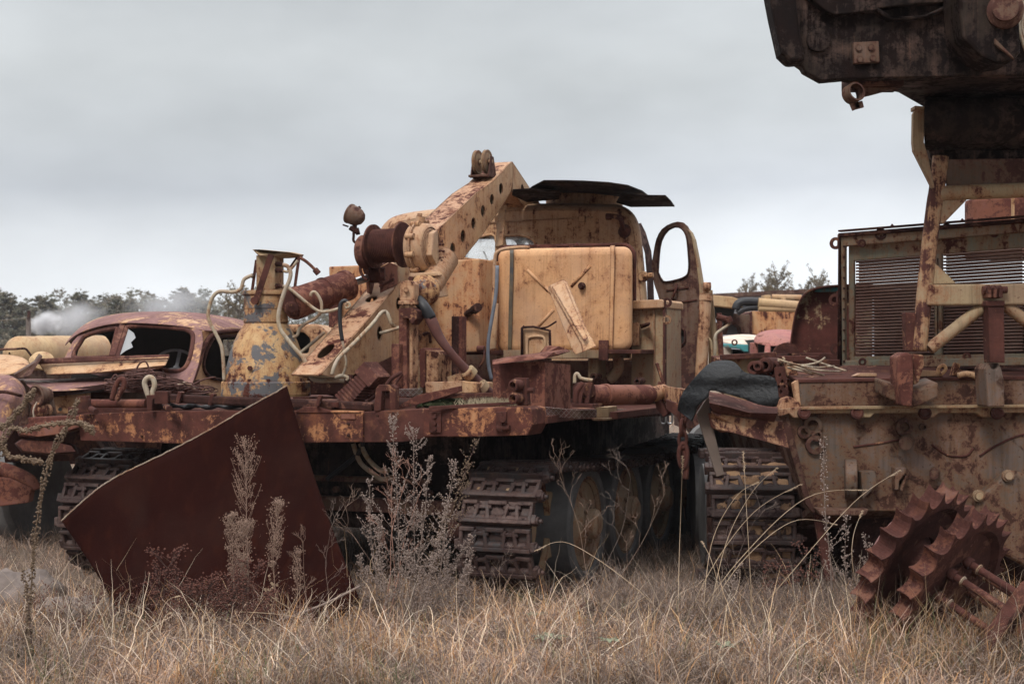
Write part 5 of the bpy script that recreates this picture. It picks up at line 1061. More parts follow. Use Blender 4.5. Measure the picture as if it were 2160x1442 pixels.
o = MB().grid(rows).build('steel_plate', M['plate'], None, 0, .014); o.location = P(420, 1330, 8.9); e_ = MB(); ed_ = [q+Vector((random.gauss(0, .0012), -.004, random.gauss(.004, .0015))) for q in spline(rows[0], 3)]; e_.tube(ed_, .0062, 5, 1); o.location = (0, 0, 0); edge_o = e_.build('rim_highlight_strip', M['whitepipe'], None); recentre(o, P(420, 1330, 8.9)); tag(o, 'large curved bare steel plate, dark red-brown, leaning on the rear beam', 'steel plate')  # pale strip added along the plate's top; rim highlight put into its colour
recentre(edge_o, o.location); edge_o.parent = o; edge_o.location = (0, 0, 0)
# ================================================= toothed sprockets lying at lower right
nd = Vector((.62, -.66, -.42)).normalized()
gx = thing('drive_sprocket_assembly', 'rusty pair of scalloped drive sprockets tipped on its side in the grass at lower right', 'sprocket assembly', P(2020, 1330, 8.6))
def ringc(c, R, w, mat, name, ph=0, n=21):
    xv = nd.cross(Vector((0, 0, 1))).normalized(); yv = nd.cross(xv)
    m = MB(); outer = []; inner = []
    for i in range(n):
        for k in range(8):
            f = k/8; rr = R-.068*math.sin(PI*f)**.75 if k else R+.016
            a = 2*PI*(i+f)/n+ph; outer.append((xv*math.cos(a)+yv*math.sin(a))*rr)
    N = len(outer); inn = [v.normalized()*(R-.105) for v in outer]; sh = [v.normalized()*(R-.15) for v in outer]
    bowed = []
    ringz = [(-.5, 1.0), (-.25, .965), (0, .955), (.25, .965), (.5, 1.0)]
    rings = [[c+nd*(w*z)+q*s_ for q in outer] for z, s_ in ringz]
    rings = [[c-nd*(w*.5)+q for q in inn]]+rings+[[c+nd*(w*.5)+q for q in inn]]
    m.loft(rings, False, False, False); m.loft([[c+nd*(w*.5)+q for q in inn], [c+nd*(w*.15)+q for q in sh], [c-nd*(w*.15)+q for q in sh], [c-nd*(w*.5)+q for q in inn]], False, False, False)
    m.lathe(c, nd, [(R-.14, .02), (.17, .02), (.17, -.02), (R-.14, -.02)], 40, cap=False)
    return m.build(name, M[mat], gx, .003)
g2c = P(2004, 1232, 8.15); g1c = g2c-nd*.26
ringc(g1c, .485, .115, 'rust_plain', 'toothed_ring', .1); ringc(g2c, .485, .10, 'rust_plain', 'toothed_ring', .3)
m = MB(); m.lathe(g1c, nd, [(.10, -.1), (.16, -.08), (.16, .0), (.13, .02), (.13, .28), (.16, .30), (.001, .31)], 36); m.build('sprocket_hub', M['rust_plain'], gx)
m = MB(); m.lathe(g1c-nd*.10, -nd, [(.30, -.08), (.29, 0), (.24, .05), (.12, .07), (.001, .075)], 36); m.build('dished_cover', M['mauve'], gx)
xv = nd.cross(Vector((0, 0, 1))).normalized(); yv = nd.cross(xv)
endc = g2c+nd*.40
for i in range(7):
    a = 2*PI*i/7+.2; r0_ = (xv*math.cos(a)+yv*math.sin(a))*.17
    MB().cyl(g2c+r0_+nd*.02, endc+r0_, .022, None, 12).cyl(g2c+r0_+nd*.03, g2c+r0_+nd*.07, .036, None, 6).build('tie_rod', M['rust_plain'], gx)
    MB().lathe(g2c+r0_+nd*.11, nd, [(.022, 0), (.032, .004), (.032, .012), (.022, .016)], 14, cap=False).build('washer', M['whitepipe'], gx)
m = MB(); pts = []
for i in range(3):
    for k in range(-4, 5): a = 2*PI*i/3+.55+k*.085; pts.append(endc+(xv*math.cos(a)+yv*math.sin(a))*(.31-abs(k)*.004))
    a = 2*PI*i/3+.55+PI/3; pts.append(endc+(xv*math.cos(a)+yv*math.sin(a))*.235)
m.prism(pts, nd*.09); m.cyl(endc+nd*.05, endc+nd*.25, .17, .155, 36)
hbp = m.build('hub_flange', M['rust_plain'], gx, .012, seg=3)
m = MB()
for i in range(6):
    a = 2*PI*i/6+.55; q = endc+(xv*math.cos(a)+yv*math.sin(a))*.235+nd*.09; m.lathe(q, nd, [(.05, 0), (.05, .02), (.026, .02), (.024, .004), (.001, .004)], 20)
m.build('flange_bolts', M['rust_dark'], hbp)
# moss, litter, wire pile, concrete
def blob(name, c, rx, ry, rz_, mat, seed, label, cat, n=18, amp=.25, fr=3, kindv=None):
    rows = []
    for j in range(n+1):
        th = PI*j/n; rw = []
        for i in range(2*n+1):
            ph = 2*PI*(i % (2*n))/(2*n); d_ = Vector((math.sin(th)*math.cos(ph), math.sin(th)*math.sin(ph), math.cos(th)))
            k_ = 1+amp*noise.noise(d_*fr+Vector((seed, 0, 0)))+amp*.4*noise.noise(d_*fr*3.3+Vector((seed, 3, 0))); rw.append(c+Vector((d_.x*rx, d_.y*ry, d_.z*rz_))*k_)
        rows.append(rw)
    o = MB().grid(rows).build(name, M[mat]); recentre(o, c); tag(o, label, cat)
    if kindv: o['kind'] = kindv
    return o
blob('concrete_lump', P(30, 1270, 9.3), .34, .26, .20, 'stone', 1, 'grey lump of broken concrete half buried in grass at the left edge', 'rubble')
blob('concrete_lump', P(165, 1300, 9.05), .38, .26, .12, 'stone', 4, 'long low pale concrete lump in grass just left of the curved plate', 'rubble')
blob('stone', P(960, 1285, 9.3), .16, .12, .09, 'stone', 7, 'small grey stone in the grass below the crane vehicle track', 'stone')
blob('moss_cushion', P(930, 848, 9.9), .15, .12, .06, 'moss', 2, 'cushion of dark green moss on the rusty deck beside the loose red sheet', 'moss', 20, .4, 6, 'stuff')
def tufts(name, c, n, w, h, mat, label, cat):
    m = MB()
    for i in range(n):
        p = c+Vector((random.gauss(0, w), random.gauss(0, w*.8), 0)); q = p+Vector((random.gauss(0, h*.5), random.gauss(0, h*.4), random.uniform(.3, 1)*h)); m.add([p+Vector((-.003, 0, 0)), p+Vector((.003, 0, 0)), q], [[0, 1, 2]])
    o = m.build(name, M[mat]); recentre(o, c); tag(o, label, cat); o['kind'] = 'stuff'
tufts('moss_tuft', P(1045, 853, 9.7), 900, .10, .06, 'lichen', 'pale dry moss tuft on the deck in front of the red toolbox', 'moss')
tufts('moss_tuft', P(935, 854, 9.75), 500, .09, .025, 'moss', 'green moss fringe on the deck edge under the loose red sheet', 'moss')
o = MB().prism([P(x, y, 9.75) for x, y in ((835, 858), (880, 833), (965, 815), (966, 827), (920, 842), (838, 864))], Vector((.03, .02, .006))).build('loose_sheet', M['rust_red'], None, .002); recentre(o, P(900, 850, 9.75)); tag(o, 'torn flat rust-red sheet lying tilted on the deck beside the moss', 'metal sheet')
o = MB().prism([P(x, y, 10.0) for x, y in ((944, 838), (1040, 830), (1045, 834), (950, 848))], Vector((.03, .3, .006))).build('loose_sheet', M['rust_red'], None, .002); recentre(o, P(990, 840, 10)); tag(o, 'low rust-red strip lying flat behind the pale moss tuft', 'metal sheet')
# leaning tan channel on the fuel tank
m = MB(); A = [P(1157, 601, 10.95), P(1163, 597, 10.93), P(1189, 589, 10.9), P(1196, 594, 10.9), P(1246, 705, 10.35), P(1258, 730, 10.25), P(1240, 735, 10.27), P(1232, 738, 10.28)]
m.prism([P(1159, 602, 10.94), P(1188, 589, 10.9), P(1196, 594, 10.9), P(1236, 690, 10.45), P(1258, 730, 10.25), P(1230, 742, 10.25), P(1226, 725, 10.3)], Vector((.0, -.012, -.0)))
m.prism([P(1157, 602, 10.94), P(1156, 608, 10.94), P(1208, 742, 10.35), P(1215, 748, 10.30), P(1230, 742, 10.25), P(1226, 725, 10.3)], Vector((.006, .01, 0)))
m.prism([P(1164, 604, 10.9), P(1190, 596, 10.88), P(1240, 712, 10.28), P(1232, 720, 10.24)], Vector((0, -.02, 0)))
o = m.build('loose_channel', M['tan'], None, .004); recentre(o, P(1235, 740, 10.3)); tag(o, 'bent tan steel channel leaning across the front of the fuel tank', 'steel channel')
o = MB().loft([[P(1137, 745, 10.2), P(1150, 730, 10.2), P(1160, 728, 10.2), P(1160, 733, 10.2), P(1146, 748, 10.2)], [P(1150, 744, 9.9), P(1180, 730, 9.9), P(1192, 734, 9.9), P(1186, 740, 9.9), P(1152, 746, 9.9)]], smooth=False).build('loose_sheet', M['rust_red'], None, .003); recentre(o, P(1165, 740, 10)); tag(o, 'small folded rust-red scrap on top of the red toolbox lid', 'metal sheet')
# roof sheets
def roofsheet(pts, Ys, mat, label, th=.012):
    q = [P(x, y, Y) for (x, y), Y in zip(pts, Ys)]; o = MB().prism(q, Vector((0, 0, th))).build('roof_sheet', M[mat], None, .002); recentre(o, sum(q, Vector())/len(q)); tag(o, label, 'metal sheet', 'rusted sheets on the cab roof')
m = MB()
rows = []
for pts, Y0 in (([(1110, 404), (1170, 408), (1232, 410), (1300, 416), (1368, 413)], 13.9), ([(1122, 394), (1180, 398), (1232, 400), (1300, 404), (1355, 403)], 12.8), ([(1147, 381), (1190, 381), (1232, 382), (1283, 385), (1324, 391)], 12.2)):
    rows.append([P(x, y, Y0+.0) for x, y in pts])
o = MB().grid(rows, False).build('roof_sheet', M['over'], None, 0, .010); recentre(o, P(1232, 400, 13)); tag(o, 'largest near-black rusted sheet lying on the hatch ring of the cab roof', 'metal sheet')
roofsheet([(1082, 402), (1112, 400), (1180, 405), (1180, 420), (1112, 427), (1080, 412)], [12.6, 12.5, 12.5, 13.2, 13.3, 13.0], 'over', 'left black strip of sheet jutting from under the largest roof sheet')
roofsheet([(1310, 410), (1368, 414), (1404, 414), (1415, 425), (1423, 436), (1330, 437), (1300, 428)], [12.6, 12.5, 12.5, 12.7, 13.1, 13.2, 13.0], 'over', 'right black sheet overhanging the roof edge above the open door')
o = MB().cyl(P(1324, 389, 13), P(1324, 384, 13), .03).build('bolt_head', M['rust_plain'], None)
bpy.data.objects.remove(o)
# wire pile
m = MB()
for i in range(170):
    cx_ = random.gauss(330, 45); base = 822-max(0, 38-abs(cx_-300)*.35)*random.random(); Y = random.uniform(10.5, 11.2); r_ = random.uniform(8, 40); q = []
    a0 = random.uniform(0, 6.28); sq = random.uniform(.12, .3); tl = random.uniform(-.3, .3)
    for k in range(9): a = a0+k*.7; q.append(P(min(max(cx_+r_*math.cos(a), 222), 460), base+r_*sq*math.sin(a)+tl*r_*math.cos(a)*.5, Y+.004*r_*math.sin(a)))
    m.tube(q, .0045, 4, 3, False)
for pts in ([(278, 805), (292, 770), (305, 762), (312, 770), (322, 800)], [(235, 805), (238, 795), (245, 790), (250, 800)], [(300, 800), (312, 780), (325, 785), (340, 805)], [(400, 815), (430, 800), (455, 795)]): m.tube([P(x, y, 10.6) for x, y in pts], .007, 5)
o = m.build('wire_heap', M['wire']); recentre(o, P(330, 820, 10.8)); tag(o, 'heap of tangled rusty wire on the deck left of the crane column', 'wire')
o = MB().tube([P(375, 812, 10.6), P(385, 809, 10.6), P(400, 812, 10.6), P(412, 822, 10.6)], .014).build('bent_tube', M['whitepipe']); recentre(o, P(390, 815, 10.6)); tag(o, 'short bright bent tube sticking out of the wire heap', 'tube')
# torn black plastic on deck
m = MB(); m.grid([[P(340+i*12, 862-j*5+3*math.sin(i*1.7+j), 10.3+.03*math.sin(i*2.1)) for i in range(16)] for j in range(3)]); o = m.build('plastic_sheet', M['hose'], None, 0, .004); recentre(o, P(420, 860, 10.3)); tag(o, 'crumpled glossy black plastic under the dark cross shaft', 'plastic sheet')
# litter and can
o = MB().prism([P(1055, 1308, 8.9), P(1080, 1303, 8.95), P(1084, 1308, 8.95), P(1060, 1313, 8.9)], Vector((0, .03, .015))).build('paper_scrap', M['litter'], None, .002); recentre(o, P(1070, 1310, 8.9)); tag(o, 'small white scrap lying in the grass below the crane vehicle', 'litter')
m = MB(); a = P(1234, 1286, 8.9); b = P(1246, 1284, 8.75); m.lathe(b, a-b, [(.045, 0), (.05, .0), (.05, .12), (.001, .12)], 20, cap=False); m.lathe(b, a-b, [(.045, 0), (.045, .11)], 20, cap=False); o = m.build('tin_can', M['rust'], None); recentre(o, a); tag(o, 'open rusty can lying in the grass in front of the road wheels', 'can')
# ================================================= wrecked lorry at the left
lorry = thing('wrecked_lorry', 'wrecked tan lorry cab at left with mauve rusted roof and empty split windscreen', 'lorry', (P(300, 900, 13.2).x, 13.2, 0))
def lp(pts, mat, name, vec=(0, .03, 0), bevel=.006, holes=(), parent=None): return MB().prism([P(*p) for p in pts], Vector(vec), [[P(*p) for p in h] for h in holes]).build(name, M[mat], parent or lorry, bevel)
n1 = (P(257, 700, 13.1), (P(400, 700, 12.75)-P(257, 700, 13.1)).cross(P(257, 760, 13.05)-P(257, 700, 13.1)+Vector((0, -.25, 0))).normalized())
n2 = (P(257, 700, 13.1), (P(257, 700, 13.1)-P(150, 715, 13.7)).cross(P(257, 760, 13.05)-P(257, 700, 13.1)+Vector((0, -.25, 0))).normalized())
def q1(l): return [on(x, y, n1) for x, y in l]
def q2(l): return [on(x, y, n2) for x, y in l]
hr = smoothpx([(268, 690), (300, 687), (380, 693), (398, 698), (407, 708), (405, 735), (397, 765), (385, 780), (365, 783), (330, 776), (248, 752)], 3)
hl_ = smoothpx([(248, 692), (215, 698), (182, 708), (170, 722), (155, 752), (190, 755), (234, 752)], 3)
m = MB().prism(q1([(257, 680), (400, 688), (425, 698), (428, 720), (418, 770), (405, 810), (398, 818), (340, 818), (238, 800), (243, 752)]), Vector((0, .03, 0)), [q1(hr)]); ws = m.build('cab_front', M['mauve'], lorry, .006)
m = MB().prism(q2([(257, 680), (205, 688), (172, 700), (152, 722), (133, 760), (140, 775), (238, 800), (243, 752)]), Vector((0, .03, 0)), [q2(hl_)]); m.build('cab_front', M['mauve'], lorry, .006)
m = MB(); q = q1(hr); m.tube(q+[q[0]], .022, 6, 1, False); q = q2(hl_); m.tube(q+[q[0]], .022, 6, 1, False); m.bar(on(260, 684, n1), on(238, 752, n1), .05, .04); m.build('windscreen_seal', M['rust_plain'], lorry)
o = MB().prism(q1([(268, 692), (282, 702), (286, 712), (276, 722), (280, 732), (264, 740), (250, 751), (256, 722)]), Vector((0, .008, 0))); 
o.build('broken_windscreen', M['shard'], lorry)
# side with door window
sd_ = [(425, 698, 12.75), (450, 692, 13.0), (490, 690, 13.4), (560, 696, 14.0), (600, 720, 14.2), (600, 860, 14.2), (520, 860, 13.6), (405, 820, 12.7), (418, 770, 12.7)]
side_pl = (P(425, 698, 12.75), (P(560, 696, 14.0)-P(425, 698, 12.75)).cross(UP).normalized())
wd_ = smoothpx([(447, 715), (470, 709), (520, 708), (560, 712), (565, 780), (500, 800), (450, 798), (432, 785), (428, 765), (436, 735)], 3)
m = MB().prism([on(x, y, side_pl) for x, y, _ in sd_], RT*-.03, [[on(x, y, side_pl) for x, y in wd_]]); m.build('cab_side', M['tan'], lorry, .006)
m = MB(); q = [on(x, y, side_pl)+RT*.015 for x, y in smoothpx([(398, 815), (408, 790), (420, 755), (430, 725), (445, 706), (470, 699), (520, 697), (570, 700)], 3)]; m.tube(q, .022, 8, 1); m.build('door_gutter', M['rust_plain'], lorry)
m = MB(); q = [on(x, y, side_pl)+RT*.01 for x, y in wd_]; m.tube(q+[q[0]], .016, 6, 1, False); m.build('door_window_rim', M['rust_dark'], lorry)
rows = [[(133, 735, 13.75), (150, 712, 13.7), (175, 699, 13.55), (210, 688, 13.38), (257, 680, 13.12), (330, 684, 12.92), (400, 690, 12.74), (432, 701, 12.74), (470, 699, 13.08), (515, 698, 13.5), (570, 702, 14.1)],
        [(140, 722, 14.0), (160, 700, 13.9), (185, 683, 13.78), (220, 671, 13.6), (262, 664, 13.4), (335, 662, 13.2), (400, 664, 13.1), (440, 672, 13.15), (480, 679, 13.4), (520, 686, 13.8), (572, 695, 14.3)],
        [(146, 720, 14.6), (168, 690, 14.5), (192, 675, 14.4), (225, 664, 14.3), (270, 658, 14.2), (335, 656, 14.1), (400, 657, 14.0), (450, 663, 14.0), (500, 671, 14.2), (530, 680, 14.4), (574, 694, 14.7)],
        [(150, 735, 15.2), (172, 705, 15.2), (200, 685, 15.2), (230, 673, 15.2), (275, 666, 15.2), (335, 664, 15.2), (400, 664, 15.2), (450, 668, 15.2), (505, 677, 15.2), (540, 690, 15.2), (576, 715, 15.2)]]
MB().grid([[P(*p) for p in r] for r in rows]).build('cab_roof', M['mauve'], lorry, 0, .02, sub=2)
# rear wall with opening seen through the left pane
m = MB(); ow = [P(x, y, 15.2) for x, y in ((150, 735), (172, 705), (230, 673), (335, 664), (450, 668), (540, 690), (580, 720), (580, 860), (150, 860))]
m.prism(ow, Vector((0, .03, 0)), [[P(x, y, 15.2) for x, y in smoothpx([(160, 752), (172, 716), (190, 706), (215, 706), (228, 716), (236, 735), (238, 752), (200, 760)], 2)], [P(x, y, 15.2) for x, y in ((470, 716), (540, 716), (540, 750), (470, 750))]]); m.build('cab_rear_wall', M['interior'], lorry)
m = MB(); c = P(372, 775, 13.3); wx_ = Vector((.25, -.75, .55)).normalized(); xa = wx_.cross(UP).normalized(); ya = wx_.cross(xa); q = [c+(xa*math.cos(a)+ya*math.sin(a))*.20 for a in [2*PI*i/28 for i in range(28)]]; m.tube(q+[q[0]], .014, 8, 1, False)
for a in (.4, 2.5, 4.6): m.bar(c, q[int(a/6.28*28)], .03, .012)
m.cyl(c, c-wx_*.4, .03); m.build('steering_wheel', M['dashgrey'], lorry)
lp([(250, 790, 13.5), (400, 800, 13.2), (400, 830, 13.2), (250, 820, 13.5)], 'shade', 'dashboard', (0, .3, .0))
# bonnet: raised lid panel, body side, wing
m = MB(); m.loft([[P(80, 757, 12.6), P(78, 762, 12.5), P(98, 790, 12.3), P(110, 791, 12.4), P(120, 765, 12.9)], [P(200, 752, 12.5), P(200, 757, 12.4), P(200, 786, 12.15), P(210, 787, 12.3), P(215, 760, 12.8)], [P(357, 747, 12.4), P(358, 752, 12.3), P(350, 770, 12.1), P(335, 778, 12.2), P(340, 756, 12.7)]], smooth=False); bn = m.build('bonnet_lid', M['tan'], lorry, .006)
m = MB(); m.prism([P(78, 756, 12.42), P(357, 747, 12.22), P(358, 752, 12.2), P(80, 765, 12.4)], Vector((0, -.02, 0))); m.prism([P(80, 763, 12.39), P(357, 754, 12.19), P(357, 757, 12.19), P(82, 768, 12.39)], Vector((0, -.025, 0))); m.build('lid_hinge', M['rust_plain'], bn, .003)
m = MB(); m.loft([[P(28, 788, 12.7), P(34, 784, 12.6), P(72, 760, 12.6), P(82, 745, 12.7), P(88, 748, 12.6), P(60, 790, 12.5), P(36, 796, 12.6)], [P(30, 790, 12.3), P(36, 787, 12.2), P(76, 764, 12.2), P(86, 750, 12.3), P(90, 752, 12.2), P(64, 792, 12.1), P(38, 797, 12.2)]], smooth=False); m.build('bent_bonnet_end', M['shade'], lorry, .004)
m = MB(); m.grid([[P(40, 798, 12.9), P(110, 800, 12.8), P(200, 795, 12.7), P(300, 788, 12.6), P(358, 785, 12.5), P(366, 792, 12.6)], [P(50, 805, 12.3), P(112, 812, 12.2), P(200, 806, 12.2), P(290, 800, 12.2), P(350, 792, 12.3), P(364, 796, 12.5)], [P(58, 820, 12.0), P(114, 828, 11.9), P(200, 820, 12.0), P(280, 808, 12.1), P(330, 800, 12.2), P(356, 798, 12.4)]]); m.build('bonnet_side', M['mauve'], lorry, 0, .012, sub=2)
m = MB(); m.prism([P(x, y, 12.0) for x, y in ((104, 826), (230, 808), (300, 797), (300, 804), (235, 818), (108, 838))], Vector((0, .1, 0))); m.build('bonnet_seal', M['rust_dark'], lorry, .004)
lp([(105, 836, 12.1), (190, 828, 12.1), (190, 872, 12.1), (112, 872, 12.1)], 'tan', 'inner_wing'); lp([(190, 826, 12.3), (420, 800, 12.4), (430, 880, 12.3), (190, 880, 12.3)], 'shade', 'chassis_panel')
m = MB().lathe(P(127, 863, 12.07), Vector((0, -1, 0)), [(.016, 0), (.016, .006)], 12); m.build('bolt_hole', M['interior'], lorry)
rows = [[(-60, 792, 12.4), (-20, 788, 12.3), (0, 787, 12.2), (22, 790, 12.1), (40, 800, 12.1), (52, 815, 12.2)], [(-60, 810, 12.0), (-20, 805, 11.9), (0, 804, 11.8), (25, 808, 11.7), (42, 818, 11.8), (56, 830, 12.0)], [(-60, 845, 11.8), (-20, 840, 11.6), (0, 840, 11.5), (26, 840, 11.5), (44, 846, 11.7), (55, 852, 11.9)], [(-60, 950, 11.7), (-20, 955, 11.6), (0, 950, 11.5), (18, 930, 11.5), (36, 900, 11.7), (50, 880, 11.9)]]
MB().grid([[P(*p) for p in r] for r in rows]).build('front_wing', M['mauve'], lorry, 0, .015, sub=2)
MB().tube([P(-60, 832, 11.75), P(0, 826, 11.48), P(25, 829, 11.48), P(44, 834, 11.65)], .014).build('wing_seam', M['rust_dark'], lorry)
lp([(70, 828, 11.6), (107, 826, 11.7), (117, 874, 11.7), (62, 878, 11.6)], 'shade', 'lamp_bracket', (0, .05, 0))
m = MB().lathe(P(82, 835, 11.55), Vector((-.6, -1, 0)), [(.06, -.1), (.09, 0), (.095, .03), (.08, .04), (.06, .0), (.001, -.03)], 24, cap=False); m.build('lamp_shell', M['shade'], lorry); m = MB().lathe(P(82, 866, 11.55), Vector((-.6, -1, 0)), [(.05, -.1), (.075, -.02), (.05, .04), (.001, .06)], 20, cap=False); m.build('lamp_shell', M['tan_heavy'], lorry); MB().tube([P(78, 848, 11.5), P(70, 866, 11.45), P(74, 890, 11.45)], .007).build('lamp_wire', M['whitepipe'], lorry)
m = MB(); m.tube([P(x, y, 12.3) for x, y in ((-60, 985), (0, 990), (30, 1000), (60, 1015), (70, 1035))], .07, 12); m.prism([P(x, y, 12.2) for x, y in ((-60, 1000), (20, 1008), (66, 1030), (60, 1060), (-60, 1075))], Vector((0, .12, 0))); m.build('front_bumper', M['rust_red'], lorry, .01)
lp([(0, 905, 12.4), (170, 885, 12.6), (230, 970, 12.8), (10, 975, 12.5)], 'rust_dark', 'chassis_frame', (0, .5, 0))
for x in (40, 470): MB().lathe(P(x, 1035, 13.1), Vector((1, -.4, 0)), [(.2, 0), (.45, .0), (.48, .05), (.48, .22), (.45, .27), (.2, .27)], 28).build('wheel_tyre', M['rubber'], lorry)
MB().bar(P(-40, 960, 13.3), P(560, 940, 14.2), .3, .2).build('chassis_frame', M['rust_dark'], lorry)
# second wreck behind: tan bonnet and long tank
t2 = thing('tanker_wreck', 'long pale tan cylindrical tank of a vehicle lying behind the left lorry', 'tank lorry', (P(120, 740, 24).x, 24, 0))
a = P(20, 745, 22); b = P(330, 742, 26); d_ = (b-a).normalized(); L = (b-a).length
prof = [(.02, 0), (.10, .03), (.20, .1)]
for i in range(9): prof += [(.26+.02*math.sin(i/8*PI), .2+(L-.4)*i/8), (.268+.02*math.sin(i/8*PI), .23+(L-.4)*i/8)]
MB().lathe(a, d_, prof+[(.001, L)], 28, cap=False).build('tank_barrel', M['tan_far'], t2)
m = MB(); rr_ = []
for i in range(13): an = PI*i/12; rr_.append((180-72*math.cos(an), 742-36*math.sin(an)))
m.loft([[P(x, y, 26) for x, y in rr_], [P(x, y, 26.4)+Vector((0, .6, 0)) for x, y in rr_]], smooth=True); m.build('rounded_cover', M['tan_far'], t2)
MB().prism([Vector((a.x, 22, 0)), Vector((b.x, 26, 0)), Vector((b.x, 26, 1.5)), Vector((a.x, 22, 1.45))], Vector((0, .6, 0))).build('tank_chassis', M['shade'], t2)
t3 = thing('wrecked_bonnet', 'pale tan crumpled vehicle bonnet at the left edge behind the lorry wing', 'vehicle wreck', (P(10, 780, 14.5).x, 14.5, 0))
MB().grid([[P(-80, 748, 15.5), P(-20, 745, 15.4), P(20, 746, 15.3), P(50, 752, 15), P(62, 762, 14.8)], [P(-80, 765, 14.6), P(-20, 762, 14.5), P(20, 764, 14.5), P(48, 770, 14.4), P(66, 778, 14.4)], [P(-80, 800, 14.2), P(-20, 800, 14.2), P(20, 792, 14.1), P(50, 782, 14.2), P(70, 782, 14.3)]]).build('bonnet_skin', M['tan'], t3, 0, .02, sub=1)
MB().tube([P(-40, 742, 15.2), P(0, 737, 15.2), P(30, 736, 15.2), P(52, 735, 15.2), (P(60, 742, 15.2)), P(66, 750, 15.2)], .012).build('grab_rail', M['rust_dark'], t3); MB().prism([Vector((P(-80, 0, 14.5).x, 14.5, 0)), Vector((P(60, 0, 14.5).x, 14.5, 0)), Vector((P(60, 0, 14.5).x, 14.5, 1.4)), Vector((P(-80, 0, 14.5).x, 14.5, 1.4))], Vector((0, .9, 0))).build('engine_bay', M['shade'], t3, .02)
m = MB(); m.lathe(P(90, 762, 14.0), Vector((.3, -.5, .8)), [(.12, -.02), (.13, 0), (.10, .05), (.001, .08)], 20); m.build('filler_cap', M['tan_far'], t3)
# parts seen between column and boom
t4 = thing('wrecked_van', 'tan vehicle body glimpsed between the crane column and the boom', 'vehicle wreck', (P(640, 740, 17).x, 17, 0))
m = MB(); m.prism([P(x, y, 17) for x, y in ((596, 690), (610, 684), (670, 683), (690, 700), (694, 790), (596, 790))], Vector((0, 1.4, 0)), [[P(x, y, 17) for x, y in ((604, 700), (640, 700), (655, 715), (650, 745), (604, 745))]]); m.build('van_body', M['tan'], t4, .03)
m = MB(); m.prism([P(x, y, 17.5) for x, y in ((600, 700), (660, 700), (660, 748), (600, 748))], Vector((0, .02, 0))); m.build('van_interior', M['interior'], t4); MB().cyl(Vector((P(600, 0, 17.5).x, 17.3, .35)), Vector((P(690, 0, 17.5).x, 17.3, .35)), .35).build('wheel_tyre', M['rubber'], t4)
# ================================================= vehicles behind on the right
t5 = thing('truck_crane_wreck', 'ochre crane truck with hydraulic pipes parked before the corrugated shed', 'crane truck', (P(1600, 700, 24).x, 24, 0))
def bx(pts, Y, th, mat, name, par, bevel=.01): return MB().prism([P(x, y, Y) for x, y in pts], Vector((0, th, 0))).build(name, M[mat], par, bevel)
bx([(1502, 622), (1545, 626), (1556, 630), (1564, 640), (1566, 650), (1552, 650), (1502, 644)], 23, 1.0, 'tan_far', 'crane_jib', t5); bx([(1502, 640), (1552, 648), (1546, 668), (1502, 672)], 23.3, .6, 'interior', 'jib_underside', t5)
bx([(1586, 656), (1690, 656), (1690, 708), (1586, 708)], 24, 1.2, 'tan_orange', 'crane_body', t5); bx([(1580, 660), (1587, 656), (1587, 706), (1580, 708)], 23.9, 1.2, 'rust', 'body_edge', t5)
bx([(1532, 668), (1545, 660), (1582, 664), (1582, 704), (1565, 704), (1562, 690), (1552, 683), (1538, 686), (1532, 706), (1524, 706), (1524, 690)], 23.6, .8, 'shade', 'wheel_arch_panel', t5); bx([(1538, 686), (1552, 683), (1562, 690), (1563, 706), (1532, 706)], 24.0, .1, 'bluestrap', 'arch_liner', t5)
m = MB(); 
for pts, r in (([(1552, 652), (1556, 642), (1568, 636), (1585, 636), (1605, 638), (1640, 642), (1690, 645)], .07), ([(1555, 660), (1570, 652), (1590, 649), (1620, 650), (1690, 652)], .05)): m.tube([P(x, y, 22.8) for x, y in pts], r, 10)
m.build('hydraulic_hose', M['hose'], t5)
m = MB(); m.cyl(P(1600, 638, 22.7), P(1690, 645, 22.7), .075); m.cyl(P(1628, 627, 22.9), P(1690, 628, 22.9), .05); m.cyl(P(1600, 650, 22.7), P(1690, 652, 22.7), .05); m.prism([P(x, y, 22.7) for x, y in ((1612, 622), (1626, 622), (1626, 640), (1620, 646), (1612, 640))], Vector((0, .3, 0))); m.prism([P(x, y, 22.7) for x, y in ((1651, 628), (1658, 628), (1658, 653), (1651, 653))], Vector((0, .2, 0))); m.build('pipe_rack', M['tan_far'], t5, .01)
m = MB(); m.box(Vector((P(1600, 0, 24).x, 24.6, .95)), Vector((1.3, 0, 0)), Vector((0, .5, 0)), Vector((0, 0, .55)))
for x in (1530, 1620, 1680): m.cyl(Vector((P(x, 0, 24).x, 23.9, .55)), Vector((P(x, 0, 24).x, 25.4, .55)), .55, None, 24)
m.build('crane_chassis', M['rust_dark'], t5)
t6 = thing('turquoise_lorry', 'small lorry with cream roof and turquoise body behind the deck', 'lorry', (P(1560, 740, 17).x, 17, 0))
m = MB(); m.grid([[P(1515, 722, 16.5), P(1550, 726, 16.4), P(1590, 728, 16.3), P(1606, 726, 16.3)], [P(1518, 712, 17), P(1550, 708, 17), P(1590, 708, 17), P(1606, 714, 17)], [P(1520, 712, 18.5), P(1550, 706, 18.5), P(1590, 706, 18.5), P(1608, 712, 18.5)]]); m.build('cream_roof', M['cream'], t6, 0, .03, sub=2)
m = MB(); m.prism([P(x, y, 16.35) for x, y in ((1512, 724), (1606, 728), (1606, 742), (1570, 742), (1562, 736), (1512, 730))], Vector((0, .05, 0))); m.prism([P(x, y, 16.4) for x, y in ((1586, 722), (1604, 716), (1604, 745), (1588, 745))], Vector((0, .3, 0))); m.build('turquoise_body', M['turq'], t6, .01)
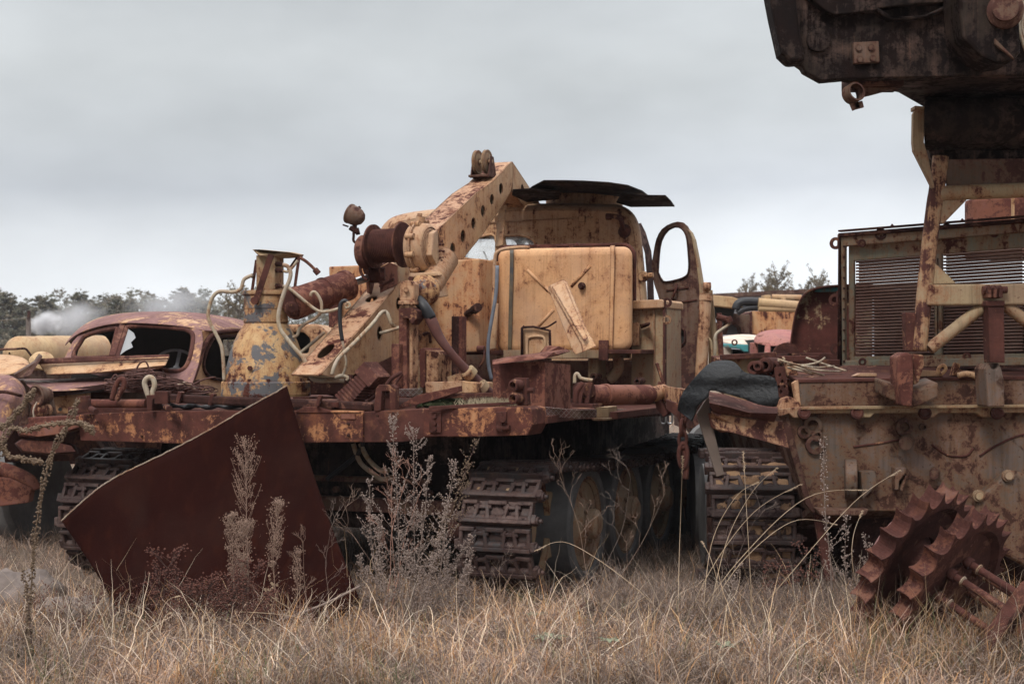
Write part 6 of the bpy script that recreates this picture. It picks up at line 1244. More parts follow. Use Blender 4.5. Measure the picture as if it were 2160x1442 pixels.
m = MB(); m.prism([P(x, y, 16.6) for x, y in ((1505, 730), (1545, 734), (1545, 850), (1505, 850))], Vector((0, 1.5, 0))); m.build('cream_door', M['cream'], t6, .02); m = MB().prism([P(x, y, 16.7) for x, y in ((1545, 736), (1640, 742), (1640, 850), (1545, 850))], Vector((0, 1.4, 0))); m.build('cab_interior', M['interior'], t6); MB().lathe(P(1549, 722, 16.2), Vector((0, -1, 0)), [(.02, 0), (.035, 0), (.035, .03), (.02, .03)], 12, cap=False).build('roof_ring', M['rust'], t6)
m = MB()
for x in (1520, 1620): m.cyl(Vector((P(x, 0, 17).x, 16.8, .45)), Vector((P(x, 0, 17).x, 17.1, .45)), .45, None, 24)
m.build('wheel_tyre', M['rubber'], t6)
t7 = thing('red_cab_wreck', 'lorry cab with a domed faded red roof between the turquoise lorry and the green wing', 'lorry', (P(1630, 740, 16).x, 16, 0))
rows = [[(1586, 722, 15.6), (1600, 727, 15.4), (1625, 732, 15.2), (1655, 730, 15.3), (1680, 722, 15.5)], [(1594, 708, 15.8), (1608, 703, 15.6), (1630, 700, 15.5), (1655, 700, 15.6), (1680, 702, 15.8)], [(1600, 704, 16.4), (1614, 698, 16.4), (1634, 695, 16.4), (1658, 695, 16.4), (1680, 698, 16.4)], [(1600, 712, 17.2), (1614, 704, 17.2), (1634, 701, 17.2), (1658, 701, 17.2), (1680, 704, 17.2)]]
MB().grid([[P(*p) for p in r] for r in rows]).build('domed_roof', M['redcab'], t7, 0, .03, sub=2)
m = MB(); m.bar(P(1620, 728, 15.3), P(1618, 760, 15.2), .06, .08); m.bar(P(1590, 722, 15.6), P(1590, 760, 15.6), .08, .08); m.bar(P(1660, 728, 15.3), P(1662, 760, 15.3), .06, .06); m.build('window_pillar', M['redcab'], t7, .01); m = MB().prism([P(x, y, 15.9) for x, y in ((1592, 716), (1690, 716), (1690, 850), (1592, 850))], Vector((0, 1, 0))); m.build('cab_interior', M['interior'], t7)
t8 = thing('green_wing_wreck', 'large rounded panel of teal paint and dark rust standing left of the radiator', 'body panel', (P(1720, 745, 11.6).x, 11.6, 0))
go_ = smoothpx([(1665, 744), (1668, 715), (1673, 680), (1680, 650), (1690, 628), (1705, 612), (1730, 604), (1770, 600), (1840, 598)], 3)+[(1840, 745)]
m = MB().prism([P(x, y, 11.5) for x, y in go_], Vector((0, .02, 0))); m.build('rounded_panel', M['teal'], t8, .004)
e = smoothpx([(1665, 744), (1668, 715), (1673, 680), (1680, 650), (1690, 628), (1705, 612), (1730, 604), (1770, 600), (1840, 598)], 3)
m = MB().loft([[P(x, y, 11.38), P(x, y, 11.9), P(x+2, y+3, 11.9), P(x+2, y+3, 11.38)] for x, y in e], smooth=False); m.build('panel_rim', M['rust'], t8)
m = MB().prism([P(x, y, 11.47) for x, y in ((1718, 615), (1725, 610), (1775, 606), (1775, 614), (1730, 616))], Vector((0, .02, 0))); m.build('teal_patch', M['turq'], t8, .002)
m = MB().prism([P(x, y, 11.3) for x, y in ((1664, 744), (1840, 744), (1840, 790), (1664, 790))], Vector((0, .8, 0))); m.build('panel_base', M['rust'], t8, .01)
m = MB(); c = P(1655, 745, 11.2); m.loft([[c+Vector((.10*math.cos(a)*k2, -.1+j*.12, .085*math.sin(a)*k2)) for a in [PI*i/10 for i in range(11)]] for j, k2 in ((0, 1), (1, .9), (2, .6))], smooth=True); m.build('lamp_hood', M['rust_plain'], t8)
# shed
shed = thing('corrugated_shed', 'long low shed of pale blue-grey corrugated sheet behind the right-hand wrecks', 'shed', (P(1640, 740, 46).x, 46, 0))
a = P(1505, 624, 50); b = P(1900, 609, 42); 
m = MB().prism([Vector((a.x, a.y, 0)), Vector((b.x, b.y, 0)), Vector((b.x, b.y, b.z)), Vector((a.x, a.y, b.z))], Vector((.8, 9, 0))); m.build('shed_wall', M['corr'], shed)
m = MB().prism([Vector((a.x-.4, a.y-.5, b.z+.0)), Vector((b.x+.4, b.y-.5, b.z+.0)), Vector((b.x+.4, b.y-.5, b.z+.14)), Vector((a.x-.4, a.y-.5, b.z+.14))], Vector((.8, 10, 0))); m.build('shed_roof', M['shade'], shed)
# pole and wires
pole = thing('utility_pole', 'grey concrete utility pole before the pines at far left', 'utility pole', (P(60, 740, 62).x, 62, 0))
m = MB().cyl(Vector((P(60, 0, 62).x, 62, 0)), P(60, 668, 62), .14, .10, 12); m.build('pole_shaft', M['stone'], pole); m = MB().bar(P(58, 662, 62), P(64, 662, 62), .08, .3, UP).cyl(P(61, 672, 61.9), P(61, 658, 61.9), .06); m.build('insulator', M['rust_dark'], pole)
MB().tube([P(58, 669, 62), P(0, 676, 60), P(-300, 690, 58)], .025, 5, 4).build('power_line', M['strap'], pole)
# ================================================= trees
def grow_tree(kindt, h, seed):
    """returns trunk MB and crown mesh arrays"""
    rnd = random.Random(seed); tr = MB(); tips = []
    lean = Vector((rnd.uniform(-.03, .03), rnd.uniform(-.03, .03), 1)).normalized()
    tr.tube([lean*(h*i/6)+Vector((rnd.gauss(0, .03), rnd.gauss(0, .03), 0)) for i in range(7)], lambda t: max(.012, h*.016*(1-t)+.012), 7, 2)
    nl = 60 if kindt == 'pine' else 44
    for i in range(nl):
        z = h*(.12+.86*(i/nl)**.8) if kindt == 'pine' else h*rnd.uniform(.25, .98)
        u = z/h; L = (h*.26*(1-u)**.7+.18)*rnd.uniform(.6, 1.15) if kindt == 'pine' else h*.24*rnd.uniform(.5, 1.1)*(1.2-u*.7)
        a = rnd.uniform(0, 2*PI); b0 = lean*z; e = b0+Vector((math.cos(a)*L, math.sin(a)*L, L*(rnd.uniform(.15, .6) if kindt == 'pine' else rnd.uniform(.5, 1.5))))
        md = b0.lerp(e, .5)+Vector((0, 0, -.04*L)); tr.tube([b0, md, e], lambda t: .03*(1-t)+.008, 4, 2, False)
        for k in range(5): f = rnd.uniform(.3, 1.05); tips.append((b0.lerp(e, f), L*.22*(1.3-f*.5)))
    tips.append((lean*h, h*.03))
    return tr, tips
def crown(tips, seed, n, size, cols, vert=.9):
    rs = np.random.RandomState(seed); V_ = []; C_ = []
    k = len(tips); per = max(1, n//k)
    tc_ = np.array([list(t[0]) for t in tips]); tr_ = np.array([t[1] for t in tips])
    idx = np.repeat(np.arange(k), per); N = len(idx)
    d = rs.normal(size=(N, 3)); d /= np.linalg.norm(d, axis=1)[:, None]; rad = rs.uniform(.1, 1, N)**.6
    c = tc_[idx]+d*(tr_[idx]*rad)[:, None]*np.array([1, 1, vert*1.15])
    a = rs.normal(size=(N, 3)); a[:, 2] += .6; a /= np.linalg.norm(a, axis=1)[:, None]; b = np.cross(a, rs.normal(size=(N, 3))); b /= np.linalg.norm(b, axis=1)[:, None]+1e-9
    s = size*rs.uniform(.5, 1.4, N)[:, None]
    v = np.stack([c-b*s*.35, c+b*s*.35, c+a*s*1.3], 1).reshape(-1, 3)
    cc = np.array(cols)[rs.randint(0, len(cols), k)][idx]*rs.uniform(.75, 1.25, (N, 1)); cc = np.repeat(cc, 3, 0)
    return v, cc
def tri_mesh(name, v, cc, mat, nper=3):
    me = bpy.data.meshes.new(name); n = len(v); nf = n//nper
    me.vertices.add(n); me.vertices.foreach_set('co', v.astype(np.float32).ravel()); me.loops.add(n); me.loops.foreach_set('vertex_index', np.arange(n, dtype=np.int32))
    me.polygons.add(nf); me.polygons.foreach_set('loop_start', np.arange(0, n, nper, dtype=np.int32)); me.update(calc_edges=True)
    at = me.color_attributes.new('tint', 'FLOAT_COLOR', 'POINT'); c4 = np.ones((n, 4), np.float32); c4[:, :3] = cc; at.data.foreach_set('color', c4.ravel()); me.materials.append(mat)
    return me
PC = [(.17, .17, .125), (.20, .185, .13), (.15, .15, .12), (.22, .19, .14), (.19, .165, .13)]  # pine tones lightened; part of the distance haze sits in the colour
protos = []
for i in range(5):
    tr, tips = grow_tree('pine', 8.0, 50+i); v, cc = crown(tips, i, 10500, .115, PC)
    tm = tr.build('trunk', M['bark']); cm = tri_mesh('crown', v, cc, M['leafy']); protos.append((tm, cm))
bare = []
for i in range(3):
    tr, tips = grow_tree('bush', 6.0, 90+i); v, cc = crown(tips, 30+i, 2600, .085, [(.15, .125, .08), (.12, .10, .07), (.19, .15, .09)]); tm = tr.build('trunk', M['bark']); cm = tri_mesh('crown', v, cc, M['leafy']); bare.append((tm, cm))
def put_tree(pr, x, y, h, label, group, base=8.0, wide=1.0, nm='pine_tree'):
    e = thing(nm, label, 'tree', (x, y, 0), group); s = h/base; e.rotation_euler = (0, 0, random.uniform(0, 6.28)); e.scale = (s*wide, s*wide, s)
    for j, nm2 in ((0, 'trunk'), (1, 'crown')):
        if j == 0: o = pr[0].copy()
        else: o = bpy.data.objects.new('crown', pr[1])
        o.name = nm2; COL.objects.link(o); o.parent = e; o.location = (0, 0, 0)
    return e
tl = [(8, 618, 'pine at the very left edge of the photo behind the pole wire'), (30, 625, 'second pine from the left edge'), (52, 640, 'pine directly behind the utility pole'), (78, 624, 'tall bushy pine just right of the utility pole'), (100, 628, 'broad pine above the start of the white smoke'), (128, 650, 'low pine rising out of the white smoke'), (148, 652, 'small pine between the smoke and the taller smoky pine'), (170, 618, 'tall narrow pine hazed by smoke left of the lorry roof'), (188, 662, 'short pine in front at the left end of the lorry roof'), (208, 640, 'bushy light green pine above the left end of the lorry roof'), (226, 645, 'dense pine above the lorry roof, left third'), (248, 628, 'spire-topped pine above the split of the lorry windscreen'), (262, 645, 'small pine behind the lorry roof beside the spire-topped one'), (280, 630, 'slim pine over the middle of the lorry roof'), (300, 644, 'rounded pine over the middle of the lorry roof'), (322, 632, 'ragged pine over the middle of the lorry roof'), (345, 630, 'twin-looking pine right of the middle of the lorry roof'), (362, 640, 'low pine left of the tall hazy pine'), (378, 608, 'tallest hazy pine above the right part of the lorry roof'), (396, 625, 'hazy pine touching the tallest one on its right'), (418, 632, 'grey-green pine left of the bent white pipe'), (436, 640, 'small pine seen just behind the bent white pipe')]
for i, (px, py, lab) in enumerate(tl):
    Y = random.uniform(88, 112); h = CAMH+(HZ-py)/F*Y; q = P(px, 740, Y)
    put_tree(protos[i % 5], q.x, Y, h, 'far '+lab, 'pines along the far left horizon', wide=1.45 if i % 3 else 1.8)
for px, py, lab in ((478, 622, 'leafless brownish shrubby tree between the white pipe and the crane column'), (505, 618, 'thin bare tree touching the crane column on its left')):
    Y = 60; h = CAMH+(HZ-py)/F*Y; q = P(px, 740, Y); put_tree(bare[1 if px > 490 else 0], q.x, Y, h, lab, None, 6.0, nm='bare_tree')
for i, (px, py, lab) in enumerate(((1560, 596, 'slim reddish bare treetop over the left end of the shed'), (1580, 612, 'tiny treetop over the shed roof beside the reddish one'), (1600, 610, 'small round treetop over the shed above the ochre jib end'), (1615, 604, 'ragged treetop left of the largest one over the shed'), (1645, 580, 'largest airy treetop above the shed roof'), (1662, 584, 'second large treetop merging with the largest on its right'), (1680, 606, 'low treetop at the right foot of the largest one'), (1708, 600, 'thin treetop just above the green wing panel'), (1728, 592, 'reddish treetop above the green wing panel'), (1750, 590, 'treetop next to the left radiator lug'))):
    Y = 75; h = CAMH+(HZ-py)/F*Y; q = P(px, 740, Y); put_tree(bare[i % 3], q.x, Y+random.uniform(-3, 3), h, lab, 'treetops over the shed', 6.0, wide=.8 if py > 590 else 1.0, nm='bare_tree')
# far wood as one mass behind
rs = np.random.RandomState(3); vs = []; cs = []
for i in range(330):
    x = rs.uniform(-75, 95); y = rs.uniform(118, 150); h = rs.uniform(5.6, 8.2)*(1 if x < 0 else .62); _, cm = protos[i % 5]
    co_ = np.empty(len(cm.vertices)*3, np.float32); cm.vertices.foreach_get('co', co_); co_ = co_.reshape(-1, 3, 3); co_ = co_[rs.choice(len(co_), 1700, False)].reshape(-1, 3)*np.array([1, 1, 1.]); co_[:, 2] = 8-(8-co_[:, 2])*1.15; ca = rs.uniform(0, 6.28); s = h/8; R = np.array([[math.cos(ca), -math.sin(ca), 0], [math.sin(ca), math.cos(ca), 0], [0, 0, 1]])
    vs.append((co_@R.T)*np.array([s*1.9, s*1.9, s])+np.array([x, y, 0])); cs.append(np.tile(np.array(PC[i % 5])*rs.uniform(.8, 1.15), (len(co_), 1)))
o = bpy.data.objects.new('far_wood', tri_mesh('far_wood', np.concatenate(vs), np.concatenate(cs), M['leafy'])); COL.objects.link(o); tag(o, 'distant wood along the horizon that reads as one grey-green band', 'wood'); o['kind'] = 'stuff'
for a, b in protos+bare: bpy.data.objects.remove(a)
# smoke
def volbox(name, c, r, dens, col, scale, aniso=(1, 1, 1), label=''):
    m = MB(); m.lathe(c-Vector((r[0], 0, 0)), Vector((1, 0, 0)), [(.05, 0)]+[(math.sin(PI*i/12), r[0]*(1-math.cos(PI*i/12))) for i in range(1, 12)]+[(.05, 2*r[0])], 20); me_o = m.build(name, M['tan']); me_o.data.materials.clear()
    me_o.data.transform(Matrix.Translation(-c)); me_o.data.transform(Matrix.Diagonal((1, r[1], r[2], 1))); me_o.location = c
    mt = bpy.data.materials.new(name+'_mat'); mt.use_nodes = True; t = mt.node_tree; t.nodes.clear(); ou = t.nodes.new('ShaderNodeOutputMaterial'); vo = t.nodes.new('ShaderNodeVolumePrincipled'); t.links.new(vo.outputs[0], ou.inputs['Volume'])
    vo.inputs['Color'].default_value = (*col, 1); tcx = t.nodes.new('ShaderNodeTexCoord'); no = t.nodes.new('ShaderNodeTexNoise'); no.inputs['Scale'].default_value = scale; no.inputs['Detail'].default_value = 4; t.links.new(tcx.outputs['Object'], no.inputs['Vector'])
    ln_ = t.nodes.new('ShaderNodeVectorMath'); ln_.operation = 'MULTIPLY'; ln_.inputs[1].default_value = (1/r[0], 1/r[1], 1/r[2]); t.links.new(tcx.outputs['Object'], ln_.inputs[0]); le = t.nodes.new('ShaderNodeVectorMath'); le.operation = 'LENGTH'; t.links.new(ln_.outputs[0], le.inputs[0])
    m1_ = t.nodes.new('ShaderNodeMath'); m1_.operation = 'MULTIPLY_ADD'; m1_.inputs[1].default_value = -.9; m1_.inputs[2].default_value = .62; t.links.new(le.outputs['Value'], m1_.inputs[0])
    m2_ = t.nodes.new('ShaderNodeMath'); m2_.operation = 'MULTIPLY_ADD'; m2_.inputs[1].default_value = 2.2; m2_.inputs[2].default_value = -1.0; t.links.new(no.outputs['Fac'], m2_.inputs[0])
    m3_ = t.nodes.new('ShaderNodeMath'); m3_.operation = 'ADD'; m3_.use_clamp = True; t.links.new(m1_.outputs[0], m3_.inputs[0]); t.links.new(m2_.outputs[0], m3_.inputs[1])
    m4_ = t.nodes.new('ShaderNodeMath'); m4_.operation = 'MULTIPLY'; m4_.inputs[1].default_value = dens; t.links.new(m3_.outputs[0], m4_.inputs[0]); t.links.new(m4_.outputs[0], vo.inputs['Density'])
    me_o.data.materials.append(mt); tag(me_o, label, 'smoke'); me_o['kind'] = 'stuff'; return me_o
volbox('smoke', P(92, 678, 78), (1.1, .8, .8), 5.0, (.97, .97, 1), 1.3, label='dense white puff of smoke just right of the utility pole')
volbox('smoke', P(160, 668, 80), (2.4, 1.4, 1.3), 1.1, (.95, .96, 1), .5, label='thin drifting smoke between the pole and the lorry roof')
volbox('smoke', P(370, 640, 84), (3.6, 2, 1.5), .6, (.93, .95, 1), .4, label='faint smoke veil before the tall hazy pine')
# ================================================= vegetation
rng = np.random.RandomState(11)
def gzv(x, y): return np.array([gz(a, b) for a, b in zip(x, y)])
def blades(name, x, y, L, W_, lean, bend, cols, label, nseg=4, segz=None, cat='grass', tw=.5):
    N = len(x); z = gzv(x, y); az = rng.uniform(0, 2*PI, N); dirv = np.stack([np.cos(az), np.sin(az), np.zeros(N)], 1); side = np.stack([-np.sin(az), np.cos(az), np.zeros(N)], 1)
    ta = rng.normal(0, tw, N); side = side*np.cos(ta)[:, None]+dirv*np.sin(ta)[:, None]
    base = np.stack([x, y, z-.01], 1); pts = []; p = base.copy(); ang = lean.copy(); step = L/nseg
    wob = rng.normal(0, .25, (nseg, N))
    for k in range(nseg+1):
        w = W_*(1-(k/nseg)**1.6)*.5+.0003; pts.append((p-side*w[:, None], p+side*w[:, None]))
        if k < nseg:
            d2 = dirv+side*wob[k][:, None]*.8
            p = p+(d2*np.sin(ang)[:, None]+np.array([0, 0, 1.])*np.cos(ang)[:, None])*step[:, None]; ang = ang+bend/nseg+wob[k]*.35
            p[:, 2] = np.maximum(p[:, 2], z+.004)
    pv = (.84+.38*np.sin(x*2.3+1.7*np.sin(y*3.1))*np.cos(y*2.9+x*1.3)+.14*np.sin(x*9.7+y*7.1))[:, None]*np.array([1., .985, .96])
    V_ = np.stack([q for pr in pts for q in pr], 1).reshape(-1, 3)      # N,(nseg+1)*2,3
    nv = (nseg+1)*2; fb = np.array([[2*k, 2*k+1, 2*k+3, 2*k+2] for k in range(nseg)]); F_ = (fb[None]+(np.arange(N)*nv)[:, None, None]).reshape(-1, 4)
    me = bpy.data.meshes.new(name); me.vertices.add(len(V_)); me.vertices.foreach_set('co', V_.astype(np.float32).ravel()); me.loops.add(F_.size); me.loops.foreach_set('vertex_index', F_.astype(np.int32).ravel()); me.polygons.add(len(F_)); me.polygons.foreach_set('loop_start', np.arange(0, F_.size, 4, dtype=np.int32)); me.update(calc_edges=True)
    c = np.array(cols)[rng.randint(0, len(cols), N)]*rng.uniform(.72, 1.5, (N, 1))*pv; c4 = np.ones((N*nv, 4), np.float32); c4[:, :3] = np.repeat(c, nv, 0)
    at = me.color_attributes.new('tint', 'FLOAT_COLOR', 'POINT'); at.data.foreach_set('color', c4.ravel()); me.materials.append(M['blade'])
    o = bpy.data.objects.new(name, me); COL.objects.link(o); tag(o, label, cat); o['kind'] = 'stuff'; return o
def scatter(n, y0, y1, clump=.0, ncl=0, margin=1.5, occ=True):
    y = rng.uniform(y0**2, y1**2, n)**.5; x = rng.uniform(-1, 1, n)*y*.36*margin
    if ncl:
        cy = rng.uniform(y0**2, y1**2, ncl)**.5; cx = rng.uniform(-1, 1, ncl)*cy*.36*margin; i = rng.randint(0, ncl, n); x = cx[i]+rng.normal(0, clump, n); y = np.maximum(cy[i]+rng.normal(0, clump, n), y0-.3)
    return x, y
STRAW = [(.52, .37, .285), (.42, .295, .225), (.62, .475, .38), (.33, .215, .16), (.50, .30, .185), (.19, .12, .092), (.48, .365, .30)]
GREYB = [(.30, .23, .20), (.38, .30, .265), (.17, .115, .10), (.46, .375, .33)]
ORA = [(.50, .27, .12), (.54, .34, .18), (.36, .19, .09), (.52, .37, .22)]
GRN = [(.13, .15, .065), (.17, .19, .10), (.10, .12, .06), (.24, .24, .13)]
x, y = scatter(74000, 6.9, 9.6); N = len(x); blades('matted_dry_grass', x, y, rng.uniform(.06, .26, N), rng.uniform(.0018, .0048, N), rng.uniform(.9, 1.7, N), rng.uniform(-.6, 1.4, N), STRAW+GREYB, 'matted pale dry grass covering the foreground')
x, y = scatter(34000, 9.4, 13.5, margin=1.6); N = len(x); blades('matted_dry_grass', x, y, rng.uniform(.08, .26, N), rng.uniform(.002, .005, N), rng.uniform(.2, 1.3, N), rng.uniform(0, 1.5, N), STRAW+GREYB, 'dry grass under and behind the wrecked vehicles')
x, y = scatter(20500, 6.9, 9.5, .06, 550); N = len(x); blades('dry_grass_tufts', x, y, rng.uniform(.12, .40, N), rng.uniform(.0022, .0052, N), rng.uniform(.1, 1.1, N), rng.uniform(.5, 2.8, N), STRAW+ORA[:2]+GREYB, 'arching dry grass tufts standing in the foreground', 6)
x, y = scatter(4200, 6.9, 9.5); N = len(x); blades('long_fallen_straw', x, y, rng.uniform(.22, .62, N), rng.uniform(.0024, .0050, N), rng.uniform(.2, 1.4, N), rng.uniform(.2, 2.0, N), [(.66, .54, .42), (.58, .46, .34), (.70, .60, .49), (.54, .38, .24)], 'long pale fallen straws lying criss-cross over the grass', 8, tw=.3)
x, y = scatter(9000, 6.9, 9.4); N = len(x); blades('dark_gap_stems', x, y, rng.uniform(.06, .26, N), rng.uniform(.0012, .0026, N), rng.uniform(.0, 1.3, N), rng.uniform(-.4, .9, N), [(.10, .065, .05), (.07, .045, .04), (.14, .09, .065)], 'short dark dead stems standing in for shaded gaps in the pale grass', 4, tw=.3)  # stems added dark; the shade of the gaps is in their colour
x, y = scatter(2600, 7.0, 9.5, .05, 200); N = len(x); blades('orange_grass_tufts', x, y, rng.uniform(.12, .34, N), rng.uniform(.002, .005, N), rng.uniform(0, .6, N), rng.uniform(.2, 1.6, N), ORA, 'orange-brown grass blades scattered among the pale grass', 5)
x, y = scatter(3000, 7.0, 9.4, .08, 110); N = len(x); blades('green_grass_tufts', x, y, rng.uniform(.08, .28, N), rng.uniform(.003, .006, N), rng.uniform(0, .8, N), rng.uniform(.3, 1.6, N), GRN, 'few still green grass blades low in the foreground', 5)
x, y = scatter(12000, 13, 40, margin=1.8); N = len(x); blades('matted_dry_grass', x, y, rng.uniform(.15, .45, N), rng.uniform(.008, .02, N), rng.uniform(.1, 1.1, N), rng.uniform(0, 1.3, N), STRAW, 'dry grass of the yard behind the wrecks', 3)
# low twiggy weeds (countless)
def twigs(name, n, y0, y1, h0, h1, mat, label, bl=True, x0=-1.25, x1=1.25, seed=1):
    rs = random.Random(seed); m = MB(); 
    for i in range(n):
        Y = math.sqrt(rs.uniform(y0*y0, y1*y1)); X = rs.uniform(x0, x1)*Y*.36; h = rs.uniform(h0, h1); p = Vector((X, Y, gz(X, Y))); a = rs.uniform(0, 6.28); ln = Vector((math.cos(a)*.35, math.sin(a)*.35, 1)); e = p+ln*h
        def stick(p0, p1, w):
            s = Vector((w, 0, 0)); s2 = Vector((0, w, 0)); m.add([p0-s, p0+s, p1], [[0, 1, 2]]); m.add([p0-s2, p0+s2, p1], [[0, 1, 2]])
        stick(p, e, .0022)
        for k in range(rs.randint(5, 11)):
            f = rs.uniform(.25, 1); q = p.lerp(e, f); aa = rs.uniform(0, 6.28); l = h*rs.uniform(.15, .42); r_ = q+Vector((math.cos(aa)*l*.7, math.sin(aa)*l*.7, l*rs.uniform(.2, .9))); stick(q, r_, .0014)
            for kk in range(rs.randint(1, 4)):
                g_ = q.lerp(r_, rs.uniform(.4, 1)); w = rs.uniform(.003, .006); d = Vector((rs.gauss(0, 1), rs.gauss(0, 1), rs.gauss(0, 1))).normalized()*w
                if bl: m.add([g_+Vector((-w, 0, 0)), g_+Vector((0, 0, w)), g_+Vector((w, 0, 0)), g_+Vector((0, 0, -w)), g_+Vector((0, -w, 0)), g_+Vector((0, w, 0))], [[0, 1, 4], [1, 2, 4], [2, 3, 4], [3, 0, 4], [0, 1, 5], [1, 2, 5]])
                else: stick(g_, g_+d*5, .001)
    o = m.build(name, M[mat]); tag(o, label, 'weeds'); o['kind'] = 'stuff'; return o
twigs('grey_weed_scrub', 900, 7.1, 9.5, .05, .2, 'w_seed', 'low grey-mauve twiggy weeds all through the foreground grass', True, seed=1)
twigs('grey_weed_scrub', 650, 8.3, 9.3, .10, .34, 'w_grey', 'fine grey-mauve weed thicket before the right-hand track', False, .15, .72, seed=2)
x, y = scatter(5000, 8.5, 9.5, .08, 170, 1.0); N = len(x); blades('dry_grass_tufts', x, y, rng.uniform(.14, .36, N), rng.uniform(.0022, .0045, N), rng.uniform(.1, .9, N), rng.uniform(.3, 2.2, N), STRAW+ORA[:2], 'taller dry grass fringe right before the wrecks', 6)
twigs('grey_weed_scrub', 900, 6.9, 8.4, .06, .22, 'w_grey', 'bare grey-brown twiglets tangled in the nearest grass', False, seed=5)
xg = rng.uniform(1.75, 3.2, 1700); yg = rng.uniform(7.25, 8.1, 1700); blades('dry_grass_tufts', xg, yg, rng.uniform(.18, .55, 1700), rng.uniform(.0018, .0045, 1700), rng.uniform(.0, .8, 1700), rng.uniform(.2, 2.0, 1700), STRAW+ORA+GRN[:1], 'taller mixed grass growing up in front of the sprockets', 6)
twigs('russet_weed_scrub', 160, 8.2, 9.2, .08, .26, 'w_red', 'low russet weed clumps in front of the curved plate', True, -.95, -.4, seed=3)
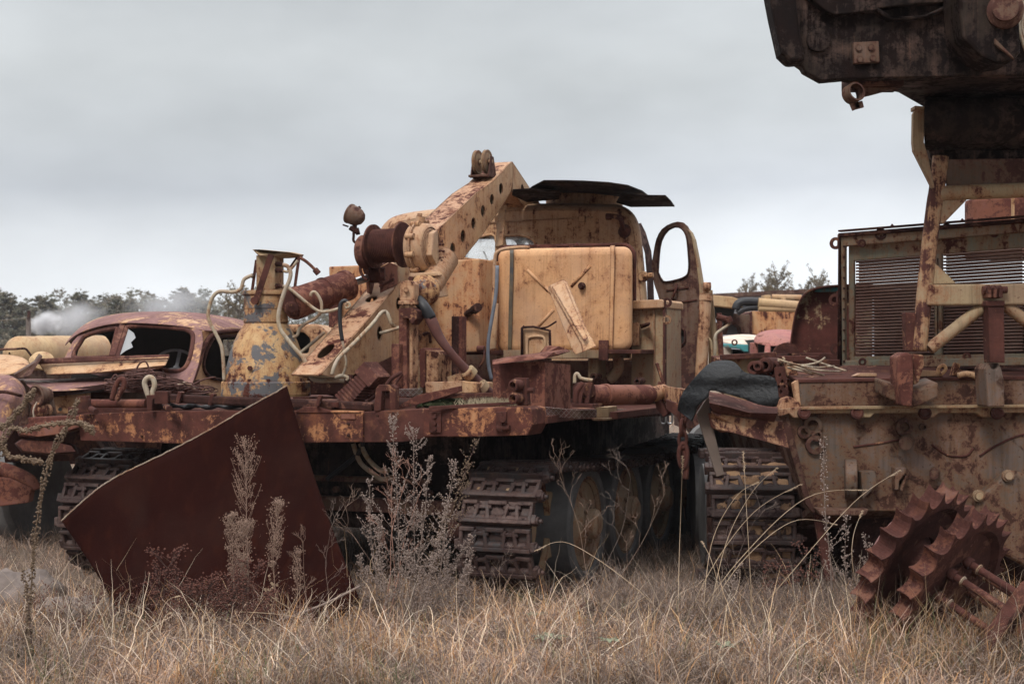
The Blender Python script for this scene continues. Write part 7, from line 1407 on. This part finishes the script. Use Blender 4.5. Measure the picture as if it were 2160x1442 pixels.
# ---- individual weeds
def ball(m, c, r, rs, n=1):
    for k in range(n):
        q = c+Vector((rs.gauss(0, 1), rs.gauss(0, 1), rs.gauss(0, 1)))*r*(.0 if n == 1 else .9); w = r*rs.uniform(.6, 1.2)
        m.add([q+Vector((w, 0, 0)), q+Vector((-w, 0, 0)), q+Vector((0, w, 0)), q+Vector((0, -w, 0)), q+Vector((0, 0, w)), q+Vector((0, 0, -w))], [[0, 2, 4], [2, 1, 4], [1, 3, 4], [3, 0, 4], [2, 0, 5], [1, 2, 5], [3, 1, 5], [0, 3, 5]])
def plant(kindp, base, top, Y, seed, label, mats, nm, Yt=None, r0=.0042, mid=None, dens=1.0, group=None):
    rs = random.Random(seed); Yt = Yt or Y; b = P(*base, Y); b.z = gz(b.x, b.y); t_ = P(*top, Yt); e = thing(nm, label, 'dead weed' if kindp != 'stalk' else 'grass stalk', b, group)
    pts = [b]+([P(x, y, q) for x, y, q in mid] if mid else [b.lerp(t_, .33)+Vector((rs.gauss(0, .012), 0, 0)), b.lerp(t_, .66)+Vector((rs.gauss(0, .015), 0, 0))])+[t_]
    main = spline(pts, 7); H = sum((main[i+1]-main[i]).length for i in range(len(main)-1)); st = MB(); sd__ = MB()
    st.tube(main, lambda t: r0*(1-.75*t), 5, 1, False)
    def at(f): k = f*(len(main)-1); i = min(int(k), len(main)-2); return main[i].lerp(main[i+1], k-i)
    if kindp == 'mugwort':            # spiky side shoots set with seed beads
        for k in range(int(26*dens)):
            f = rs.uniform(.22, .98); q = at(f); a = rs.uniform(0, 6.28); l = H*(.05+.17*(1-f))*rs.uniform(.5, 1.3); e2 = q+Vector((math.cos(a)*l*.75, math.sin(a)*l*.5, l*rs.uniform(.5, 1.0))); md = q.lerp(e2, .5)+Vector((0, 0, -.12*l)); br = spline([q, md, e2], 4); st.tube(br, r0*.38, 3, 1, False)
            for j in range(int(l*95)+3):
                g_ = br[rs.randint(1, len(br)-1)].lerp(br[rs.randint(1, len(br)-1)], rs.random()); ball(sd__, g_+Vector((rs.gauss(0, .005), rs.gauss(0, .005), rs.gauss(0, .005))), .0048, rs)
        for k in range(int(H*110)): f = rs.uniform(.35, 1); q = at(f); a = rs.uniform(0, 6.28); u = q+Vector((math.cos(a)*.02, math.sin(a)*.02, .016)); st.add([q+Vector((.0012, 0, 0)), q-Vector((.0012, 0, 0)), u], [[0, 1, 2]]); ball(sd__, u, .0055, rs)
    elif kindp == 'panicle':          # feathery horseweed plume
        for k in range(int(70*dens)):
            f = rs.uniform(.5, 1.0); q = at(f); a = rs.uniform(0, 6.28); sh = math.sin(PI*min(1, (f-.45)/.55)*.8+.25); l = H*.15*sh*rs.uniform(.5, 1.1); e2 = q+Vector((math.cos(a)*l*.55, math.sin(a)*l*.4, l)); st.tube([q, q.lerp(e2, .5)+Vector((math.cos(a)*l*.08, 0, 0)), e2], .0010, 3, 2, False)
            for j in range(int(6*dens)+2): g_ = q.lerp(e2, rs.uniform(.45, 1)); u = g_+Vector((rs.gauss(0, .014), rs.gauss(0, .012), rs.uniform(0, .02))); st.add([g_+Vector((.0006, 0, 0)), g_-Vector((.0006, 0, 0)), u], [[0, 1, 2]]); ball(sd__, u, .0036, rs)
        for k in range(int(30*dens)): f = rs.uniform(.25, .6); q = at(f); a = rs.uniform(0, 6.28); u = q+Vector((math.cos(a)*.03, math.sin(a)*.03, .03)); st.add([q+Vector((.001, 0, 0)), q-Vector((.001, 0, 0)), u], [[0, 1, 2]]); ball(sd__, u, .004, rs)
    elif kindp == 'cluster':          # flat russet seed clusters
        for k in range(int(16*dens)):
            f = rs.uniform(.45, 1); q = at(f); a = rs.uniform(0, 6.28); l = H*.34*rs.uniform(.4, 1.0); e2 = q+Vector((math.cos(a)*l*.7, math.sin(a)*l*.5, l*.8)); st.tube([q, q.lerp(e2, .5)-Vector((0, 0, l*.06)), e2], .0016, 3, 2, False)
            for j in range(16): g_ = e2+Vector((rs.gauss(0, .022), rs.gauss(0, .02), rs.gauss(0, .018))); ball(sd__, g_, .0062, rs); st.add([e2.lerp(q, .15)+Vector((.0008, 0, 0)), e2.lerp(q, .15)-Vector((.0008, 0, 0)), g_], [[0, 1, 2]])
    elif kindp == 'mullein':          # thick stem packed with seed knots
        for k in range(int(H*480*dens)):
            f = rs.uniform(.0, 1); q = at(f); R = .012+.007*math.sin(f*37)+.004*rs.random(); a = rs.uniform(0, 6.28); ball(sd__, q+Vector((math.cos(a)*R, math.sin(a)*R, rs.gauss(0, .006))), .0075, rs, 1)
    elif kindp == 'forked':           # bare wiry forks
        def fork(q, d, l, lev):
            e2 = q+d*l; st.tube([q, q.lerp(e2, .5)+Vector((rs.gauss(0, .006), 0, rs.gauss(0, .006))), e2], .0012/(1+lev*.2), 3, 2, False)
            if lev < 4:
                for k in range(2 if rs.random() < .8 else 3): nd_ = (d+Vector((rs.uniform(-.75, .75), rs.uniform(-.5, .5), rs.uniform(-.12, .22)))).normalized(); fork(e2, nd_, l*rs.uniform(.6, .85), lev+1)
        for f in (.45, .6, .75, .9, 1.0): q = at(f); fork(q, (Vector((rs.uniform(-.7, .7), rs.uniform(-.4, .4), .8))).normalized(), H*.095, 1)
    elif kindp == 'stalk':            # arching grass stalk with a narrow seed head
        for k in range(22): f = .86+.14*k/22; q = at(f); a = rs.uniform(0, 6.28); u = q+Vector((math.cos(a)*.008, math.sin(a)*.006, -.004))+(at(min(1, f+.02))-q)*.8; sd__.add([q+Vector((.002, 0, 0)), q-Vector((.002, 0, 0)), u+Vector((0, 0, .0)), q+Vector((0, 0, .003))], [[0, 1, 2], [0, 3, 2]]); ball(sd__, u, .0028, rs)
    st.build('stem', M[mats[0]], e)
    if sd__.v: sd__.build('seed_heads', M[mats[1]], e)
    return e
GM = ('w_grey', 'w_seed')
for i, (b, t_, Y, lab) in enumerate((((845, 1335), (826, 882), 8.75, 'tallest silvery mugwort stem, topmost against the middle of the rear beam'), ((880, 1345), (872, 905), 8.8, 'tall silvery mugwort stem right of the tallest one'), ((860, 1330), (905, 965), 8.7, 'silvery mugwort with dense beads in the middle of the clump'), ((905, 1335), (960, 972), 8.6, 'silvery mugwort leaning toward the left side of the steel track'), ((790, 1320), (780, 1010), 8.85, 'shorter silvery mugwort at the left of the clump'), ((815, 1340), (798, 1085), 8.6, 'low bushy grey mugwort at the left foot of the clump'), ((900, 1330), (1000, 1130), 8.7, 'low grey mugwort spreading right under the track'), ((870, 1330), (940, 1060), 8.5, 'grey mugwort with a tilted crown in the right of the clump'), ((925, 1330), (990, 1185), 8.6, 'smallest grey mugwort at the right foot of the clump'), ((850, 1335), (850, 1120), 8.55, 'short grey mugwort buried in the centre of the clump'))):
    plant('mugwort', b, t_, Y, 100+i, lab, GM, 'mugwort_weed', dens=1.15, r0=.005, group='mugwort clump between the plate and the track')
for i, (b, t_, md, lab) in enumerate((((860, 1330), (1005, 930), None, 'thin bead-set twig reaching right over the track top'), ((880, 1325), (985, 978), None, 'thin bead-set twig pointing at the track bolts'))):
    plant('mugwort', b, t_, 8.8, 130+i, lab, ('w_dark', 'w_brown'), 'beaded_weed', dens=.8, r0=.003)
for i, (b, t_, Y, lab, mt) in enumerate((((800, 1335), (855, 1015), 8.7, 'pinkish straight stem leaning right inside the mugwort clump', 'w_pink'), ((815, 1335), (890, 1030), 8.75, 'second pinkish stem leaning further right inside the clump', 'w_pink'), ((830, 1150), (826, 1020), 8.9, 'reddish thin stem at the left of the clump', 'w_pink'))):
    plant('forked', b, t_, Y, 150+i, lab, (mt, mt), 'wiry_weed')
for i, (b, t_, Y, lab) in enumerate((((522, 1330), (517, 942), 8.35, 'tall feathery plume weed in front of the curved plate, the highest of them'), ((492, 1325), (487, 1096), 8.35, 'feathery plume weed left of the highest one before the plate'), ((574, 1320), (590, 1066), 8.35, 'feathery plume weed right of the highest one before the plate'), ((502, 1330), (512, 1110), 8.3, 'feathery plume weed half hidden behind the highest one'), ((628, 1320), (626, 1165), 8.4, 'small brown feathery weed near the lower right of the plate'))):
    plant('panicle', b, t_, Y, 200+i, lab, ('w_beige', 'w_beige'), 'plume_weed', dens=1.0 if i != 4 else .5, r0=.0035)
for i, (b, t_, lab) in enumerate((((345, 1350), (352, 1195), 'russet seed-cluster weed at the left in front of the plate'), ((405, 1350), (440, 1240), 'wide russet seed-cluster weed in front of the plate'), ((450, 1360), (460, 1255), 'dark russet weed right of the wide one'), ((505, 1360), (530, 1215), 'tallest dark russet weed at the foot of the plume weeds'), ((520, 1370), (560, 1265), 'dark russet weed leaning right under the plume weeds'), ((480, 1360), (490, 1230), 'dark russet weed between the plume stems'), ((385, 1355), (395, 1250), 'small russet weed between the two leftmost clusters'))):
    plant('cluster', b, t_, 8.25, 230+i, lab, ('w_dark', 'w_red'), 'russet_weed', dens=1.2)
plant('cluster', (1690, 1270), (1700, 1180), 8.7, 245, 'russet weed in the scrub before the hull of the right vehicle', ('w_dark', 'w_red'), 'russet_weed', dens=.6); plant('cluster', (1610, 1300), (1640, 1210), 8.6, 246, 'small russet weed left of the tall straight grey stem', ('w_dark', 'w_red'), 'russet_weed', dens=.5)
for i, (b, t_, Y, lab) in enumerate((((1262, 1270), (1180, 1000), 8.8, 'bare wiry forked weed before the first road wheel'), ((1262, 1270), (1330, 1010), 8.85, 'bare wiry forked weed before the second road wheel'), ((1262, 1280), (1400, 1045), 8.8, 'bare wiry forked weed leaning right across the third road wheel'), ((690, 1300), (700, 1110), 8.6, 'bare wiry weed against the right part of the curved plate'), ((660, 1310), (640, 1150), 8.5, 'bare curling wiry weed at the foot of the curved plate'), ((1500, 1290), (1600, 1080), 8.7, 'bare wiry weed in front of the muddy track'), ((880, 1320), (720, 1090), 8.7, 'wiry weed reaching left from the mugwort clump onto the plate'), ((1000, 1300), (1060, 1180), 8.8, 'short wiry weed at the left foot of the steel track'))):
    plant('forked', b, t_, Y, 260+i, lab, ('w_grey' if i % 2 else 'w_beige',)*2, 'wiry_weed', r0=.0022)
for i, (b, t_, md, lab) in enumerate((((1480, 1310), (1600, 1015), [(1500, 1150, 8.7), (1550, 1050, 8.65)], 'arching pale grass stalk ending left of the muddy track'), ((1490, 1310), (1640, 985), [(1530, 1150, 8.7), (1585, 1040, 8.65)], 'arching pale stalk ending at the top of the muddy track'), ((1440, 1320), (1690, 1020), [(1500, 1200, 8.6), (1590, 1080, 8.6)], 'long arching pale stalk crossing the muddy track'), ((1450, 1330), (1830, 1032), [(1560, 1180, 8.5), (1700, 1050, 8.5)], 'longest arching stalk, its head over the hull of the right vehicle'), ((1470, 1330), (1765, 1105), [(1560, 1190, 8.5), (1670, 1100, 8.5)], 'arching stalk below the longest one'), ((1430, 1300), (1440, 960), [(1432, 1200, 8.8), (1436, 1080, 8.8)], 'upright pale stalk beside the hanging chain'), ((1590, 1330), (1568, 950), [(1582, 1200, 8.5), (1575, 1080, 8.5)], 'straight white stalk standing before the muddy track'), ((1520, 1310), (1480, 1140), [(1515, 1240, 8.5), (1500, 1180, 8.5)], 'short pale stalk leaning left near the wheels'), ((1830, 1290), (1820, 1075), [(1800, 1200, 8.4), (1800, 1130, 8.4)], 'pale stalk leaning over the sprockets'), ((290, 1400), (378, 1255), [(320, 1330, 8.0), (350, 1270, 8.0)], 'arching pale stalk at the lower left corner of the plate'), ((300, 1420), (360, 1290), [(330, 1350, 7.9), (345, 1305, 7.9)], 'second arching stalk under the first at the plate corner'), ((1430, 1330), (1130, 1160), [(1330, 1230, 8.6), (1200, 1145, 8.7)], 'pale stalk arching left past the bottom of the steel track'), ((700, 1330), (455, 1290), [(620, 1300, 8.3), (520, 1290, 8.2)], 'pale fallen stalk low in front of the plate'), ((1560, 1340), (1900, 990), [(1650, 1230, 8.3), (1800, 1060, 8.3)], 'thin diagonal stalk rising to the right before the hull'))):
    plant('stalk', b, t_, 8.6, 300+i, lab, ('w_straw', 'w_straw'), 'grass_stalk', r0=.0032, mid=md, Yt=8.6 if b[0] > 400 else 8.0)
for i, (b, t_, Y, lab, d) in enumerate((((1752, 1290), (1737, 925), 8.5, 'tall straight grey seed stem in front of the right vehicle hull', .25), ((1785, 1300), (1787, 1090), 8.45, 'shorter grey stem just left of the sprockets', .45), ((1830, 1310), (1825, 1130), 8.45, 'fine grey bushy weed against the dished cover of the sprockets', 1.2), ((1540, 1300), (1560, 1190), 8.6, 'small grey seed weed in the middle of the scrub', .8))):
    plant('mugwort', b, t_, Y, 330+i, lab, GM, 'grey_seed_weed', dens=d, r0=.005 if i == 0 else .003)
BR = ('w_brown', 'w_brown')
plant('mullein', (50, 1370), (165, 845), 8.0, 350, 'thick knobbly brown seed stalk rising at far left to the deck', BR, 'knobbly_stalk', mid=[(65, 1250, 8.0), (78, 1100, 8.0), (105, 970, 8.0), (140, 900, 8.0)], r0=.006)
plant('mullein', (-60, 1100), (72, 822), 7.8, 351, 'curved brown seed stalk entering from the left edge, upper one', BR, 'knobbly_stalk', mid=[(-20, 940, 7.8), (10, 900, 7.8), (45, 860, 7.8)])
plant('mullein', (-60, 1120), (196, 912), 7.7, 352, 'long brown seed stalk arching right from the left edge and drooping', BR, 'knobbly_stalk', mid=[(0, 950, 7.7), (60, 908, 7.7), (130, 892, 7.7), (175, 895, 7.7)])
plant('mullein', (-60, 1130), (88, 975), 7.7, 353, 'lowest brown seed stalk drooping from the left edge', BR, 'knobbly_stalk', mid=[(-20, 960, 7.7), (20, 962, 7.7), (60, 970, 7.7)])
plant('mullein', (70, 1380), (50, 1200), 7.9, 354, 'short dried leafy stem at the foot of the knobbly stalk', ('w_dark', 'w_brown'), 'knobbly_stalk', dens=.7)
rs0 = random.Random(77)
WH = ['leftmost low', 'low second from left', 'low third from left', 'low fourth from left', 'low middle', 'low right of middle', 'low sixth from right', 'low near the right end', 'low next to the right end', 'lowest rightmost']
for i in range(10):
    px = 755+i*27+rs0.uniform(-6, 6); plant('mugwort', (px+rs0.uniform(-10, 10), 1340), (px, rs0.uniform(1150, 1235)), rs0.uniform(8.4, 8.9), 400+i, WH[i]+' grey mugwort tuft at the foot of the clump', GM, 'mugwort_weed', dens=1.3, r0=.003, group='mugwort clump between the plate and the track')
# long bare rod leaning in front of the plate
o = MB().tube([P(585, 1310, 8.45), P(680, 1275, 8.5), P(760, 1235, 8.6)], .008, 6).build('bare_stick', M['w_grey']); recentre(o, P(585, 1310, 8.45)); tag(o, 'bare grey stick lying slanted at the lower right of the plate', 'stick')
for i, (a, b, lab) in enumerate((((330, 1500), (425, 1290), 'dark thin stem rising left of centre at the bottom edge'), ((390, 1500), (480, 1290), 'dark thin stem right of the first dark one'), ((150, 1480), (95, 1370), 'dark thin stem at lower left'), ((700, 1420), (770, 1270), 'dark thin stem left of the mugwort clump'))):
    o = MB().tube([P(*a, 7.6), P((a[0]+b[0])/2+3, (a[1]+b[1])/2, 7.8), P(*b, 8.0)], .003, 5).build('dark_twig', M['w_dark']); recentre(o, P(*a, 7.6)); tag(o, lab, 'twig')
# grey-green rosette leaves
def rosette(px, py, n, l, seed, lab):
    rs = random.Random(seed); Y = CAMH*F/(py-HZ); c = P(px, py, Y); c.z = gz(c.x, c.y)+.03; m = MB()
    for i in range(n):
        a = 2*PI*i/n+rs.uniform(-.2, .2); d = Vector((math.cos(a), math.sin(a), 0)); s = Vector((-d.y, d.x, 0)); L = l*rs.uniform(.7, 1.2); row = []
        for k in range(6): f = k/5; w = l*.17*math.sin(PI*(f*.9+.08)); cc_ = c+d*L*f+UP*(.04+.05*math.sin(f*2.4)*L*3); row.append([cc_-s*w, cc_-UP*.004, cc_+s*w])
        m.grid(row)
    o = m.build('leaf_rosette', M['w_leaf']); recentre(o, c); tag(o, lab, 'plant')
rosette(1155, 1375, 11, .11, 1, 'largest grey-green leaf rosette in the foreground, right of centre'); rosette(1125, 1322, 8, .08, 2, 'grey-green rosette behind the largest one'); rosette(1285, 1385, 7, .08, 3, 'grey-green rosette right of the largest one'); rosette(250, 1350, 5, .06, 4, 'small grey-green leaves beside the lower left plate corner'); rosette(1530, 1390, 6, .09, 5, 'grey-green leaves low in front of the muddy track')
# pale yellow leaf cluster near the plate
rs = random.Random(5); m = MB(); c = P(570, 1250, 8.4)
for i in range(26): q = c+Vector((rs.gauss(0, .015), rs.gauss(0, .015), rs.gauss(0, .045))); d = Vector((rs.gauss(0, 1), rs.gauss(0, .5), rs.gauss(0, .6))).normalized()*.022; s = d.cross(Vector((0, 1, 0))).normalized()*.009; m.add([q, q+d*.5+s, q+d, q+d*.5-s], [[0, 1, 2, 3]])
e = thing('pale_leafy_weed', 'small pale yellow-green leafy weed right of the plume weeds before the plate', 'weed', P(600, 1320, 8.45)); m.build('leaves', M['w_straw'], e); MB().tube([P(612, 1320, 8.45), P(610, 1285, 8.45), P(590, 1270, 8.4), P(572, 1258, 8.4)], .003, 5).build('stem', M['w_straw'], e)
# ------------------------------------------------ give every separate piece its own part object
KEEP = {'radiator_tubes', 'radiator_rear_rows', 'crown', 'seed_heads', 'stem', 'wire_heap', 'deck_remnant_', 'trunk', 'leaves'}
def split_obj(o, gap=.003, cap=60):
    me = o.data; n = len(me.vertices)
    if n > 20000: return
    par = list(range(n))
    def find(a):
        while par[a] != a: par[a] = par[par[a]]; a = par[a]
        return a
    for p in me.polygons:
        vs = p.vertices; r = find(vs[0])
        for v in vs[1:]: par[find(v)] = r
    comp = {}
    for i in range(n): comp.setdefault(find(i), []).append(i)
    cl = []
    for k, vs in comp.items():
        c = [me.vertices[i].co for i in vs]; cl.append(([k], [min(q[a] for q in c)-gap for a in range(3)], [max(q[a] for q in c)+gap for a in range(3)]))
    ch = True
    while ch:
        ch = False; out = []
        for ks, lo, hi in cl:
            for j, (k2, l2, h2) in enumerate(out):
                if all(lo[a] <= h2[a] and l2[a] <= hi[a] for a in range(3)):
                    out[j] = (k2+ks, [min(lo[a], l2[a]) for a in range(3)], [max(hi[a], h2[a]) for a in range(3)]); ch = True; break
            else: out.append((ks, lo, hi))
        cl = out
    if len(cl) < 2 or len(cl) > cap: return
    nm = o.name.split('.')[0]
    lab = {}
    for i, (ks, _, _) in enumerate(cl):
        for k in ks: lab[k] = i
    faces = [[] for _ in cl]
    for p in me.polygons: faces[lab[find(p.vertices[0])]].append((tuple(p.vertices), p.use_smooth))
    for i, fs in enumerate(faces):
        ids = sorted({v for f, _ in fs for v in f}); mp_ = {v: j for j, v in enumerate(ids)}
        m2 = bpy.data.meshes.new(nm); m2.from_pydata([tuple(me.vertices[v].co) for v in ids], [], [[mp_[v] for v in f] for f, _ in fs]); m2.polygons.foreach_set('use_smooth', [s for _, s in fs]); m2.materials.append(me.materials[0])
        if i == 0: o.data = m2; continue
        c = o.copy(); c.data = m2; COL.objects.link(c)
for rt in [crane, tank2, lorry, gx, t2, t3, t4, t5, t6, t7, t8, shed, pole]:
    for o in [q for q in rt.children_recursive if q.type == 'MESH' and q.name.split('.')[0] not in KEEP and q.data.users == 1]: split_obj(o)
# ------------------------------------------------ haze
hz = MB().box(Vector((0, 450, 5.5)), Vector((905, 0, 0)), Vector((0, 755, 0)), Vector((0, 0, 6.6))).build('haze', M['tan']); hz.data.materials.clear()
mt = bpy.data.materials.new('haze_mat'); mt.use_nodes = True; t = mt.node_tree; t.nodes.clear(); ou = t.nodes.new('ShaderNodeOutputMaterial'); vo = t.nodes.new('ShaderNodeVolumePrincipled'); t.links.new(vo.outputs[0], ou.inputs['Volume'])
vo.inputs['Color'].default_value = (.86, .90, 1, 1); vo.inputs['Density'].default_value = .0004; hz.data.materials.append(mt); hz['kind'] = 'stuff'; hz['label'] = 'thin pale haze in the air over the yard'; hz['category'] = 'haze'
